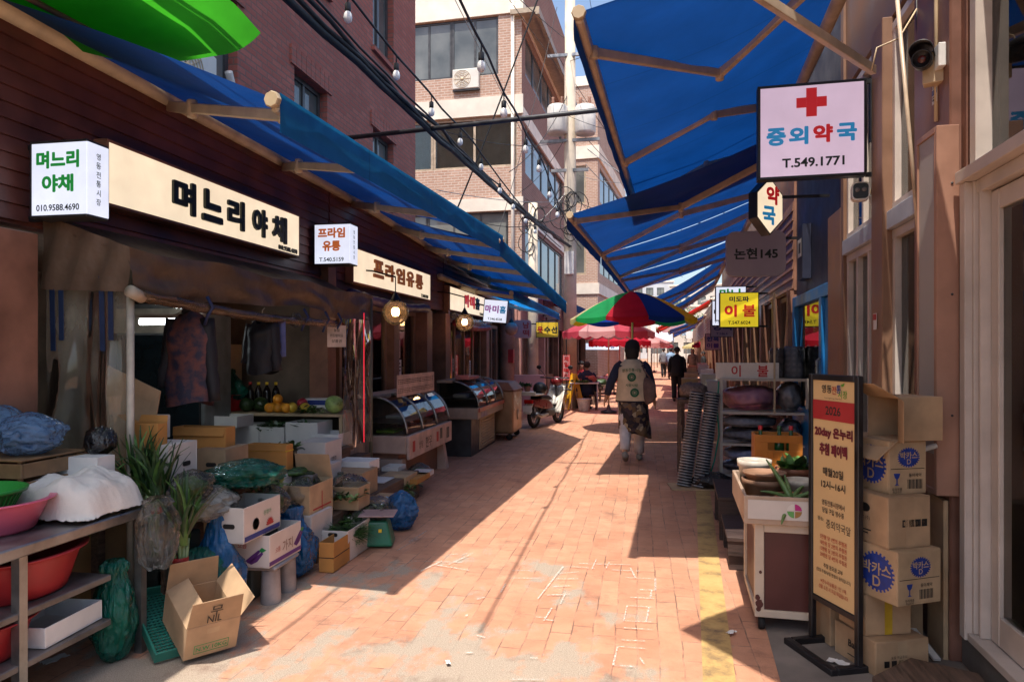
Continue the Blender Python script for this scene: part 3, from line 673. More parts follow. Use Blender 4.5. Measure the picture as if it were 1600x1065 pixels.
# the upper corner of the near left awning is rolled past the wall end
# green tarpaulin over the near left corner
G = thing('tarpaulin', 'bright green tarpaulin stretched above the blue awning at the near left', 'tarpaulin', (-3.6, 3, 0))
def GS(u, v):
    a = V((-3.9, .3, 3.5)).lerp(V((-2.55, .3, 3.62)), u); b = V((-3.75, 3.3, 3.47)).lerp(V((-2.42, 4.2, 3.56)), u)
    p = a.lerp(b, v); p.z += -.10*math.sin(PI*u)*(.5+.5*v) + .05*noise.noise((u*3, v*3, 1)); p.y += .12*math.sin(PI*u)*v
    if u > .85: p.z += (u-.85)**2*5
    if v > .93: p.z -= (v-.93)*.9
    return p - V((-3.6, 3, 0))
m = MB(); m.grid(GS, 40, 40); m.build('lower_sheet', M_grn, G)
m = MB(); m.grid(lambda u, v: GS(u*.8, v*.98) + V((0,0,.10+.04*math.sin(v*9))), 24, 24); m.build('shading_sheet', M_grn, G)  # second sheet added on top so the wall side of the tarp shows darker
m = MB(); m.tube([GS(.3,0)+V((0,0,-.03)), GS(.52,.9)+V((0,0,-.03))], .018, 6); m.build('pole', M_brownlt, G)
# unseen panel added above the picture's edge; its corner throws the pointed shadow
N0 = V((.22,4.02,0)); h = 3.9
cn = N0 - V((.085,.38,0))*h; 
p1 = V((.57,4.43,0)) - V((.085,.38,0))*h; p2 = V((.47,3.68,0)) - V((.085,.38,0))*h
m = MB(); d1 = (p1-cn).normalized(); d2 = (p2-cn).normalized()
q = [cn, cn+d2*1.9, cn+(d1+d2)*1.35, cn+d1*1.9]
m.slab([(a.x-cn.x, a.y-cn.y) for a in q], 0, .01)
tag(m.build('shadow_panel', M_blu, loc=(cn.x, cn.y, h)), 'pointed unseen panel above the near right door, added for its shadow', 'shadow panel')
# thin strut of the near awning crossing the top right corner
st = MB(); pa, pb = at_r(1365,110,.12), at_d(1150,-30,3.7); st.beam(V((0,0,0)), pb-pa, .04, .06)
tag(st.build('awning_strut', M_armR, loc=pa, bev=.004), 'pinkish metal strut crossing in front of the largest blue awning', 'strut')
# ================================================================ signs and lamps
M_lit = emit('lit_white_panel', (.80,.84,1.0), .58)
M_litc = emit('lit_cream_panel', (1.0,.80,.56), .58)
M_litp = emit('lit_pink_panel', (.90,.68,.86), .34)
M_lity = emit('lit_yellow_panel', (.95,.72,.03), .38)
M_greyp = mat('grey_sign_panel', (.42,.36,.4), .5, .05, 3, .03)
M_yelp = mat('yellow_sign_panel', (.75,.52,.03), .5, .05, 3, .03)
M_pinkp = mat('pink_sign_panel', (.55,.3,.3), .5, .08, 3, .03)
M_lgreen = emit('green_lettering', (.02,.34,.06), 0.3)
M_lorange = emit('orange_lettering', (.72,.17,.04), 0.3)
M_lbrown = emit('brown_lettering', (.30,.085,.012), 0.25)
M_lblue = emit('sky_blue_lettering', (.03,.30,.62), 0.28)
M_lred = emit('red_lettering', (.62,.015,.02), 0.3)
M_pred = mat('painted_red_lettering', (.48,.015,.02), .5, .1, 9, 0)
M_ldark = mat('dark_lettering', (.012,.022,.018), .5, .1, 9, 0)
M_lpurple = emit('purple_lettering', (.36,.04,.38), 0.3)
M_lnavy = mat('navy_lettering', (.02,.04,.2), .5, .1, 9, 0)
def rounded(w, h, r, n=6):
    P = []
    for cx, cz, a in ((w/2-r,h/2-r,0),(-w/2+r,h/2-r,90),(-w/2+r,-h/2+r,180),(w/2-r,-h/2+r,270)):
        for i in range(n+1):
            q = R(a+90*i/n); P.append((cx+r*math.cos(q), cz+r*math.sin(q)))
    return P
def sign(label, loc, rz, w, h, d, face, texts, side=None, frame=M_dsteel, rad=0, bracket=None, name='shop_sign', tilt=None, sideface=None, ext=0, group=None, edge=.014):
    T = thing(name, label, 'sign', loc, rz, group, tilt)
    if rad:
        m = MB(); m.prism(rounded(w, h, rad), .0, d); m.build('case', face, T)
        m = MB(); m.prism(rounded(w-.02, h-.02, rad-.01), -.004, -.001); m.build('face', face, T)
    else:
        m = MB(); e = edge
        m.box(-w/2, w/2, 0, d, h/2-e, h/2); m.box(-w/2, w/2, 0, d, -h/2, -h/2+e)
        m.box(-w/2, -w/2+e, .0, d, -h/2+e, h/2-e); m.box(w/2-e, w/2, .0, d, -h/2+e, h/2-e) if not sideface else m.box(w/2-.03, w/2-.002, .006, d, -h/2+e, h/2-e)
        m.box(-w/2+e, w/2-e, d-.01, d-.004, -h/2+e, h/2-e)
        m.build('case', frame, T, bev=.003)
        m = MB(); m.box(-w/2+e, w/2-(e if not sideface else .002), .002, .012, -h/2+e, h/2-e); m.build('face', face, T)
        if sideface:
            m = MB(); m.box(w/2-.001, w/2+.004, .004, d-.003, -h/2+e, h/2-e); m.build('side_face', sideface, T)
    by = {}
    for body, cx, cz, th, mt, bold, wd in texts:
        by.setdefault(mt, MB()).text(body, cx, cz, th, -.006 if rad else -.001, bold, wd, ext=ext)
    sd = MB()
    for body, cz, th, mt in (side or []):
        sd.text(body, 0, cz, th, 0, .015, None, M=Matrix.Translation((w/2+.006, d*.5, 0)) @ Matrix.Rotation(PI/2, 4, 'Z'))
    if side: sd.build('side_lettering', M_ldark, T)
    for mt, mb in by.items(): mb.build('lettering', mt, T)
    for a, b_ in (bracket or []):
        m = MB(); m.beam(a, b_, .025, .03); m.build('bracket', M_black, T)
    return T
mk = '영동전통시장'
def vert(s, top, step, h, m): return [(c, top-i*step, h, m) for i, c in enumerate(s)]
# left projecting boxes
sign('white box sign of the vegetable shop with green lettering and a phone number', (-3.13,3.34,2.49), 0, .36, .42, .16, M_lit,
     [('며느리',0,.105,.095,M_lgreen,.05,.27),('야채',0,-.025,.095,M_lgreen,.05,.20),('010.9588.4690',0,-.157,.036,M_ldark,.02,.27)], vert(mk,.13,.05,.036,M_ldark), sideface=M_lit,
     bracket=[((-.18,.08,.2),(-.3,.08,.2)),((-.18,.08,-.2),(-.3,.08,-.2))])
sign('white box sign of the butcher shop with orange lettering', (-3.14,6.83,2.655), 0, .40, .43, .2, M_lit,
     [('프라임',0,.115,.105,M_lorange,.05,.30),('유통',0,-.02,.105,M_lorange,.05,.2),('T.540.5159',0,-.16,.042,M_ldark,.02,.27)], vert(mk,.13,.052,.04,M_ldark), sideface=M_lit,
     bracket=[((-.2,.1,.2),(-.27,.1,.2))])
p = at_y(774,486,14.0)
sign('tilted white box sign with pink and blue lettering at the side dish shop', p, 0, .50, .47, .12, M_lit,
     [('마',-.15,.04,.15,M_lpurple,.04,.13),('미',0,.04,.15,M_lpurple,.04,.13),('홈',.15,.04,.15,M_lblue,.04,.13),('T.546.4538',0,-.16,.05,M_ldark,.02,.3)], tilt=(0,R(5)), bracket=[((-.25,.06,.1),(-.6,.06,.16))])
# left long wall signs
def wallsign(y0, y1, z0, z1, label, texts, ext=.0, x=-3.28):
    return sign(label, (x, (y0+y1)/2, (z0+z1)/2), PI/2, y1-y0, z1-z0, .1, M_litc, texts, frame=M_brown, ext=ext, name='wall_sign', edge=.02)
wallsign(3.88,6.42,2.46,2.88,'long lit cream wall sign with big dark lettering above the vegetable stall',
     [('며',-.52,.0,.24,M_ldark,.05,.26),('느',-.18,.0,.24,M_ldark,.05,.26),('리',.15,.0,.24,M_ldark,.05,.24),('야',.52,.0,.24,M_ldark,.05,.24),('채',.86,.0,.24,M_ldark,.05,.26),('010.9588.4690',1.03,-.16,.045,M_ldark,.03,.36)], ext=.06)
wallsign(7.72,10.8,2.34,2.77,'lit cream wall sign with brown lettering above the glass counter',
     [(c,-.75+.42*i,.03,.22,M_lbrown,.045,.34) for i, c in enumerate('프라임유통')]+[('T.540.5159',1.22,-.16,.05,M_ldark,.03,.36)], ext=.06)
wallsign(11.95,14.8,2.26,2.70,'lit cream wall sign with dark red and black lettering above the side dish shop',
     [(c,-.2+.44*i,.03,.24,(M_lred,M_lred,M_ldark)[i],.05,.36) for i, c in enumerate('마미홈')]+[('T.546.4538',1.1,-.16,.05,M_ldark,.03,.4)], ext=.06)
p = at_y(816,514,16.2); sign('dim grey pink sign with rounded corners and maroon lettering beside the third globe lamp', p, .1, .42, .42, .1, M_pinkp, [('남',.09,.09,.15,M_redink,.03,.15),('떡',.09,-.09,.15,M_redink,.03,.15)], rad=.06, bracket=[((-.2,.05,.1),(-.5,.05,.14))])
p = at_y(855,515,17.8); sign('yellow hanging sign of the mending shop with black lettering', p, 0, .58, .40, .12, M_yelp, [('옷',-.18,.0,.17,M_pred,.035,.16),('수',.0,.0,.17,M_ldark,.035,.16),('선',.18,.0,.17,M_ldark,.035,.16)], bracket=[((-.29,.06,.15),(-.9,.06,.15)),((-.29,.06,.2),(.35,.06,.27))])
p = at_y(885,574,18.6); sign('narrow red and white vertical rice cake shop banner near the yellow folding sign', p, 0, .19, .66, .05, M_pinkp, [('제',0,.23,.13,M_pred,.04,.13),('일',0,.08,.13,M_pred,.04,.13),('떡',0,-.08,.13,M_pred,.05,.14),('집',0,-.23,.13,M_pred,.04,.13)], frame=M_pred, bracket=[((0,.02,.33),(0,.02,.75)),((0,.02,-.33),(0,.02,-.62))])
p = at_y(941,541,27.5); sign('small pale blue shop sign under the pink parasol', p, 0, 1.3, .28, .08, M_lit, [('식당',.3,0,.17,M_lnavy,.03,.4)], bracket=[((-.6,.04,.14),(-.6,.04,.6))])
# right projecting signs
c = at_y(1268,203,5.25)
PS = sign('large pink lit pharmacy sign with a red cross hanging from black brackets', c, -.05, .72, .67, .09, M_litp,
     [('중',-.235,-.035,.125,M_lblue,.05,.13),('외',-.085,-.035,.125,M_lblue,.05,.13),('약',.075,-.03,.125,M_lred,.05,.13),('국',.23,-.03,.125,M_lblue,.05,.13),('T.549.1771',.01,-.225,.066,M_ldark,.03,.41)],
     frame=M_black, bracket=[((.36,.045,.325),(.52,.045,.325)),((.36,.045,-.325),(.54,.045,-.325)),((.40,.045,.32),(.40,.045,-.1))], edge=.02)
m = MB(); m.box(-.035,.035,-.002,.001,.095,.295); m.box(-.1,-.0355,-.002,.001,.16,.23); m.box(.0355,.1,-.002,.001,.16,.23); m.build('red_cross', M_lred, PS)
p = at_y(1203,322,6.9); T = sign('cream diamond shaped sign with red and blue lettering below the pharmacy sign', p, .9, .36, .36, .1, M_cream, [('약',.0,.0,.01,M_lred,.02,.01)], tilt=(0,0)) if False else None
T = thing('shop_sign', 'cream hexagonal sign edged in black with red and blue lettering under the pharmacy sign', 'sign', p, R(38))
m = MB(); hx = [(0,.27),(.17,.12),(.17,-.12),(0,-.27),(-.17,-.12),(-.17,.12)]; m.prism(hx, 0, .1); m.build('case', M_black, T)
m = MB(); m.prism([(a*.93,b*.93) for a, b in hx], -.006, -.001); m.build('face', M_litc, T)
m = MB(); m.text('약', .03, .1, .17, -.008, .05, .17); m.build('lettering', M_lred, T); m = MB(); m.text('국', -.02, -.09, .17, -.008, .05, .17); m.build('lettering', M_lblue, T)
m = MB(); m.beam((.1,.05,.1),(.5,-.25,.1),.025,.025); m.build('bracket', M_black, T)
p = at_y(1181,396,8.8); sign('dark grey rounded sign with a shop name and number in dark lettering', p, 0, .68, .54, .1, M_greyp, [('논현145',.0,.0,.13,M_ldark,.03,.5)], rad=.1, bracket=[((.34,.05,.18),(.6,.05,.18))])
p = at_y(1155,484,11.6); sign('bright yellow bedding shop sign with big red lettering', p, 0, .60, .56, .11, M_lity, [('미도파',.0,.17,.085,M_lnavy,.045,.3),('이',-.13,-.015,.19,M_lred,.05,.19),('불',.15,-.015,.19,M_lred,.028,.2),('T.547.6024',.0,-.2,.055,M_ldark,.02,.34)], bracket=[((.3,.05,.26),(.45,.05,.26)),((.3,.05,-.26),(.45,.05,-.26))])
p = at_y(1142,474,13.2); sign('white sign with green lettering peeking out behind the yellow one', p, 0, .54, .62, .1, M_lit, [('만나',.0,.17,.19,M_lgreen,.04,.4),('T.546',-.1,-.2,.05,M_ldark,.02,.2)], bracket=[((.27,.05,.3),(.5,.05,.3))])
p = at_y(1132,489,15.0); sign('white sign with black and red lettering lower left of the green lettered one', p, 0, .50, .52, .1, M_lit, [('떡',-.13,.0,.16,M_ldark,.04,.16),('T.543',-.1,-.18,.05,M_ldark,.02,.2)], bracket=[((.25,.05,.2),(.5,.05,.2))])
p = at_y(1128,513,17.0); sign('pale grey blue sign with navy lettering below the white ones', p, 0, .52, .40, .1, M_greyp, [('상회',-.0,.05,.18,M_lnavy,.04,.44),('T.546.4',.0,-.12,.05,M_lnavy,.02,.25)], bracket=[((.26,.05,.15),(.5,.05,.15))])
p = at_y(1114,534,20.0); T = sign('small dark purple sign hanging lowest in the right row', p, 0, .42, .46, .1, M_pinkp, [('한복',.0,.08,.13,M_lnavy,.04,.33),('이불',.0,-.1,.13,M_purpleink,.04,.33)], bracket=[((.21,.05,.2),(.6,.05,.2))])
# globe lamps
M_glow = emit('warm_bulb', (1.0,.62,.28), 12.0)
M_globe = glass('globe_glass', (.95,.9,.84), .16, (.6,.46,.34), .05, 1.25)
M_globe_m = mat('frosted_globe', (.42,.27,.25), .25, .05, 4, 0)
def globe(label, px, py, x, lit=True):
    p = at_x(px, py, x); T = thing('globe_lamp', label, 'lamp', p, 0, 'globe lamps over the left shops')
    m = MB(); m.lathe([(.0,-.16),(.07,-.146),(.125,-.1),(.155,-.034),(.155,.034),(.125,.095),(.06,.135)], n=24); g_ = m.build('globe', M_globe if lit else M_globe_m, T)
    m = MB(); m.lathe([(.065,.118),(.06,.15),(.03,.2),(.012,.24),(.0,.24)], n=14); m.build('cap', M_black, T)
    if lit:
        m = MB(); m.lathe([(.0,-.055),(.035,-.05),(.05,-.01),(.045,.03),(.03,.05),(0,.05)], n=16); m.build('bulb', M_glow, g_)
    m = MB(); m.tube([(0,0,.23),(0,0,.42)], .007, 6); m.tube([(0,0,.42),(-.3,.02,.50),(-(p.x+3.4)*1.0,.03,.52)], .011, 6); m.build('arm', M_black, T)
    return T
globe('lit globe lamp nearest the camera, before the brown lettered sign', 618, 487, -2.9)
globe('lit globe lamp between the brown lettered sign and the side dish shop', 726, 503, -2.9)
globe('unlit reddish globe lamp beside the tilted white sign', 799, 513, -2.9, False)
# ================================================================ helpers for goods
def wface(w, d, face):
    if face == 'f': return Matrix.Translation((0,-d/2-.0015,0))
    if face == 'r': return Matrix.Translation((w/2+.0015,0,0)) @ Matrix.Rotation(PI/2, 4, 'Z')
    if face == 'l': return Matrix.Translation((-w/2-.0015,0,0)) @ Matrix.Rotation(-PI/2, 4, 'Z')
def carton(label, x, y, z, w, d, h, rz=0, m=None, lid='open', flaps=(), marks=(), name='cardboard_box', cat='box', group=None, inm=None, tape=None, tilt=None, hole=(), band=None, fh=.55):
    """Box on its base centre. lid: open | closed | tray. flaps: (side, angle) with 0 = straight up."""
    m = m or M_card
    T = thing(name, label, cat, (x, y, z), rz, group, tilt)
    t = .006; b = MB(); jit = lambda: rnd.uniform(-.0015,.0015)
    b.box(-w/2, w/2, -d/2, d/2, .001, t)
    b.box(-w/2, w/2, -d/2, -d/2+t, t, h); b.box(-w/2, w/2, d/2-t, d/2, t, h)
    b.box(-w/2, -w/2+t, -d/2+t, d/2-t, t, h); b.box(w/2-t, w/2, -d/2+t, d/2-t, t, h)
    if lid == 'closed':
        b.box(-w/2, w/2, -d/2, -.001, h, h+.004); b.box(-w/2, w/2, .001, d/2, h, h+.004)
    if lid == 'tray':
        b.box(-w/2-.004, w/2+.004, -d/2-.004, -d/2+.004, h-.02, h+.004); b.box(-w/2-.004, w/2+.004, d/2-.004, d/2+.004, h-.02, h+.004)
    for v in b.v: v.x += jit()*.8; v.y += jit()*.8
    b.build('body', m, T, bev=.003)
    for s, an in flaps:
        f = MB(); L = (d if s in 'lr' else w); hh = (w if s in 'lr' else d)*fh*.9
        A = R(an)
        f.hexa([(-L/2,0,0),(L/2,0,0),(L/2,.005,0),(-L/2,.005,0),(-L/2+.008,-hh*math.sin(A),hh*math.cos(A)),(L/2-.008,-hh*math.sin(A),hh*math.cos(A)),(L/2-.008,.005-hh*math.sin(A),hh*math.cos(A)),(-L/2+.008,.005-hh*math.sin(A),hh*math.cos(A))])
        M = {'f': Matrix.Translation((0,-d/2,h)), 'b': Matrix.Translation((0,d/2,h)) @ Matrix.Rotation(PI,4,'Z'), 'r': Matrix.Translation((w/2,0,h)) @ Matrix.Rotation(PI/2,4,'Z'), 'l': Matrix.Translation((-w/2,0,h)) @ Matrix.Rotation(-PI/2,4,'Z')}[s]
        f.v = [M @ q for q in f.v]; f.build('flap', m, T, bev=.002)
    by = {}
    for k in marks:
        fc, kind, u, v, s_, mt = k[:6]; mb = by.setdefault(mt, MB()); M = wface(w, d, fc)
        if kind == 'rect': 
            q = MB(); q.box(u, u+s_[0], 0, .001, v, v+s_[1]); mb.add([M @ p for p in q.v], q.f)
        elif kind == 'gear':
            pts = []; n = 26
            for i in range(n*2): 
                rr = 1 if i % 2 else .88; a0 = 2*PI*i/(2*n)
                pts += [(u+s_[0]*rr*math.cos(a0-.045), v+s_[1]*rr*math.sin(a0-.045)), (u+s_[0]*rr*math.cos(a0+.06), v+s_[1]*rr*math.sin(a0+.06))]
            mb.add([M @ V((a, 0, c)) for a, c in pts], [tuple(range(len(pts)))])
        elif kind == 'disc':
            pts = [(u+s_[0]*math.cos(2*PI*i/20), v+s_[1]*math.sin(2*PI*i/20)) for i in range(20)]
            mb.add([M @ V((a, -.0003, c)) for a, c in pts], [tuple(range(20))])
        elif kind == 'poly':
            mb.add([M @ V((u+a, -.0003, v+c)) for a, c in s_], [tuple(range(len(s_)))])
        else:
            mb.text(kind, u, v, s_, -.0008, k[6] if len(k) > 6 else .02, None, M=M)
    for mt, mb in by.items(): mb.build('print', mt, T)
    for fc, u, v in hole:
        q = MB(); pts = [(u+a, v+c) for a, c in rounded(.075, .028, .013)]; M = wface(w, d, fc)
        q.add([M @ V((a, -.0005, c)) for a, c in pts], [tuple(range(len(pts)))]); q.build('hand_hole', M_ink, T)
    if tape:
        fc, u, ww, mt = tape; q = MB(); q.box(u-ww/2, u+ww/2, 0, .001, 0.002, h); M = wface(w, d, fc); q.v = [M @ p for p in q.v]; q.build('tape', mt, T)
    if band:
        q = MB()
        for zz in band[1:]: q.box(-w/2-.003, w/2+.003, -d/2-.003, d/2+.003, zz, zz+.008)
        q.build('strap', band[0], T)
    return T
def left_box(label, pl, pc, pr, pt, pb, x, z0=None, rz=0, **k):
    """Box whose near right vertical edge stands at picture column pc, measured on the plane X = x."""
    c = at_x(pc, pb, x); top = at_x(pc, pt, x).z; zb = c.z if z0 is None else z0
    w = x - at_y(pl, pb, c.y).x; d = at_x(pr, pb, x).y - c.y
    return carton(label, x-w/2, c.y+d/2, zb, w, d, top-zb, rz, **k)
def bagmat(name, col, a=.55):
    if name in _M: return _M[name]
    t = NT(name); co = t.co()
    v = t.n('ShaderNodeTexVoronoi', {'Vector': t.n('ShaderNodeMapping', {'Vector': co, 'Scale': (1,1,.3)}).outputs[0], 'Scale': 26.0}, feature='DISTANCE_TO_EDGE').outputs['Distance']
    h = t.n('ShaderNodeMath', {0: v, 1: t.noise(16, co, 5, .7)}, operation='ADD').outputs[0]
    nm = t.bump(h, .9, .02)
    p = t.bsdf(col, .16, nm, Specular_IOR_Level=.8)
    tl = t.n('ShaderNodeBsdfTranslucent', {'Color': (*col, 1), 'Normal': nm}).outputs[0]
    tr = t.n('ShaderNodeBsdfTransparent', {'Color': (*[min(1, c**.35) for c in col], 1)}).outputs[0]
    gl = t.n('ShaderNodeBsdfGlossy', {'Roughness': .12, 'Normal': nm}).outputs[0]
    b = t.n('ShaderNodeMixShader', {0: .35, 1: p, 2: tl}).outputs[0]
    fac = t.n('ShaderNodeMapRange', {'Value': t.noise(9, co, 4), 'From Min': .3, 'From Max': .7, 'To Min': a+.15, 'To Max': a-.15}).outputs[0]
    b = t.n('ShaderNodeMixShader', {0: fac, 1: tr, 2: b}).outputs[0]
    fr = t.n('ShaderNodeFresnel', {'IOR': 1.35, 'Normal': nm}).outputs[0]
    _M[name] = t.done(t.n('ShaderNodeMixShader', {0: fr, 1: b, 2: gl}).outputs[0]); return _M[name]
B_blue = bagmat('blue_plastic', (.015,.2,.56), .6)
B_pblue = bagmat('pale_blue_plastic', (.22,.42,.74), .6)
B_teal = bagmat('teal_plastic', (.008,.30,.22), .42)
B_clear = bagmat('clear_plastic', (.5,.5,.47), .10)
B_black = bagmat('black_plastic', (.012,.012,.015), .9)
def bag(label, x, y, z, r, m, seed=1, neck=None, ts=.6, name='plastic_bag', amp=.3, cat='bag', p=1.0, rz=0, fill=None, crumple=.55):
    b = MB(); n, mm = 72, 44
    for i in range(mm+1):
        a = i/mm; ph = PI*a - PI/2
        for j in range(n):
            q = 2*PI*j/n; dx, dy = math.cos(q), math.sin(q)
            prof = max(.02, math.cos(ph))**.3 if a < .5 else max(.02, math.cos(ph))**(.62 if not neck else .3)
            if neck: prof = min(prof, neck + (1-neck)*max(0, (1-a)/(1-ts))**1.25 + .10*max(0, a-.86)/.14)
            d3 = V((dx*prof*1.4, dy*prof*1.4, a*2.2))
            k = 1 + amp*noise.noise(d3*1.5+V((seed*5,0,0))) + amp*crumple*(.5-abs(noise.noise(d3*3.7+V((0,seed*3,0))))*1.6) + amp*.35*crumple*(.3-abs(noise.noise(d3*9+V((seed,0,0)))))
            k += amp*.55*(.3-abs(noise.noise(V((dx*4.2, dy*4.2, a*1.3+seed)))))*(1.2 if neck else .6) + amp*.25*noise.noise(V((dx*9, dy*9, a*2.5+seed)))
            if neck and a > .9: k *= 1.15+.35*noise.noise(V((dx*5, dy*5, seed)))
            b.v.append(V((r[0]*prof*k*dx, r[1]*prof*k*dy, r[2]*(a*2) + (.08*r[2]*noise.noise(d3*2+V((0,0,seed))) if 0 < i else 0))))
    for i in range(mm):
        for j in range(n):
            b.f.append([i*n+j, i*n+(j+1)%n, (i+1)*n+(j+1)%n, (i+1)*n+j]); b.mi.append(0); b.sm.append(True)
    T = thing(name, label, cat, (x, y, z), rz)
    b.build('film', m, T)
    if fill:
        c = MB(); c.blob((0,0,r[2]*.8), (r[0]*.72, r[1]*.72, r[2]*.7), seed, .3, 2.2, 20, 12); c.build('contents', fill, T)
    return T
def basin(label, x, y, z, r, h, m, sx=1, sy=1, name='basin', cat='basin', lip=.018):
    b = MB(); b.lathe([(0,.004),(r*.72,.0),(r*.76,.012),(r*.94,h*.86),(r*.97,h*.97),(r+lip,h*.97),(r+lip,h),(r*.96,h),(r*.92,h*.86),(r*.73,.02),(0,.016)], n=40, sx=sx, sy=sy)
    o = b.build(name, m, loc=(x, y, z)); return tag(o, label, cat)
def leaves(label, name, cat, x, y, z, n, L, w, mats, spread=(.2,.2), up=.6, seed=0, group=None, curl=.4, kind=None, lay=None):
    rr = random.Random(seed); b = MB()
    for i in range(n):
        b.m = rr.randrange(len(mats)); ax, ay = rr.uniform(-1,1)*spread[0], rr.uniform(-1,1)*spread[1]
        an = rr.uniform(0, 2*PI) if lay is None else lay+rr.gauss(0,.35)+PI*(rr.random() < .5); tl = rr.gauss(up, .25); l = L*rr.uniform(.6,1.15); ww = w*rr.uniform(.7,1.2)
        d = V((math.cos(an)*math.cos(tl), math.sin(an)*math.cos(tl), math.sin(tl))); s_ = V((-math.sin(an), math.cos(an), 0)); p = V((ax, ay, rr.uniform(0, .04))); k = 5; L_ = []
        for j in range(k+1):
            t_ = j/k; wd = ww*math.sin(PI*min(.97, .12+t_*.86))
            q = p + d*l*t_ - V((0,0,curl*l*t_*t_*max(0,math.cos(tl)))) ; L_ += [q-s_*wd, q+V((0,0,-wd*.25)), q+s_*wd]
        b.add(L_, [(3*j, 3*j+1, 3*j+4, 3*j+3) for j in range(k)]+[(3*j+1, 3*j+2, 3*j+5, 3*j+4) for j in range(k)], True)
    o = b.build(name, mats, loc=(x, y, z)); return tag(o, label, cat, group, kind)
# ================================================================ booth of the vegetable shop
M_tarp = fabric('brown_tarp', (.20,.135,.095), (.25,.16,.1), .15, fold=6, rough=.38, stain=.25)
M_tarpr = fabric('maroon_tarp', (.09,.03,.03), (.2,.05,.04), .12, fold=6, rough=.4)
FX = -2.81; Y0, Y1 = 3.5, 7.08
T = thing('stall_canopy', 'brown tarpaulin canopy with a hanging valance over the vegetable stall', 'canopy', (FX, Y0, 0))
LY = Y1-Y0
def wr(p, k=.02, f=4, s=0): return k*noise.noise((p[0]*f+s, p[1]*f, p[2]*f))
m = MB(); m.grid(lambda u, v: V((-.55+.55*v, -.02+LY*1.02*u, 2.32-.19*v-.05*math.sin(PI*v)-.015*math.sin(u*PI*6)*v)), 30, 10)
m.build('roof_sheet', M_tarp, T)
def val(u, v):
    y = -.02+LY*1.02*u; x = .008+.03*v*math.sin(u*23+noise.noise((u*9,v*2,0))*3)+.02*noise.noise((u*14,v*3,2))
    return V((x, y, 2.13-(.24+.03*math.sin(u*9))*v-.015*math.sin(u*PI*6)))
m = MB(); m.grid(val, 90, 10); m.build('valance', M_tarp, T)
m = MB(); m.grid(lambda u, v: V((-.55+.56*u, -.025+.012*math.sin(u*19+v*4), (2.33-.2*u)*(1-v)+v*(1.9-.02*u))), 24, 8); m.build('side_flap', M_tarp, T)
p0, p1 = V((.05,-.0,1.86)), V((.05,LY*.72,1.80))
m = MB(); pts = [p0.lerp(p1, i/40)+V((.012*noise.noise((i*.5,0,0)),0,-.03*math.sin(PI*i/40)+.012*noise.noise((i*.7,3,0)))) for i in range(41)]
m.tube(pts, [.033+.008*noise.noise((i*.9,5,0)) for i in range(41)], 12); m.build('rolled_vinyl', glass('amber_vinyl', (.85,.66,.48), .3, (.55,.36,.22), .12, 1.4, .6, 9, stretch=(1,.15,1)), T)
m = MB(); m.tube([p0-V((0,.07,-.02)), p0+V((0,.03,-.01))], [.034,.034], 14); m.build('roll_end', mat('cream_roll', (.6,.5,.38), .6), T)
for yy in (.62, 1.95, 2.35, 2.62):
    m = MB(); m.tube([V((.06,yy,1.9)), V((.095,yy+.01,1.83)), V((.06,yy,1.77)), V((.03,yy+.02,1.72))], .011, 6); m.build('strap', mat('navy_strap', (.02,.03,.1), .7), T)
m = MB(); m.tube([(0.0,0,0),(0,0,1.9)], .020, 10); m.build('post', mat('cream_pipe', (.5,.44,.36), .5), T)
m = MB(); m.tube([(0.0,LY,0),(0,LY,2.1)], .02, 10); m.build('post', mat('olive_pipe', (.14,.13,.09), .5), T)
def vinyl(name, label, x0, x1, y0, y1, z0, z1, seed, mt=M_vinyl):
    L = math.hypot(x1-x0, y1-y0); nx, ny = (y1-y0)/L, -(x1-x0)/L
    def fn(u, v):
        o = .035*math.sin(u*L*17+seed+2.2*noise.noise((u*4,v*1.5,seed)))*(.35+.65*v) + .03*noise.noise((u*3,v*3,seed))
        return V(((x1-x0)*u+nx*o, (y1-y0)*u+ny*o, (z1-z0)*(1-v)))
    m = MB(); m.grid(fn, 70, 26); return tag(m.build(name, mt, loc=(x0, y0, z0)), label, 'plastic curtain')
vinyl('vinyl_curtain', 'clear wrinkled plastic curtain hanging on the near side of the vegetable booth', -3.36, FX-.02, Y0+.02, Y0+.03, .72, 2.02, 1)
vinyl('vinyl_curtain', 'clear plastic curtain hanging at the far end of the vegetable booth', FX-.01, FX-.01, 6.45, Y1-.02, .6, 1.9, 5)
b = MB(); b.hexa([(-.26,0,0),(.16,.02,0),(.16,.03,0),(-.26,.012,0),(-.2,.16,.78),(.14,.2,.62),(.14,.21,.62),(-.2,.172,.78)]); tag(b.build('cardboard_sheet', M_card, loc=(-3.08,3.72,.68)), 'large brown cardboard sheet leaning behind the near plastic curtain', 'cardboard')
m = MB(); m.box(-.3,.3,-.12,.3,0,.675); tag(m.build('storage_box', M_cardin, loc=(-3.1,3.75,.004), bev=.005), 'brown storage box under the leaning cardboard sheet behind the curtain', 'box')
M_strapb = mat('blue_strap', (.012,.03,.09), .6)
for x, l in ((-3.3,'blue strap loop hanging on the plastic curtain beside the booth post at the wall'),(-2.98,'blue strap loop hanging on the plastic curtain next to the white booth post')):
    m = MB(); m.beam((0,0,0),(.01,0,-.42),.03,.006,(0,1,0)); m.beam((.05,.01,-.02),(.055,.01,-.36),.03,.006,(0,1,0)); tag(m.build('strap_loop', M_strapb, loc=(x, Y0-.02, 1.97)), l, 'strap')
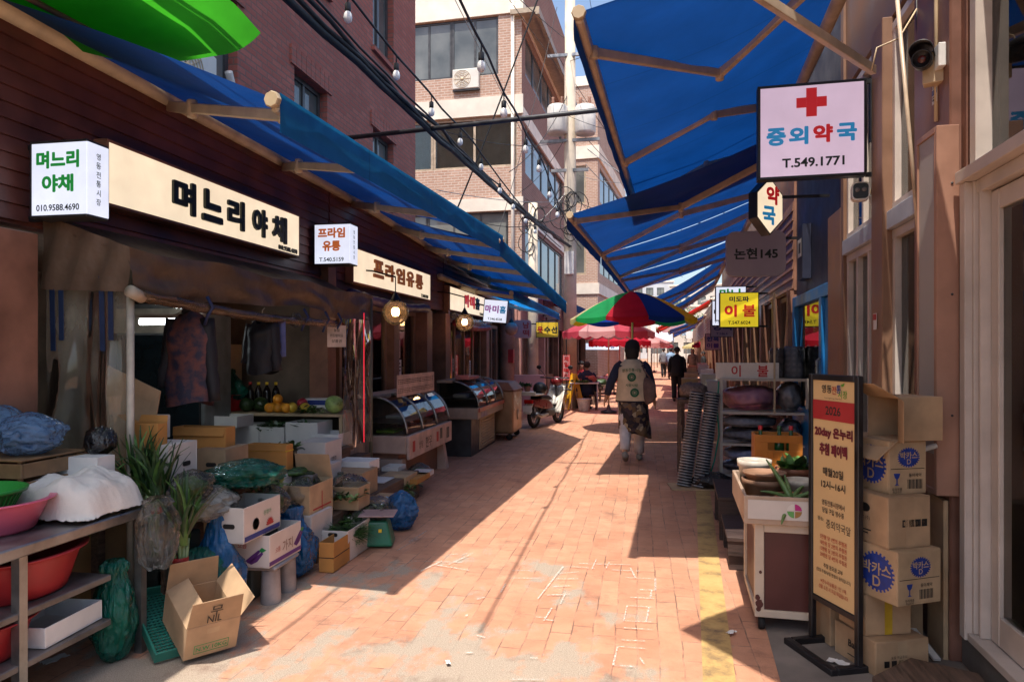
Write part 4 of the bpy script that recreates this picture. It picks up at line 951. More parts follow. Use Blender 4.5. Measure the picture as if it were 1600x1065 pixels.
# inside: fluorescent tube, fridge, bright strip
p = at_d(268,503,5.7); T = thing('tube_light', 'bright fluorescent tube glowing inside the vegetable shop', 'light', p, R(4))
m = MB(); m.box(-.28,.28,-.03,.03,.03,.06); m.build('housing', M_white, T); m = MB(); m.tube([(-.27,0,0),(.27,0,0)], .022, 10); m.build('tube', emit('cool_tube', (.85,.95,1), 26), T)
T = thing('display_fridge', 'tall dark glass door fridge at the back of the vegetable shop', 'fridge', (-4.50, 6.0, 0), R(4))
m = MB(); m.box(-.45,.45,0,.5,0,2.0); m.build('cabinet', mat('fridge_grey', (.18,.19,.19), .4), T, bev=.01)
m = MB(); m.box(-.42,.42,-.04,-.003,.12,1.7); d_ = m.build('door', mat('fridge_door', (.012,.02,.025), .12), T, bev=.006)
m = MB(); m.box(-.45,.45,-.03,-.002,1.72,1.95); m.build('header', mat('fridge_header', (.5,.45,.36), .4), T)
m = MB(); m.box(-.4,-.37,-.07,-.041,.8,1.3); m.build('handle', M_steel, d_)
T = thing('cabinet', 'white narrow cabinet with paper notes behind the hanging jacket', 'cabinet', (-4.36, 6.62, 0), R(6))
m = MB(); m.box(-.13,.13,0,.4,0,1.62); m.build('body', M_cream, T, bev=.006)
m = MB(); m.box(-.1,.12,-.004,-.001,1.25,1.5); m.build('notice', M_foam, T); m = MB(); m.box(-.1,.0,-.004,-.001,.95,1.15); m.build('notice', M_yelp, T)
for i in range(4):
    pass
m = MB(); m.tube([(0,0,.66),(0,0,1.92)], .0042, 8); o = tag(m.build('led_strip', emit('red_led', (1,.03,.06), .65), loc=(FX+.16, 6.5, 0)), 'thin glowing red vertical light strip at the far side of the vegetable booth', 'light strip')
p = at_x(526,525,FX+.05); T = thing('paper_notice', 'small handwritten paper notice hanging from the brown canopy', 'notice', p, R(20))
m = MB(); m.box(-.085,.085,0,.003,-.1,.1); m.build('sheet', mat('pink_paper', (.62,.44,.36), .8), T)
m = MB()
for i, s_ in enumerate(('농협','카드받아요','상품권')): m.text(s_, 0, .055-.05*i, .03, -.002, .01, (.05,.12,.09)[i])
m.build('lettering', M_ink, T)
# hanging clothes
def jacket(label, px, pt, pb, x, wpx, m, seed, cloths):
    t_ = at_x(px, pt, x); h = t_.z-at_x(px, pb, x).z; w = (at_y(px+wpx/2, pt, t_.y)-at_y(px-wpx/2, pt, t_.y)).length
    T = thing('hanging_jacket', label, 'jacket', t_, 0)
    def body(u, v):
        q = 2*PI*u; ww = (w*.18 + w*.22*min(1, v*6)**.6) * (1+.12*v); dd = .05+.05*min(1, v*5)
        k = 1+.16*noise.noise((math.cos(q)*1.5, math.sin(q)*1.5, v*3+seed)) - .10*abs(noise.noise((math.cos(q)*4, math.sin(q)*4, v*5+seed)))
        return V((math.cos(q)*ww*k, math.sin(q)*dd*k, -.05*h-h*.86*v + .02*math.sin(q*2+seed)))
    b = MB(); b.grid(body, 40, 26); b.build('body', m, T)
    for s_ in (-1, 1):
        b = MB(); pts = [V((s_*w*(.30+.17*i/8), -.015*i/8, -.10*h-h*(.72+.06*s_)*i/8)) for i in range(9)]
        b.tube(pts, [.05+.012*noise.noise((i*.9, seed, s_)) - .012*i/8 for i in range(9)], 12); b.build('sleeve', cloths, T)
    b = MB(); b.lathe([(.05,-.07*h),(.06,-.03*h),(.05,.0)], n=14, sy=.6); b.build('collar', cloths, T)
    b = MB(); b.tube([(-w*.3,0,-.07*h),(0,0,.02),(w*.3,0,-.07*h)], .006, 6); b.tube([(0,0,.02),(0,0,.06),(.02,0,.08)], .004, 6); b.build('hanger', M_white, T)
    return T
M_jk = mat('dark_print_jacket', (.14,.05,.045), .75, .3, 13, .3, 40, col2=(.02,.02,.045), amt=.25)
M_jk2 = mat('black_jacket', (.012,.011,.016), .7, .3, 8, .2)
jacket('dark patterned jacket on a hanger at the left of the stall opening', 297, 482, 645, -2.93, 86, M_jk, 3, M_jk2)
jacket('black jacket bunched with a blue cloth under the canopy', 410, 497, 590, -2.86, 52, M_jk2, 8, M_jk2)
p = at_x(432,505,-2.80); m = MB(); m.grid(lambda u, v: V((-.07+.14*u, .012*math.sin(u*14)+.01*v, -.28*v+.02*u)), 14, 10); tag(m.build('cloth', mat('blue_cloth', (.11,.14,.34), .85), loc=p, solid=.006), 'periwinkle blue cloth hung beside the bunched black jacket', 'cloth')
p = at_x(462,500,-2.77); m = MB(); m.blob((0,0,0),(.05,.05,.06),2,.4,2,18,10); tag(m.build('tied_bag', B_clear, loc=p), 'small clear bag tied up at the canopy roll beside the blue cloth', 'bag')
# shelf with produce, running back into the shop and facing down the street
ZS = .92; YS = 6.58
T = thing('display_shelf', 'white display shelf carrying oranges and bottles inside the stall', 'shelf', (-3.53, YS, 0))
m = MB(); m.box(-.64,.62,0,.5,ZS-.03,ZS); m.build('top', M_cream, T, bev=.003)
m = MB(); m.box(-.64,.58,.03,.5,.55,.58); m.build('shelf', M_cream, T, bev=.003)
m = MB(); m.box(-.64,.58,.48,.499,.0,ZS-.031); m.build('back', M_int, T)
for x in (-.64, .585):
    m = MB(); m.box(x,x+.034,.0,.04,0,ZS-.031); m.build('leg', M_cream, T)
m = MB(); m.box(.625,.645,.0,.52,0,.93)
for i in range(9): m.box(.646,.652,.005+.057*i,.055+.057*i,.01,.92)
m.build('side_panel', mat('pale_plank', (.44,.33,.27), .6), T)
def sx(px, dy=.12): return at_y(px, 640, YS+dy).x
def front_box(label, pl, pr, pt, pb, y, d, z0=None, **k):
    a, b_ = at_y(pl, pb, y), at_y(pr, pb, y); top = at_y((pl+pr)/2, pt, y).z; zb = (a.z+b_.z)/2 if z0 is None else z0
    return carton(label, (a.x+b_.x)/2, y+d/2, zb, b_.x-a.x, d, top-zb, **k)
xt = sx(353)
basin('deep red plastic tub on the left end of the produce shelf', xt, YS+.2, ZS+.002, .15, .17, mat('red_plastic', (.42,.012,.02), .35, bump=.02), name='tub', cat='tub')
bag('teal netted bag heaped in the deep red tub on the shelf', xt+.03, YS+.2, ZS+.10, (.15,.15,.17), B_teal, 5, neck=.05, ts=.35)
M_melon = mat('watermelon_skin', (.03,.065,.02), .35, .3, 25, .05); M_orange = mat('orange_peel', (.85,.35,.03), .45, .1, 30, .2, 200)
def ball(name, label, cat, x, y, z, r, m, grp, sz=.95):
    b = MB(); b.blob((0,0,r*sz),(r,r,r*sz),x*9,.06,1.3,18,12); return tag(b.build(name, m, loc=(x,y,z)), label, cat, grp)
for i, (px, r) in enumerate(((384,.075),(406,.08))): ball('watermelon', ('dark green watermelon against the red tub','dark green watermelon next to the oranges')[i], 'watermelon', sx(px), YS+.14, ZS, r, M_melon, 'watermelons on the shelf')
for i, (px, dy, dz) in enumerate(((421,.06,0),(434,.06,0),(447,.06,0),(427,.15,0),(441,.15,0),(434,.10,.085))): ball('orange', 'bright orange fruit in the heap in front of the bottles', 'orange', sx(px, dy), YS+dy, ZS+dz, .052, M_orange, 'oranges on the shelf')
M_yv = mat('yellow_fruit', (.75,.5,.05), .45)
for i, (px, mm, l) in enumerate(((458,M_yv,'yellow fruit in shining film past the oranges'),(468,mat('crimson_fruit',(.4,.02,.04),.4),'crimson fruit in shining film past the oranges'),(478,M_yv,'yellow fruit at the right end of the fruit heap'))): ball('fruit', l, 'fruit', sx(px), YS+.10+.08*(i%2), ZS+.04*(i%2), .055, mm, 'wrapped fruit on the shelf')
leaves('heap of wrapped dark greens between the fruit and the cabbage', 'leaf_vegetables', 'vegetables', sx(486), YS+.1, ZS, 110, .1, .02, [M_leaf, M_leafd], (.09,.07), .5, 4)
leaves('pale sprouts on a white tray left of the cabbage', 'sprouts', 'vegetables', sx(500), YS+.08, ZS, 130, .07, .006, [mat('sprout', (.6,.5,.36), .6), M_leafp], (.09,.06), .3, 5)
o = ball('cabbage', 'round pale green cabbage in film at the end of the shelf', 'cabbage', sx(524), YS+.1, ZS, .095, mat('cabbage_skin', (.34,.5,.16), .35, .3, 14, .3, 30), None)
M_soy = mat('soy_bottle', (.012,.008,.008), .15)
for i, px in enumerate((391,404,417,431)):
    T = thing('sauce_bottle', ('dark sauce bottle with a red cap','dark sauce bottle at the left of the yellow capped trio','dark sauce bottle in the middle of the yellow capped trio','dark sauce bottle at the right of the yellow capped trio')[i], 'bottle', (sx(px,.3), YS+.3, ZS), 0, 'sauce bottles on the shelf')
    m = MB(); m.lathe([(0,0),(.038,.0),(.04,.02),(.04,.19),(.03,.23),(.014,.255),(.014,.27),(0,.27)], n=16); m.build('bottle_body', M_soy, T)
    m = MB(); m.lathe([(0,.30),(.017,.30),(.017,.271),(0,.271)], n=12); m.build('cap', M_redink if i == 0 else M_yelp, T)
carton('blue and white food box behind the pale sprouts', sx(497,.3), YS+.32, ZS, .27, .16, .13, 0, m=M_foam, lid='closed', marks=[('f','rect',-.12,.07,(.24,.05),M_blueink)])
# ================================================================ cartons stacked before the shelf
T = thing('display_stand', 'low wooden stepped stand under the vegetable boxes', 'stand', (-2.6, 5.0, 0))
m = MB()
m.box(-.5,.0,-1.5,-.25,.64,.68); m.box(-.02,.0,-1.5,-.25,.1,.639); m.box(-.46,-.14,-.24,1.9,.46,.50); m.box(-.16,-.14,-.24,1.9,0,.459); m.box(-.138,.28,-.2,2.2,.24,.28); m.box(.26,.28,-.2,2.2,.0,.239)
m.build('boards', M_wood, T)
for x, y in ((-.48,-1.48),(-.05,-1.48),(-.48,-.3),(-.05,-.3)):
    m = MB(); m.box(x,x+.05,y,y+.05,0,.639); m.build('leg', M_wood, T)
M_green_p = mat('green_print', (.02,.25,.09), .6, .1, 9, 0)
left_box('white box with a green patch and red characters on its side', 205, 263, 308, 697, 770, -2.66, .681, m=M_cardw, lid='closed', hole=[('r',.03,.2)], marks=[('r','七不二',.02,.09,.05,M_redink,.01),('f','poly',-.02,.16,((0,.02),(.1,.05),(.11,-.02),(.03,-.06)),M_green_p)])
left_box('orange cardboard box open on top at the left end of the box stack', 200, 246, 262, 662, 706, -2.72, .98, m=M_cardor, flaps=[('l',60),('b',20)])
left_box('small white printed box behind the open orange one', 222, 252, 266, 650, 680, -2.95, 1.0, m=M_cardw, lid='closed', marks=[('f','rect',-.02,.03,(.05,.03),M_redink)])
left_box('plain brown box with a hand hole in the middle of the stack', 308, 352, 388, 703, 748, -2.64, .681, m=M_card, lid='closed', hole=[('f',.0,.13),('r',.0,.13)])
left_box('wide open orange cardboard box on the plain brown box', 270, 352, 368, 668, 700, -2.7, .90, m=M_cardor, flaps=[('f',165)])
front_box('white foam tray at the back edge of the shelf opening', 306, 370, 650, 668, 6.2, .3, m=M_foam)
M_yrope = mat('yellow_rope', (.7,.5,.04), .6)
T = left_box('orange cardboard box tied with yellow string', 386, 448, 458, 695, 742, -2.62, .6, m=M_cardor, lid='open', flaps=[('f',170),('b',170)], band=(M_yrope,.19))
left_box('white box with purple and dark print beneath the string tied one', 386, 444, 456, 742, 790, -2.56, .30, m=M_cardw, lid='closed', marks=[('f','rect',-.1,.19,(.2,.02),M_blueink)])
left_box('white box with handwritten green letters beside the string tied one', 464, 508, 534, 692, 727, -2.62, .5, m=M_cardw, lid='closed', hole=[('f',.0,.14)], marks=[('f','산달래',.0,.06,.07,M_greenink,.0),('r','rect',-.12,.02,(.24,.025),M_blueink),('r','친환경',.0,.12,.035,M_ink,.01)])
left_box('grey white box under the handwritten one', 464, 510, 533, 728, 765, -2.55, .28, m=M_cardw, lid='closed')
for pl, pr, pt, pb, y, l in ((366,404,664,692,6.42,'foam tray of purple onions at the left of the lower shelf'),(405,444,667,690,6.40,'foam tray of bagged greens in the middle of the lower shelf'),(446,496,660,686,6.40,'deep foam box at the right of the lower shelf'),(488,528,678,690,6.36,'flat foam tray at the far end of the lower shelf')):
    front_box(l, pl, pr, pt, pb, y, .34, .62, m=M_foam, name='foam_tray', cat='tray', group='foam trays on the lower shelf')
T = thing('low_table', 'brown low table under the foam trays before the shelf', 'table', (-3.4,6.2,0)); tr = MB(); tr.box(-.75,.62,-.08,.36,.585,.618); tr.build('top', M_wood, T)
for x in (-.73,.57): m = MB(); m.box(x,x+.04,-.06,.3,0,.584); m.build('leg', M_wood, T)
p = at_y(385,672,6.55); M_on = mat('purple_onion', (.12,.02,.06), .35)
for i in range(6): ball('onion', 'small purple onion in the tilted foam tray', 'onion', p.x+.06*(i%3)-.05, p.y+.07*(i//3)-.04, .66, .035, M_on, 'purple onions in the foam tray')
for px, py, x, n, sd, l in ((425,664,6.55,120,1,'bagged dark greens on the middle foam tray'),(440,700,-2.8,160,2,'glossy dark greens piled on the string tied box'),(470,663,6.55,60,3,'dark greens inside the deep foam box')):
    p = at_y(px, py, x) if x > 0 else at_x(px, py, x); leaves(l, 'leaf_vegetables', 'vegetables', p.x, p.y, p.z-.03, n, .09, .022, [M_leafd, M_leaf, mat('silver_leaf', (.2,.26,.2), .2)], (.09,.13), .5, sd)
# cucumbers
M_cuc = mat('cucumber_skin', (.05,.12,.03), .4, .4, 30, .3, 60)
left_box('grey tray of cucumbers in front of the stacked white boxes', 446, 488, 502, 742, 768, -2.45, .36, m=mat('grey_tray', (.36,.33,.34), .6), name='vegetable_tray', cat='tray')
for i in range(9):
    p = at_x(452+i*5.5, 742, -2.56-.02*(i%3)); m = MB(); a = rnd.uniform(.2,.9); k = [V((math.cos(a)*q, math.sin(a)*q, .012*math.sin((q+.12)*12))) for q in [-.12+.03*j for j in range(9)]]
    m.tube(k, [.006,.016,.02,.021,.021,.021,.02,.016,.006], 10); tag(m.build('cucumber', M_cuc, loc=(p.x, p.y, p.z+.015*(i%3))), 'green cucumber lying in the grey tray', 'cucumber', 'cucumbers in the grey tray')
left_box('pale cardboard box with a red ribbon print on its side', 424, 484, 520, 760, 808, -2.33, .281, m=M_cardlt, flaps=[('b',-15)], marks=[('r','rect',-.14,.11,(.3,.012),M_redink),('r','rect',.0,.03,(.012,.2),M_redink)])
left_box('white box underneath the ribbon printed one', 470, 486, 519, 808, 838, -2.3, .12, m=M_cardw, lid='closed')
left_box('brown cardboard box wrapped in clear film under a white lid', 505, 566, 590, 740, 772, -2.35, .281, m=M_card, lid='closed')
left_box('white foam lid box on the film wrapped brown one', 524, 577, 593, 722, 740, -2.4, .46, m=M_foam, lid='closed', name='foam_box')
left_box('shallow tray of greens wrapped in clear film', 516, 560, 578, 762, 790, -2.2, .281, m=M_cardlt, lid='tray', name='vegetable_tray', cat='tray')
left_box('wide round edged tray of sprouts wrapped in film near the blue bag', 540, 606, 626, 783, 812, -2.12, .26, m=M_card, lid='tray', name='vegetable_tray', cat='tray')
left_box('orange box open beside the dark curtain of the glass counter', 606, 652, 672, 757, 782, -2.22, .24, m=M_cardor, name='vegetable_tray', cat='tray')
left_box('white printed side box at the right end of the trays', 636, 664, 678, 748, 780, -2.24, .24, m=M_cardw, name='vegetable_tray', cat='tray')
left_box('white foam box with a green bag near the glass counter', 596, 622, 634, 730, 750, -2.5, .28, m=M_foam, name='foam_box')
for px, py, x, n, sd, sp, l in ((545,770,-2.3,140,11,(.1,.14),'green leaves on the film wrapped tray'),(590,785,-2.25,160,12,(.13,.16),'dark salad leaves spread on the wide tray'),(500,752,-2.45,60,13,(.06,.06),'pale leaves sticking out of the ribbon printed box'),(630,757,-2.35,90,14,(.12,.14),'dark mushrooms and leaves on the orange tray')):
    p = at_x(px, py, x); leaves(l, 'leaf_vegetables', 'vegetables', p.x, p.y, p.z-.035, n, .08, .016, [M_leaf, M_leafd, M_leafp], sp, .5, sd)
M_film = glass('cling_film', (.94,.94,.92), .12, (.6,.57,.52), .07, 1.4, .9, 14)
for px, py, x, r, l in ((548,758,-2.36,(.13,.16,.10),'crumpled cling film over the brown box and tray'),(586,790,-2.22,(.15,.2,.09),'crumpled cling film over the wide sprout tray'),(470,768,-2.45,(.1,.12,.11),'crumpled clear film standing up behind the ribbon printed box')):
    p = at_x(px, py, x); m = MB(); m.blob((0,0,0), r, px, .35, 2.4, 40, 24, ridge=True); tag(m.build('cling_film', M_film, loc=(p.x,p.y,p.z-.02)), l, 'plastic film')
p = at_z(641,833,0); bag('blue plastic bag with its crumpled top spread open beside the trays', p.x-.12, p.y+.12, .0, (.13,.13,.17), B_blue, 21, amp=.35)
# green spring scale
p = at_z(604,860,0); T = thing('kitchen_scale', 'green spring scale with a flat pan at the edge of the stall', 'scale', (p.x-.12, p.y+.13, 0), R(12))
M_scg = mat('green_enamel', (.015,.14,.075), .4, .15, 6, .05)
m = MB(); m.hexa([(-.13,-.11,.015),(.13,-.11,.015),(.13,.11,.015),(-.13,.11,.015),(-.085,-.075,.21),(.085,-.075,.21),(.085,.075,.21),(-.085,.075,.21)]); m.build('body', M_scg, T, bev=.02, seg=3)
m = MB(); m.tube([(0,0,.21),(0,0,.25)], .03, 12); m.build('stem', M_steel, T)
m = MB(); m.box(-.14,.14,-.12,.12,.25,.262); m.build('pan', mat('rose_pan', (.45,.3,.3), .35), T, bev=.004)
m = MB(); m.box(.02,.045,-.108,-.1,.13,.155); m.build('plate', M_yelp, T)
# chives box, brown box, bags
left_box('white box heaped with green chives', 497, 543, 578, 830, 882, -2.1, .004, m=M_cardw, hole=[('f',.0,.2),('r',.0,.19)], marks=[('r','무농약',.0,.1,.05,M_greenink,.01)])
p = at_x(535,832,-2.2); leaves('heap of fine green chives rising out of the white box', 'chives', 'vegetables', p.x, p.y+.05, p.z-.03, 900, .17, .005, [M_leaf, M_leafd], (.09,.09), .25, 31, lay=.5, curl=.3)
left_box('small double decked brown box standing on the paving', 498, 521, 547, 848, 898, -2.1, .004, m=M_cardor, marks=[('r','rect',-.13,.1,(.26,.006),M_ink),('f','rect',-.06,.1,(.12,.006),M_ink)])
left_box('open brown box between the chives and the green scale', 540, 566, 582, 822, 862, -2.3, .004, m=M_cardor)
p = at_x(508,835,-2.45); bag('black plastic bag crumpled behind the chives box', p.x, p.y+.15, .03, (.13,.13,.17), B_black, 33, amp=.4)
p = at_z(472,912,0); bag('tall blue plastic bag sagging beside the aubergine box', p.x-.14, p.y+.14, 0, (.15,.15,.24), B_blue, 24, neck=.3, ts=.5)
p = at_z(352,966,0); bag('largest blue plastic bag gathered to a point on the ground before the stall', -2.42, 3.72, 0, (.16,.115,.31), B_blue, 27, neck=.16, ts=.45)
# aubergine box on a grey stool
bx = -2.2; c = at_x(421,888,bx); zt = c.z
T = thing('plastic_stool', 'grey plastic stool under the aubergine box', 'stool', (bx-.16, c.y+.2, 0), R(3))
m = MB(); m.box(-.17,.17,-.17,.17,zt-.03,zt-.002); m.build('seat', mat('grey_plastic', (.3,.29,.3), .45), T, bev=.01)
for x in (-.11,.11):
    for y in (-.11,.11):
        m = MB(); m.lathe([(.062,0),(.055,zt-.031)], (x,y,0), 16); m.build('leg', mat('grey_plastic', (.3,.29,.3), .45), T)
M_aub = mat('aubergine_print', (.12,.03,.2), .6, .1, 9, 0)
def auberg(u, v, k): return [('r' if k > 0 else 'f','poly',u,v,((-.05,-.03),(-.03,-.045),(.01,-.02),(.05,.03),(.04,.04),(.0,.01)),M_aub),('r' if k > 0 else 'f','poly',u+.02,v-.012,((-.05,-.03),(-.03,-.04),(.01,-.02),(.05,.03),(.04,.04),(.0,.01)),M_aub),('r' if k > 0 else 'f','poly',u+.06,v+.035,((-.02,.0),(.0,.02),(.03,.005),(.0,-.012)),M_greenink)]
left_box('white aubergine box with purple vegetable print on the grey stool', 360, 421, 470, 837, 888, bx, zt, m=M_cardw, inm=M_cardin, marks=auberg(.02,.07,-1)+auberg(.15,.10,1)+[('f','으뜸',-.05,.13,.03,M_redink,.01),('f','가지',-.1,.03,.03,M_aub,.02),('r','가지',.02,.09,.07,M_brown,.0),('r','으뜸',-.1,.09,.03,M_redink,.0),('r','rect',-.2,.012,(.4,.025),M_purpleink)])
left_box('white box printed with a red rising sun on the aubergine box', 320, 381, 438, 794, 836, -2.24, zt+.2, m=M_cardw, hole=[('f',.03,.1)], marks=[('f','rect',-.13,.06,(.07,.06),M_cardin),('r','rect',-.2,.01,(.4,.028),M_blueink),('r','poly',.08,.05,tuple((.05*(1 if i%2 else .7)*math.cos(PI*i/18), .05*(1 if i%2 else .7)*math.sin(PI*i/18)) for i in range(19)),M_redink),('r','춘향가',.05,.135,.03,M_greenink,.0),('r','disc',-.08,.09,(.035,.035),M_ink),('r','disc',-.08,.09,(.031,.031),M_cardw),('r','C.W.Farm',-.08,.09,.012,M_ink,.0)])
p = at_x(345,770,-2.42); bag('teal plastic bag of vegetables lying over the rising sun box', p.x-.02, p.y+.3, .70, (.2,.24,.085), B_teal, 41, amp=.35, fill=M_leafd)
p = at_x(315,790,-2.46); bag('white see-through bag of radishes beside the rising sun box', p.x-.03, p.y+.12, .56, (.14,.18,.10), bagmat('milky_plastic', (.55,.55,.52), .5), 42, amp=.35, fill=mat('radish', (.62,.6,.5), .5))
T = thing('bag_stand', 'dark crate supporting the white radish bag', 'crate', (-2.60, 4.12, 0)); m = MB(); m.box(-.14,.24,-.12,.2,0,.55); m.build('body', mat('dark_crate', (.04,.05,.045), .6), T, bev=.01)
# leeks and bags at the near end
def leeks(label, px, py, x, n, L, seed):
    p = at_x(px, py, x); rr = random.Random(seed); T = thing('leek_bundle', label, 'leeks', (p.x, p.y, p.z))
    b = MB()
    for i in range(n):
        a, r_ = rr.uniform(0,2*PI), rr.uniform(0,.05); q = V((math.cos(a)*r_, math.sin(a)*r_, 0)); tp = q*(2.4)+V((rr.gauss(0,.06), rr.gauss(0,.06), L*rr.uniform(.7,1.1))); dr = rr.uniform(0,.16)*(rr.random() < .6); bd = V((rr.gauss(0,1), rr.gauss(0,1), 0))*.05
        k = 6; s_ = V((math.sin(a), -math.cos(a), 0)); L_ = []
        for j in range(k+1):
            t_ = j/k; pt = q.lerp(tp, t_)+V((0,0,-dr*t_**4))+q*.8*t_*t_+bd*t_**3; w_ = .012*(1-t_)**.5+.002; L_ += [pt-s_*w_, pt+V((0,0,.0))+q*.12, pt+s_*w_]
        b.m = 0 if rr.random() < .6 else 1
        b.add(L_, [(3*j,3*j+1,3*j+4,3*j+3) for j in range(k)]+[(3*j+1,3*j+2,3*j+5,3*j+4) for j in range(k)], True)
    b.build('leaves', [M_leafd, M_leaf], T)
    b = MB()
    for i in range(16):
        a, r_ = rr.uniform(0,2*PI), rr.uniform(.0,.034); b.tube([(r_*.7*math.cos(a),r_*.7*math.sin(a),-.34),(r_*math.cos(a),r_*math.sin(a),-.1),(r_*1.3*math.cos(a),r_*1.3*math.sin(a),.03)], [.008,.009,.011], 7)
    b.build('stalks', mat('leek_stalk', (.34,.42,.22), .45, .2, 12, .05, col2=(.1,.2,.06)), T)
    b = MB(); b.lathe([(.037,-.1),(.041,-.09),(.041,-.075),(.039,-.065)], n=16); b.build('rubber_band', M_redink, T)
    return T
leeks('bundle of dark green leeks standing beside the radish bag', 282, 850, -2.40, 46, .36, 51)
leeks('taller leek bundle leaning at the booth post', 222, 770, -2.72, 40, .34, 52)
leeks('leek bundle between the booth post and the white characters box', 243, 772, -2.62, 40, .30, 53)
p = at_x(246,860,-2.42); bag('clear plastic bag standing upright beside the steel table', p.x, p.y, p.z-.10, (.09,.09,.19), B_clear, 61, amp=.3, neck=.7, ts=.8)
p = at_z(205,1016,0); bag('tall teal plastic bag of spring onions standing at the end of the steel table', -2.60, 3.12, 0, (.105,.09,.25), B_teal, 62, amp=.3, neck=.42, ts=.5, fill=mat('onion_white', (.16,.3,.14), .5))
p = at_z(255,945,0); bag('crumpled teal plastic bag between the tall teal bag and the big blue one', -2.48, 3.62, .0, (.16,.14,.22), B_teal, 63, amp=.4, fill=M_leafd)
T = thing('bag_stand', 'dark crate hidden behind the teal bags', 'crate', (-2.66, 3.62, 0)); m = MB(); m.box(-.1,.1,-.1,.16,0,.5); m.build('body', mat('dark_crate', (.04,.05,.045), .6), T, bev=.01)
# open carton leaning on a teal crate
T = thing('plastic_crate', 'teal mesh crate lying beneath the open cardboard box', 'crate', (-2.44, 3.385, .105), R(53), None, (R(21), 0))
m = MB(); M_tc = mat('teal_crate', (.03,.20,.15), .45, .15, 8, .05); w_, d_, h_ = .36, .52, .055
m.box(-w_/2,w_/2,-d_/2,-d_/2+.012,0.0,h_); m.box(-w_/2,w_/2,d_/2-.012,d_/2,0,h_); m.box(-w_/2,-w_/2+.012,-d_/2+.012,d_/2-.012,0,h_); m.box(w_/2-.012,w_/2,-d_/2+.012,d_/2-.012,0,h_); m.build('rim', M_tc, T, bev=.003)
m = MB()
for i in range(15): m.box(-w_/2+.013+i*.0215,-w_/2+.0215+i*.0215,-d_/2+.013,d_/2-.013,.008,.014)
for i in range(24): m.box(-w_/2+.013,w_/2-.013,-d_/2+.015+i*.0224,-d_/2+.0235+i*.0224,.0142,.02)
m.build('base_mesh', M_tc, T)
carton('open cardboard box with flaps up leaning on the teal crate in the sun', -2.262, 3.318, .078, .262, .34, .185, R(53), m=M_card, flaps=[('f',6),('b',4),('l',-62),('r',36)], tilt=(R(19),R(0)), fh=.48,
       marks=[('f','N.W.10KG',.0,.05,.024,M_greenink,.01),('f','rect',-.085,.026,(.17,.003),M_greenink),('f','rect',-.085,.072,(.17,.003),M_greenink),('f','rect',-.085,.0295,(.003,.042),M_greenink),('f','rect',.082,.0295,(.003,.042),M_greenink),('f','rect',-.03,.13,(.06,.03),M_cardlt)])
# handwriting on the front flap is a part of that box
bxo = [o for o in bpy.data.objects if o.get('label','').startswith('open cardboard box with flaps up')][0]
A = R(6); M_ = Matrix.Translation((0,-.17-.0015,.185)) @ Matrix.Rotation(A, 4, 'X')
m = MB(); m.text('무', .0, .085, .055, -.003, .0, .06, M=M_); m.text('NIL', -.005, .035, .045, -.003, .0, .07, M=M_); m.build('lettering', M_ink, bxo)
# ================================================================ steel table with tubs
T = thing('steel_table', 'stainless steel table with two lower shelves at the near left corner', 'table', (-2.9, 2.85, 0))
m = MB(); m.box(-.4,.4,-1.4,.42,.70,.75); m.build('top', M_steel, T, bev=.006)
for z in (.47,.255): m = MB(); m.box(-.38,.38,-1.38,.16,z-.03,z); m.build('shelf', mat('worn_steel', (.22,.2,.19), .5, .3, 5, .1, 80, .6), T, bev=.004)
for x, y in ((.345,-.36),(.345,.36),(-.38,.36)): m = MB(); m.box(x,x+.04,y,y+.04,0,.699); m.build('leg', M_steel, T)
M_ptub = mat('red_tub_plastic', (.33,.02,.025), .4, .12, 4, .03)
basin('large red plastic tub on the upper shelf of the steel table', -2.76, 2.70, .472, .27, .19, M_ptub, .95, 1.1, 'tub', 'tub')
basin('red plastic tub on the lowest shelf of the steel table', -2.78, 2.50, .257, .24, .17, M_ptub, 1, 1.05, 'tub', 'tub')
basin('wide pink plastic basin on top of the steel table', -2.86, 2.66, .752, .25, .14, mat('pink_plastic', (.66,.13,.22), .38, .06, 4, .02))
M_gb = mat('green_basket', (.03,.32,.05), .4, .1, 5, .02)
T = thing('colander', 'green plastic colander sitting in the pink basin', 'colander', (-2.92,2.64,.81))
B_ = MB(); B_.lathe([(.0,.03),(.15,.03),(.19,.11),(.205,.125),(.215,.125),(.21,.11)], n=40); B_.build('bowl', M_gb, T, solid=.004)
m = MB()
for i in range(44): q = 2*PI*i/44; m.beam((.156*math.cos(q),.156*math.sin(q),.033),(.194*math.cos(q),.194*math.sin(q),.108),.005,.006)
m.build('ribs', M_gb, T)
carton('white foam tray standing on the lowest shelf of the steel table', -2.70, 2.81, .257, .30, .36, .09, R(4), m=M_foam, name='foam_tray', cat='tray')
m = MB()
for a in range(3):
    m.box(-.2,.2,-.2,-.185,.01+a*.09,.08+a*.09); m.box(-.2,.2,.185,.2,.01+a*.09,.08+a*.09); m.box(.185,.2,-.184,.184,.01+a*.09,.08+a*.09); m.box(-.2,-.185,-.184,.184,.01+a*.09,.08+a*.09)
for a in (-.18,.16):
    for b_ in (-.183,.163): m.box(a,a+.02,b_,b_+.02,0,.27)
m.box(-.2,.2,-.2,.2,.27,.28); tag(m.build('wooden_crate', mat('tan_crate', (.3,.17,.08), .6), loc=(-3.08,3.06,.752), bev=.003), 'slatted wooden crate under the blue bags on the steel table', 'crate')
bag('upper pale blue plastic bag at the left edge on the wooden crate', -3.26, 3.1, 1.035, (.15,.15,.12), B_pblue, 71, amp=.25, crumple=.9)
bag('rounder pale blue plastic bag in front on the wooden crate', -3.02, 3.04, 1.033, (.15,.14,.105), B_pblue, 72, amp=.25, crumple=.9)
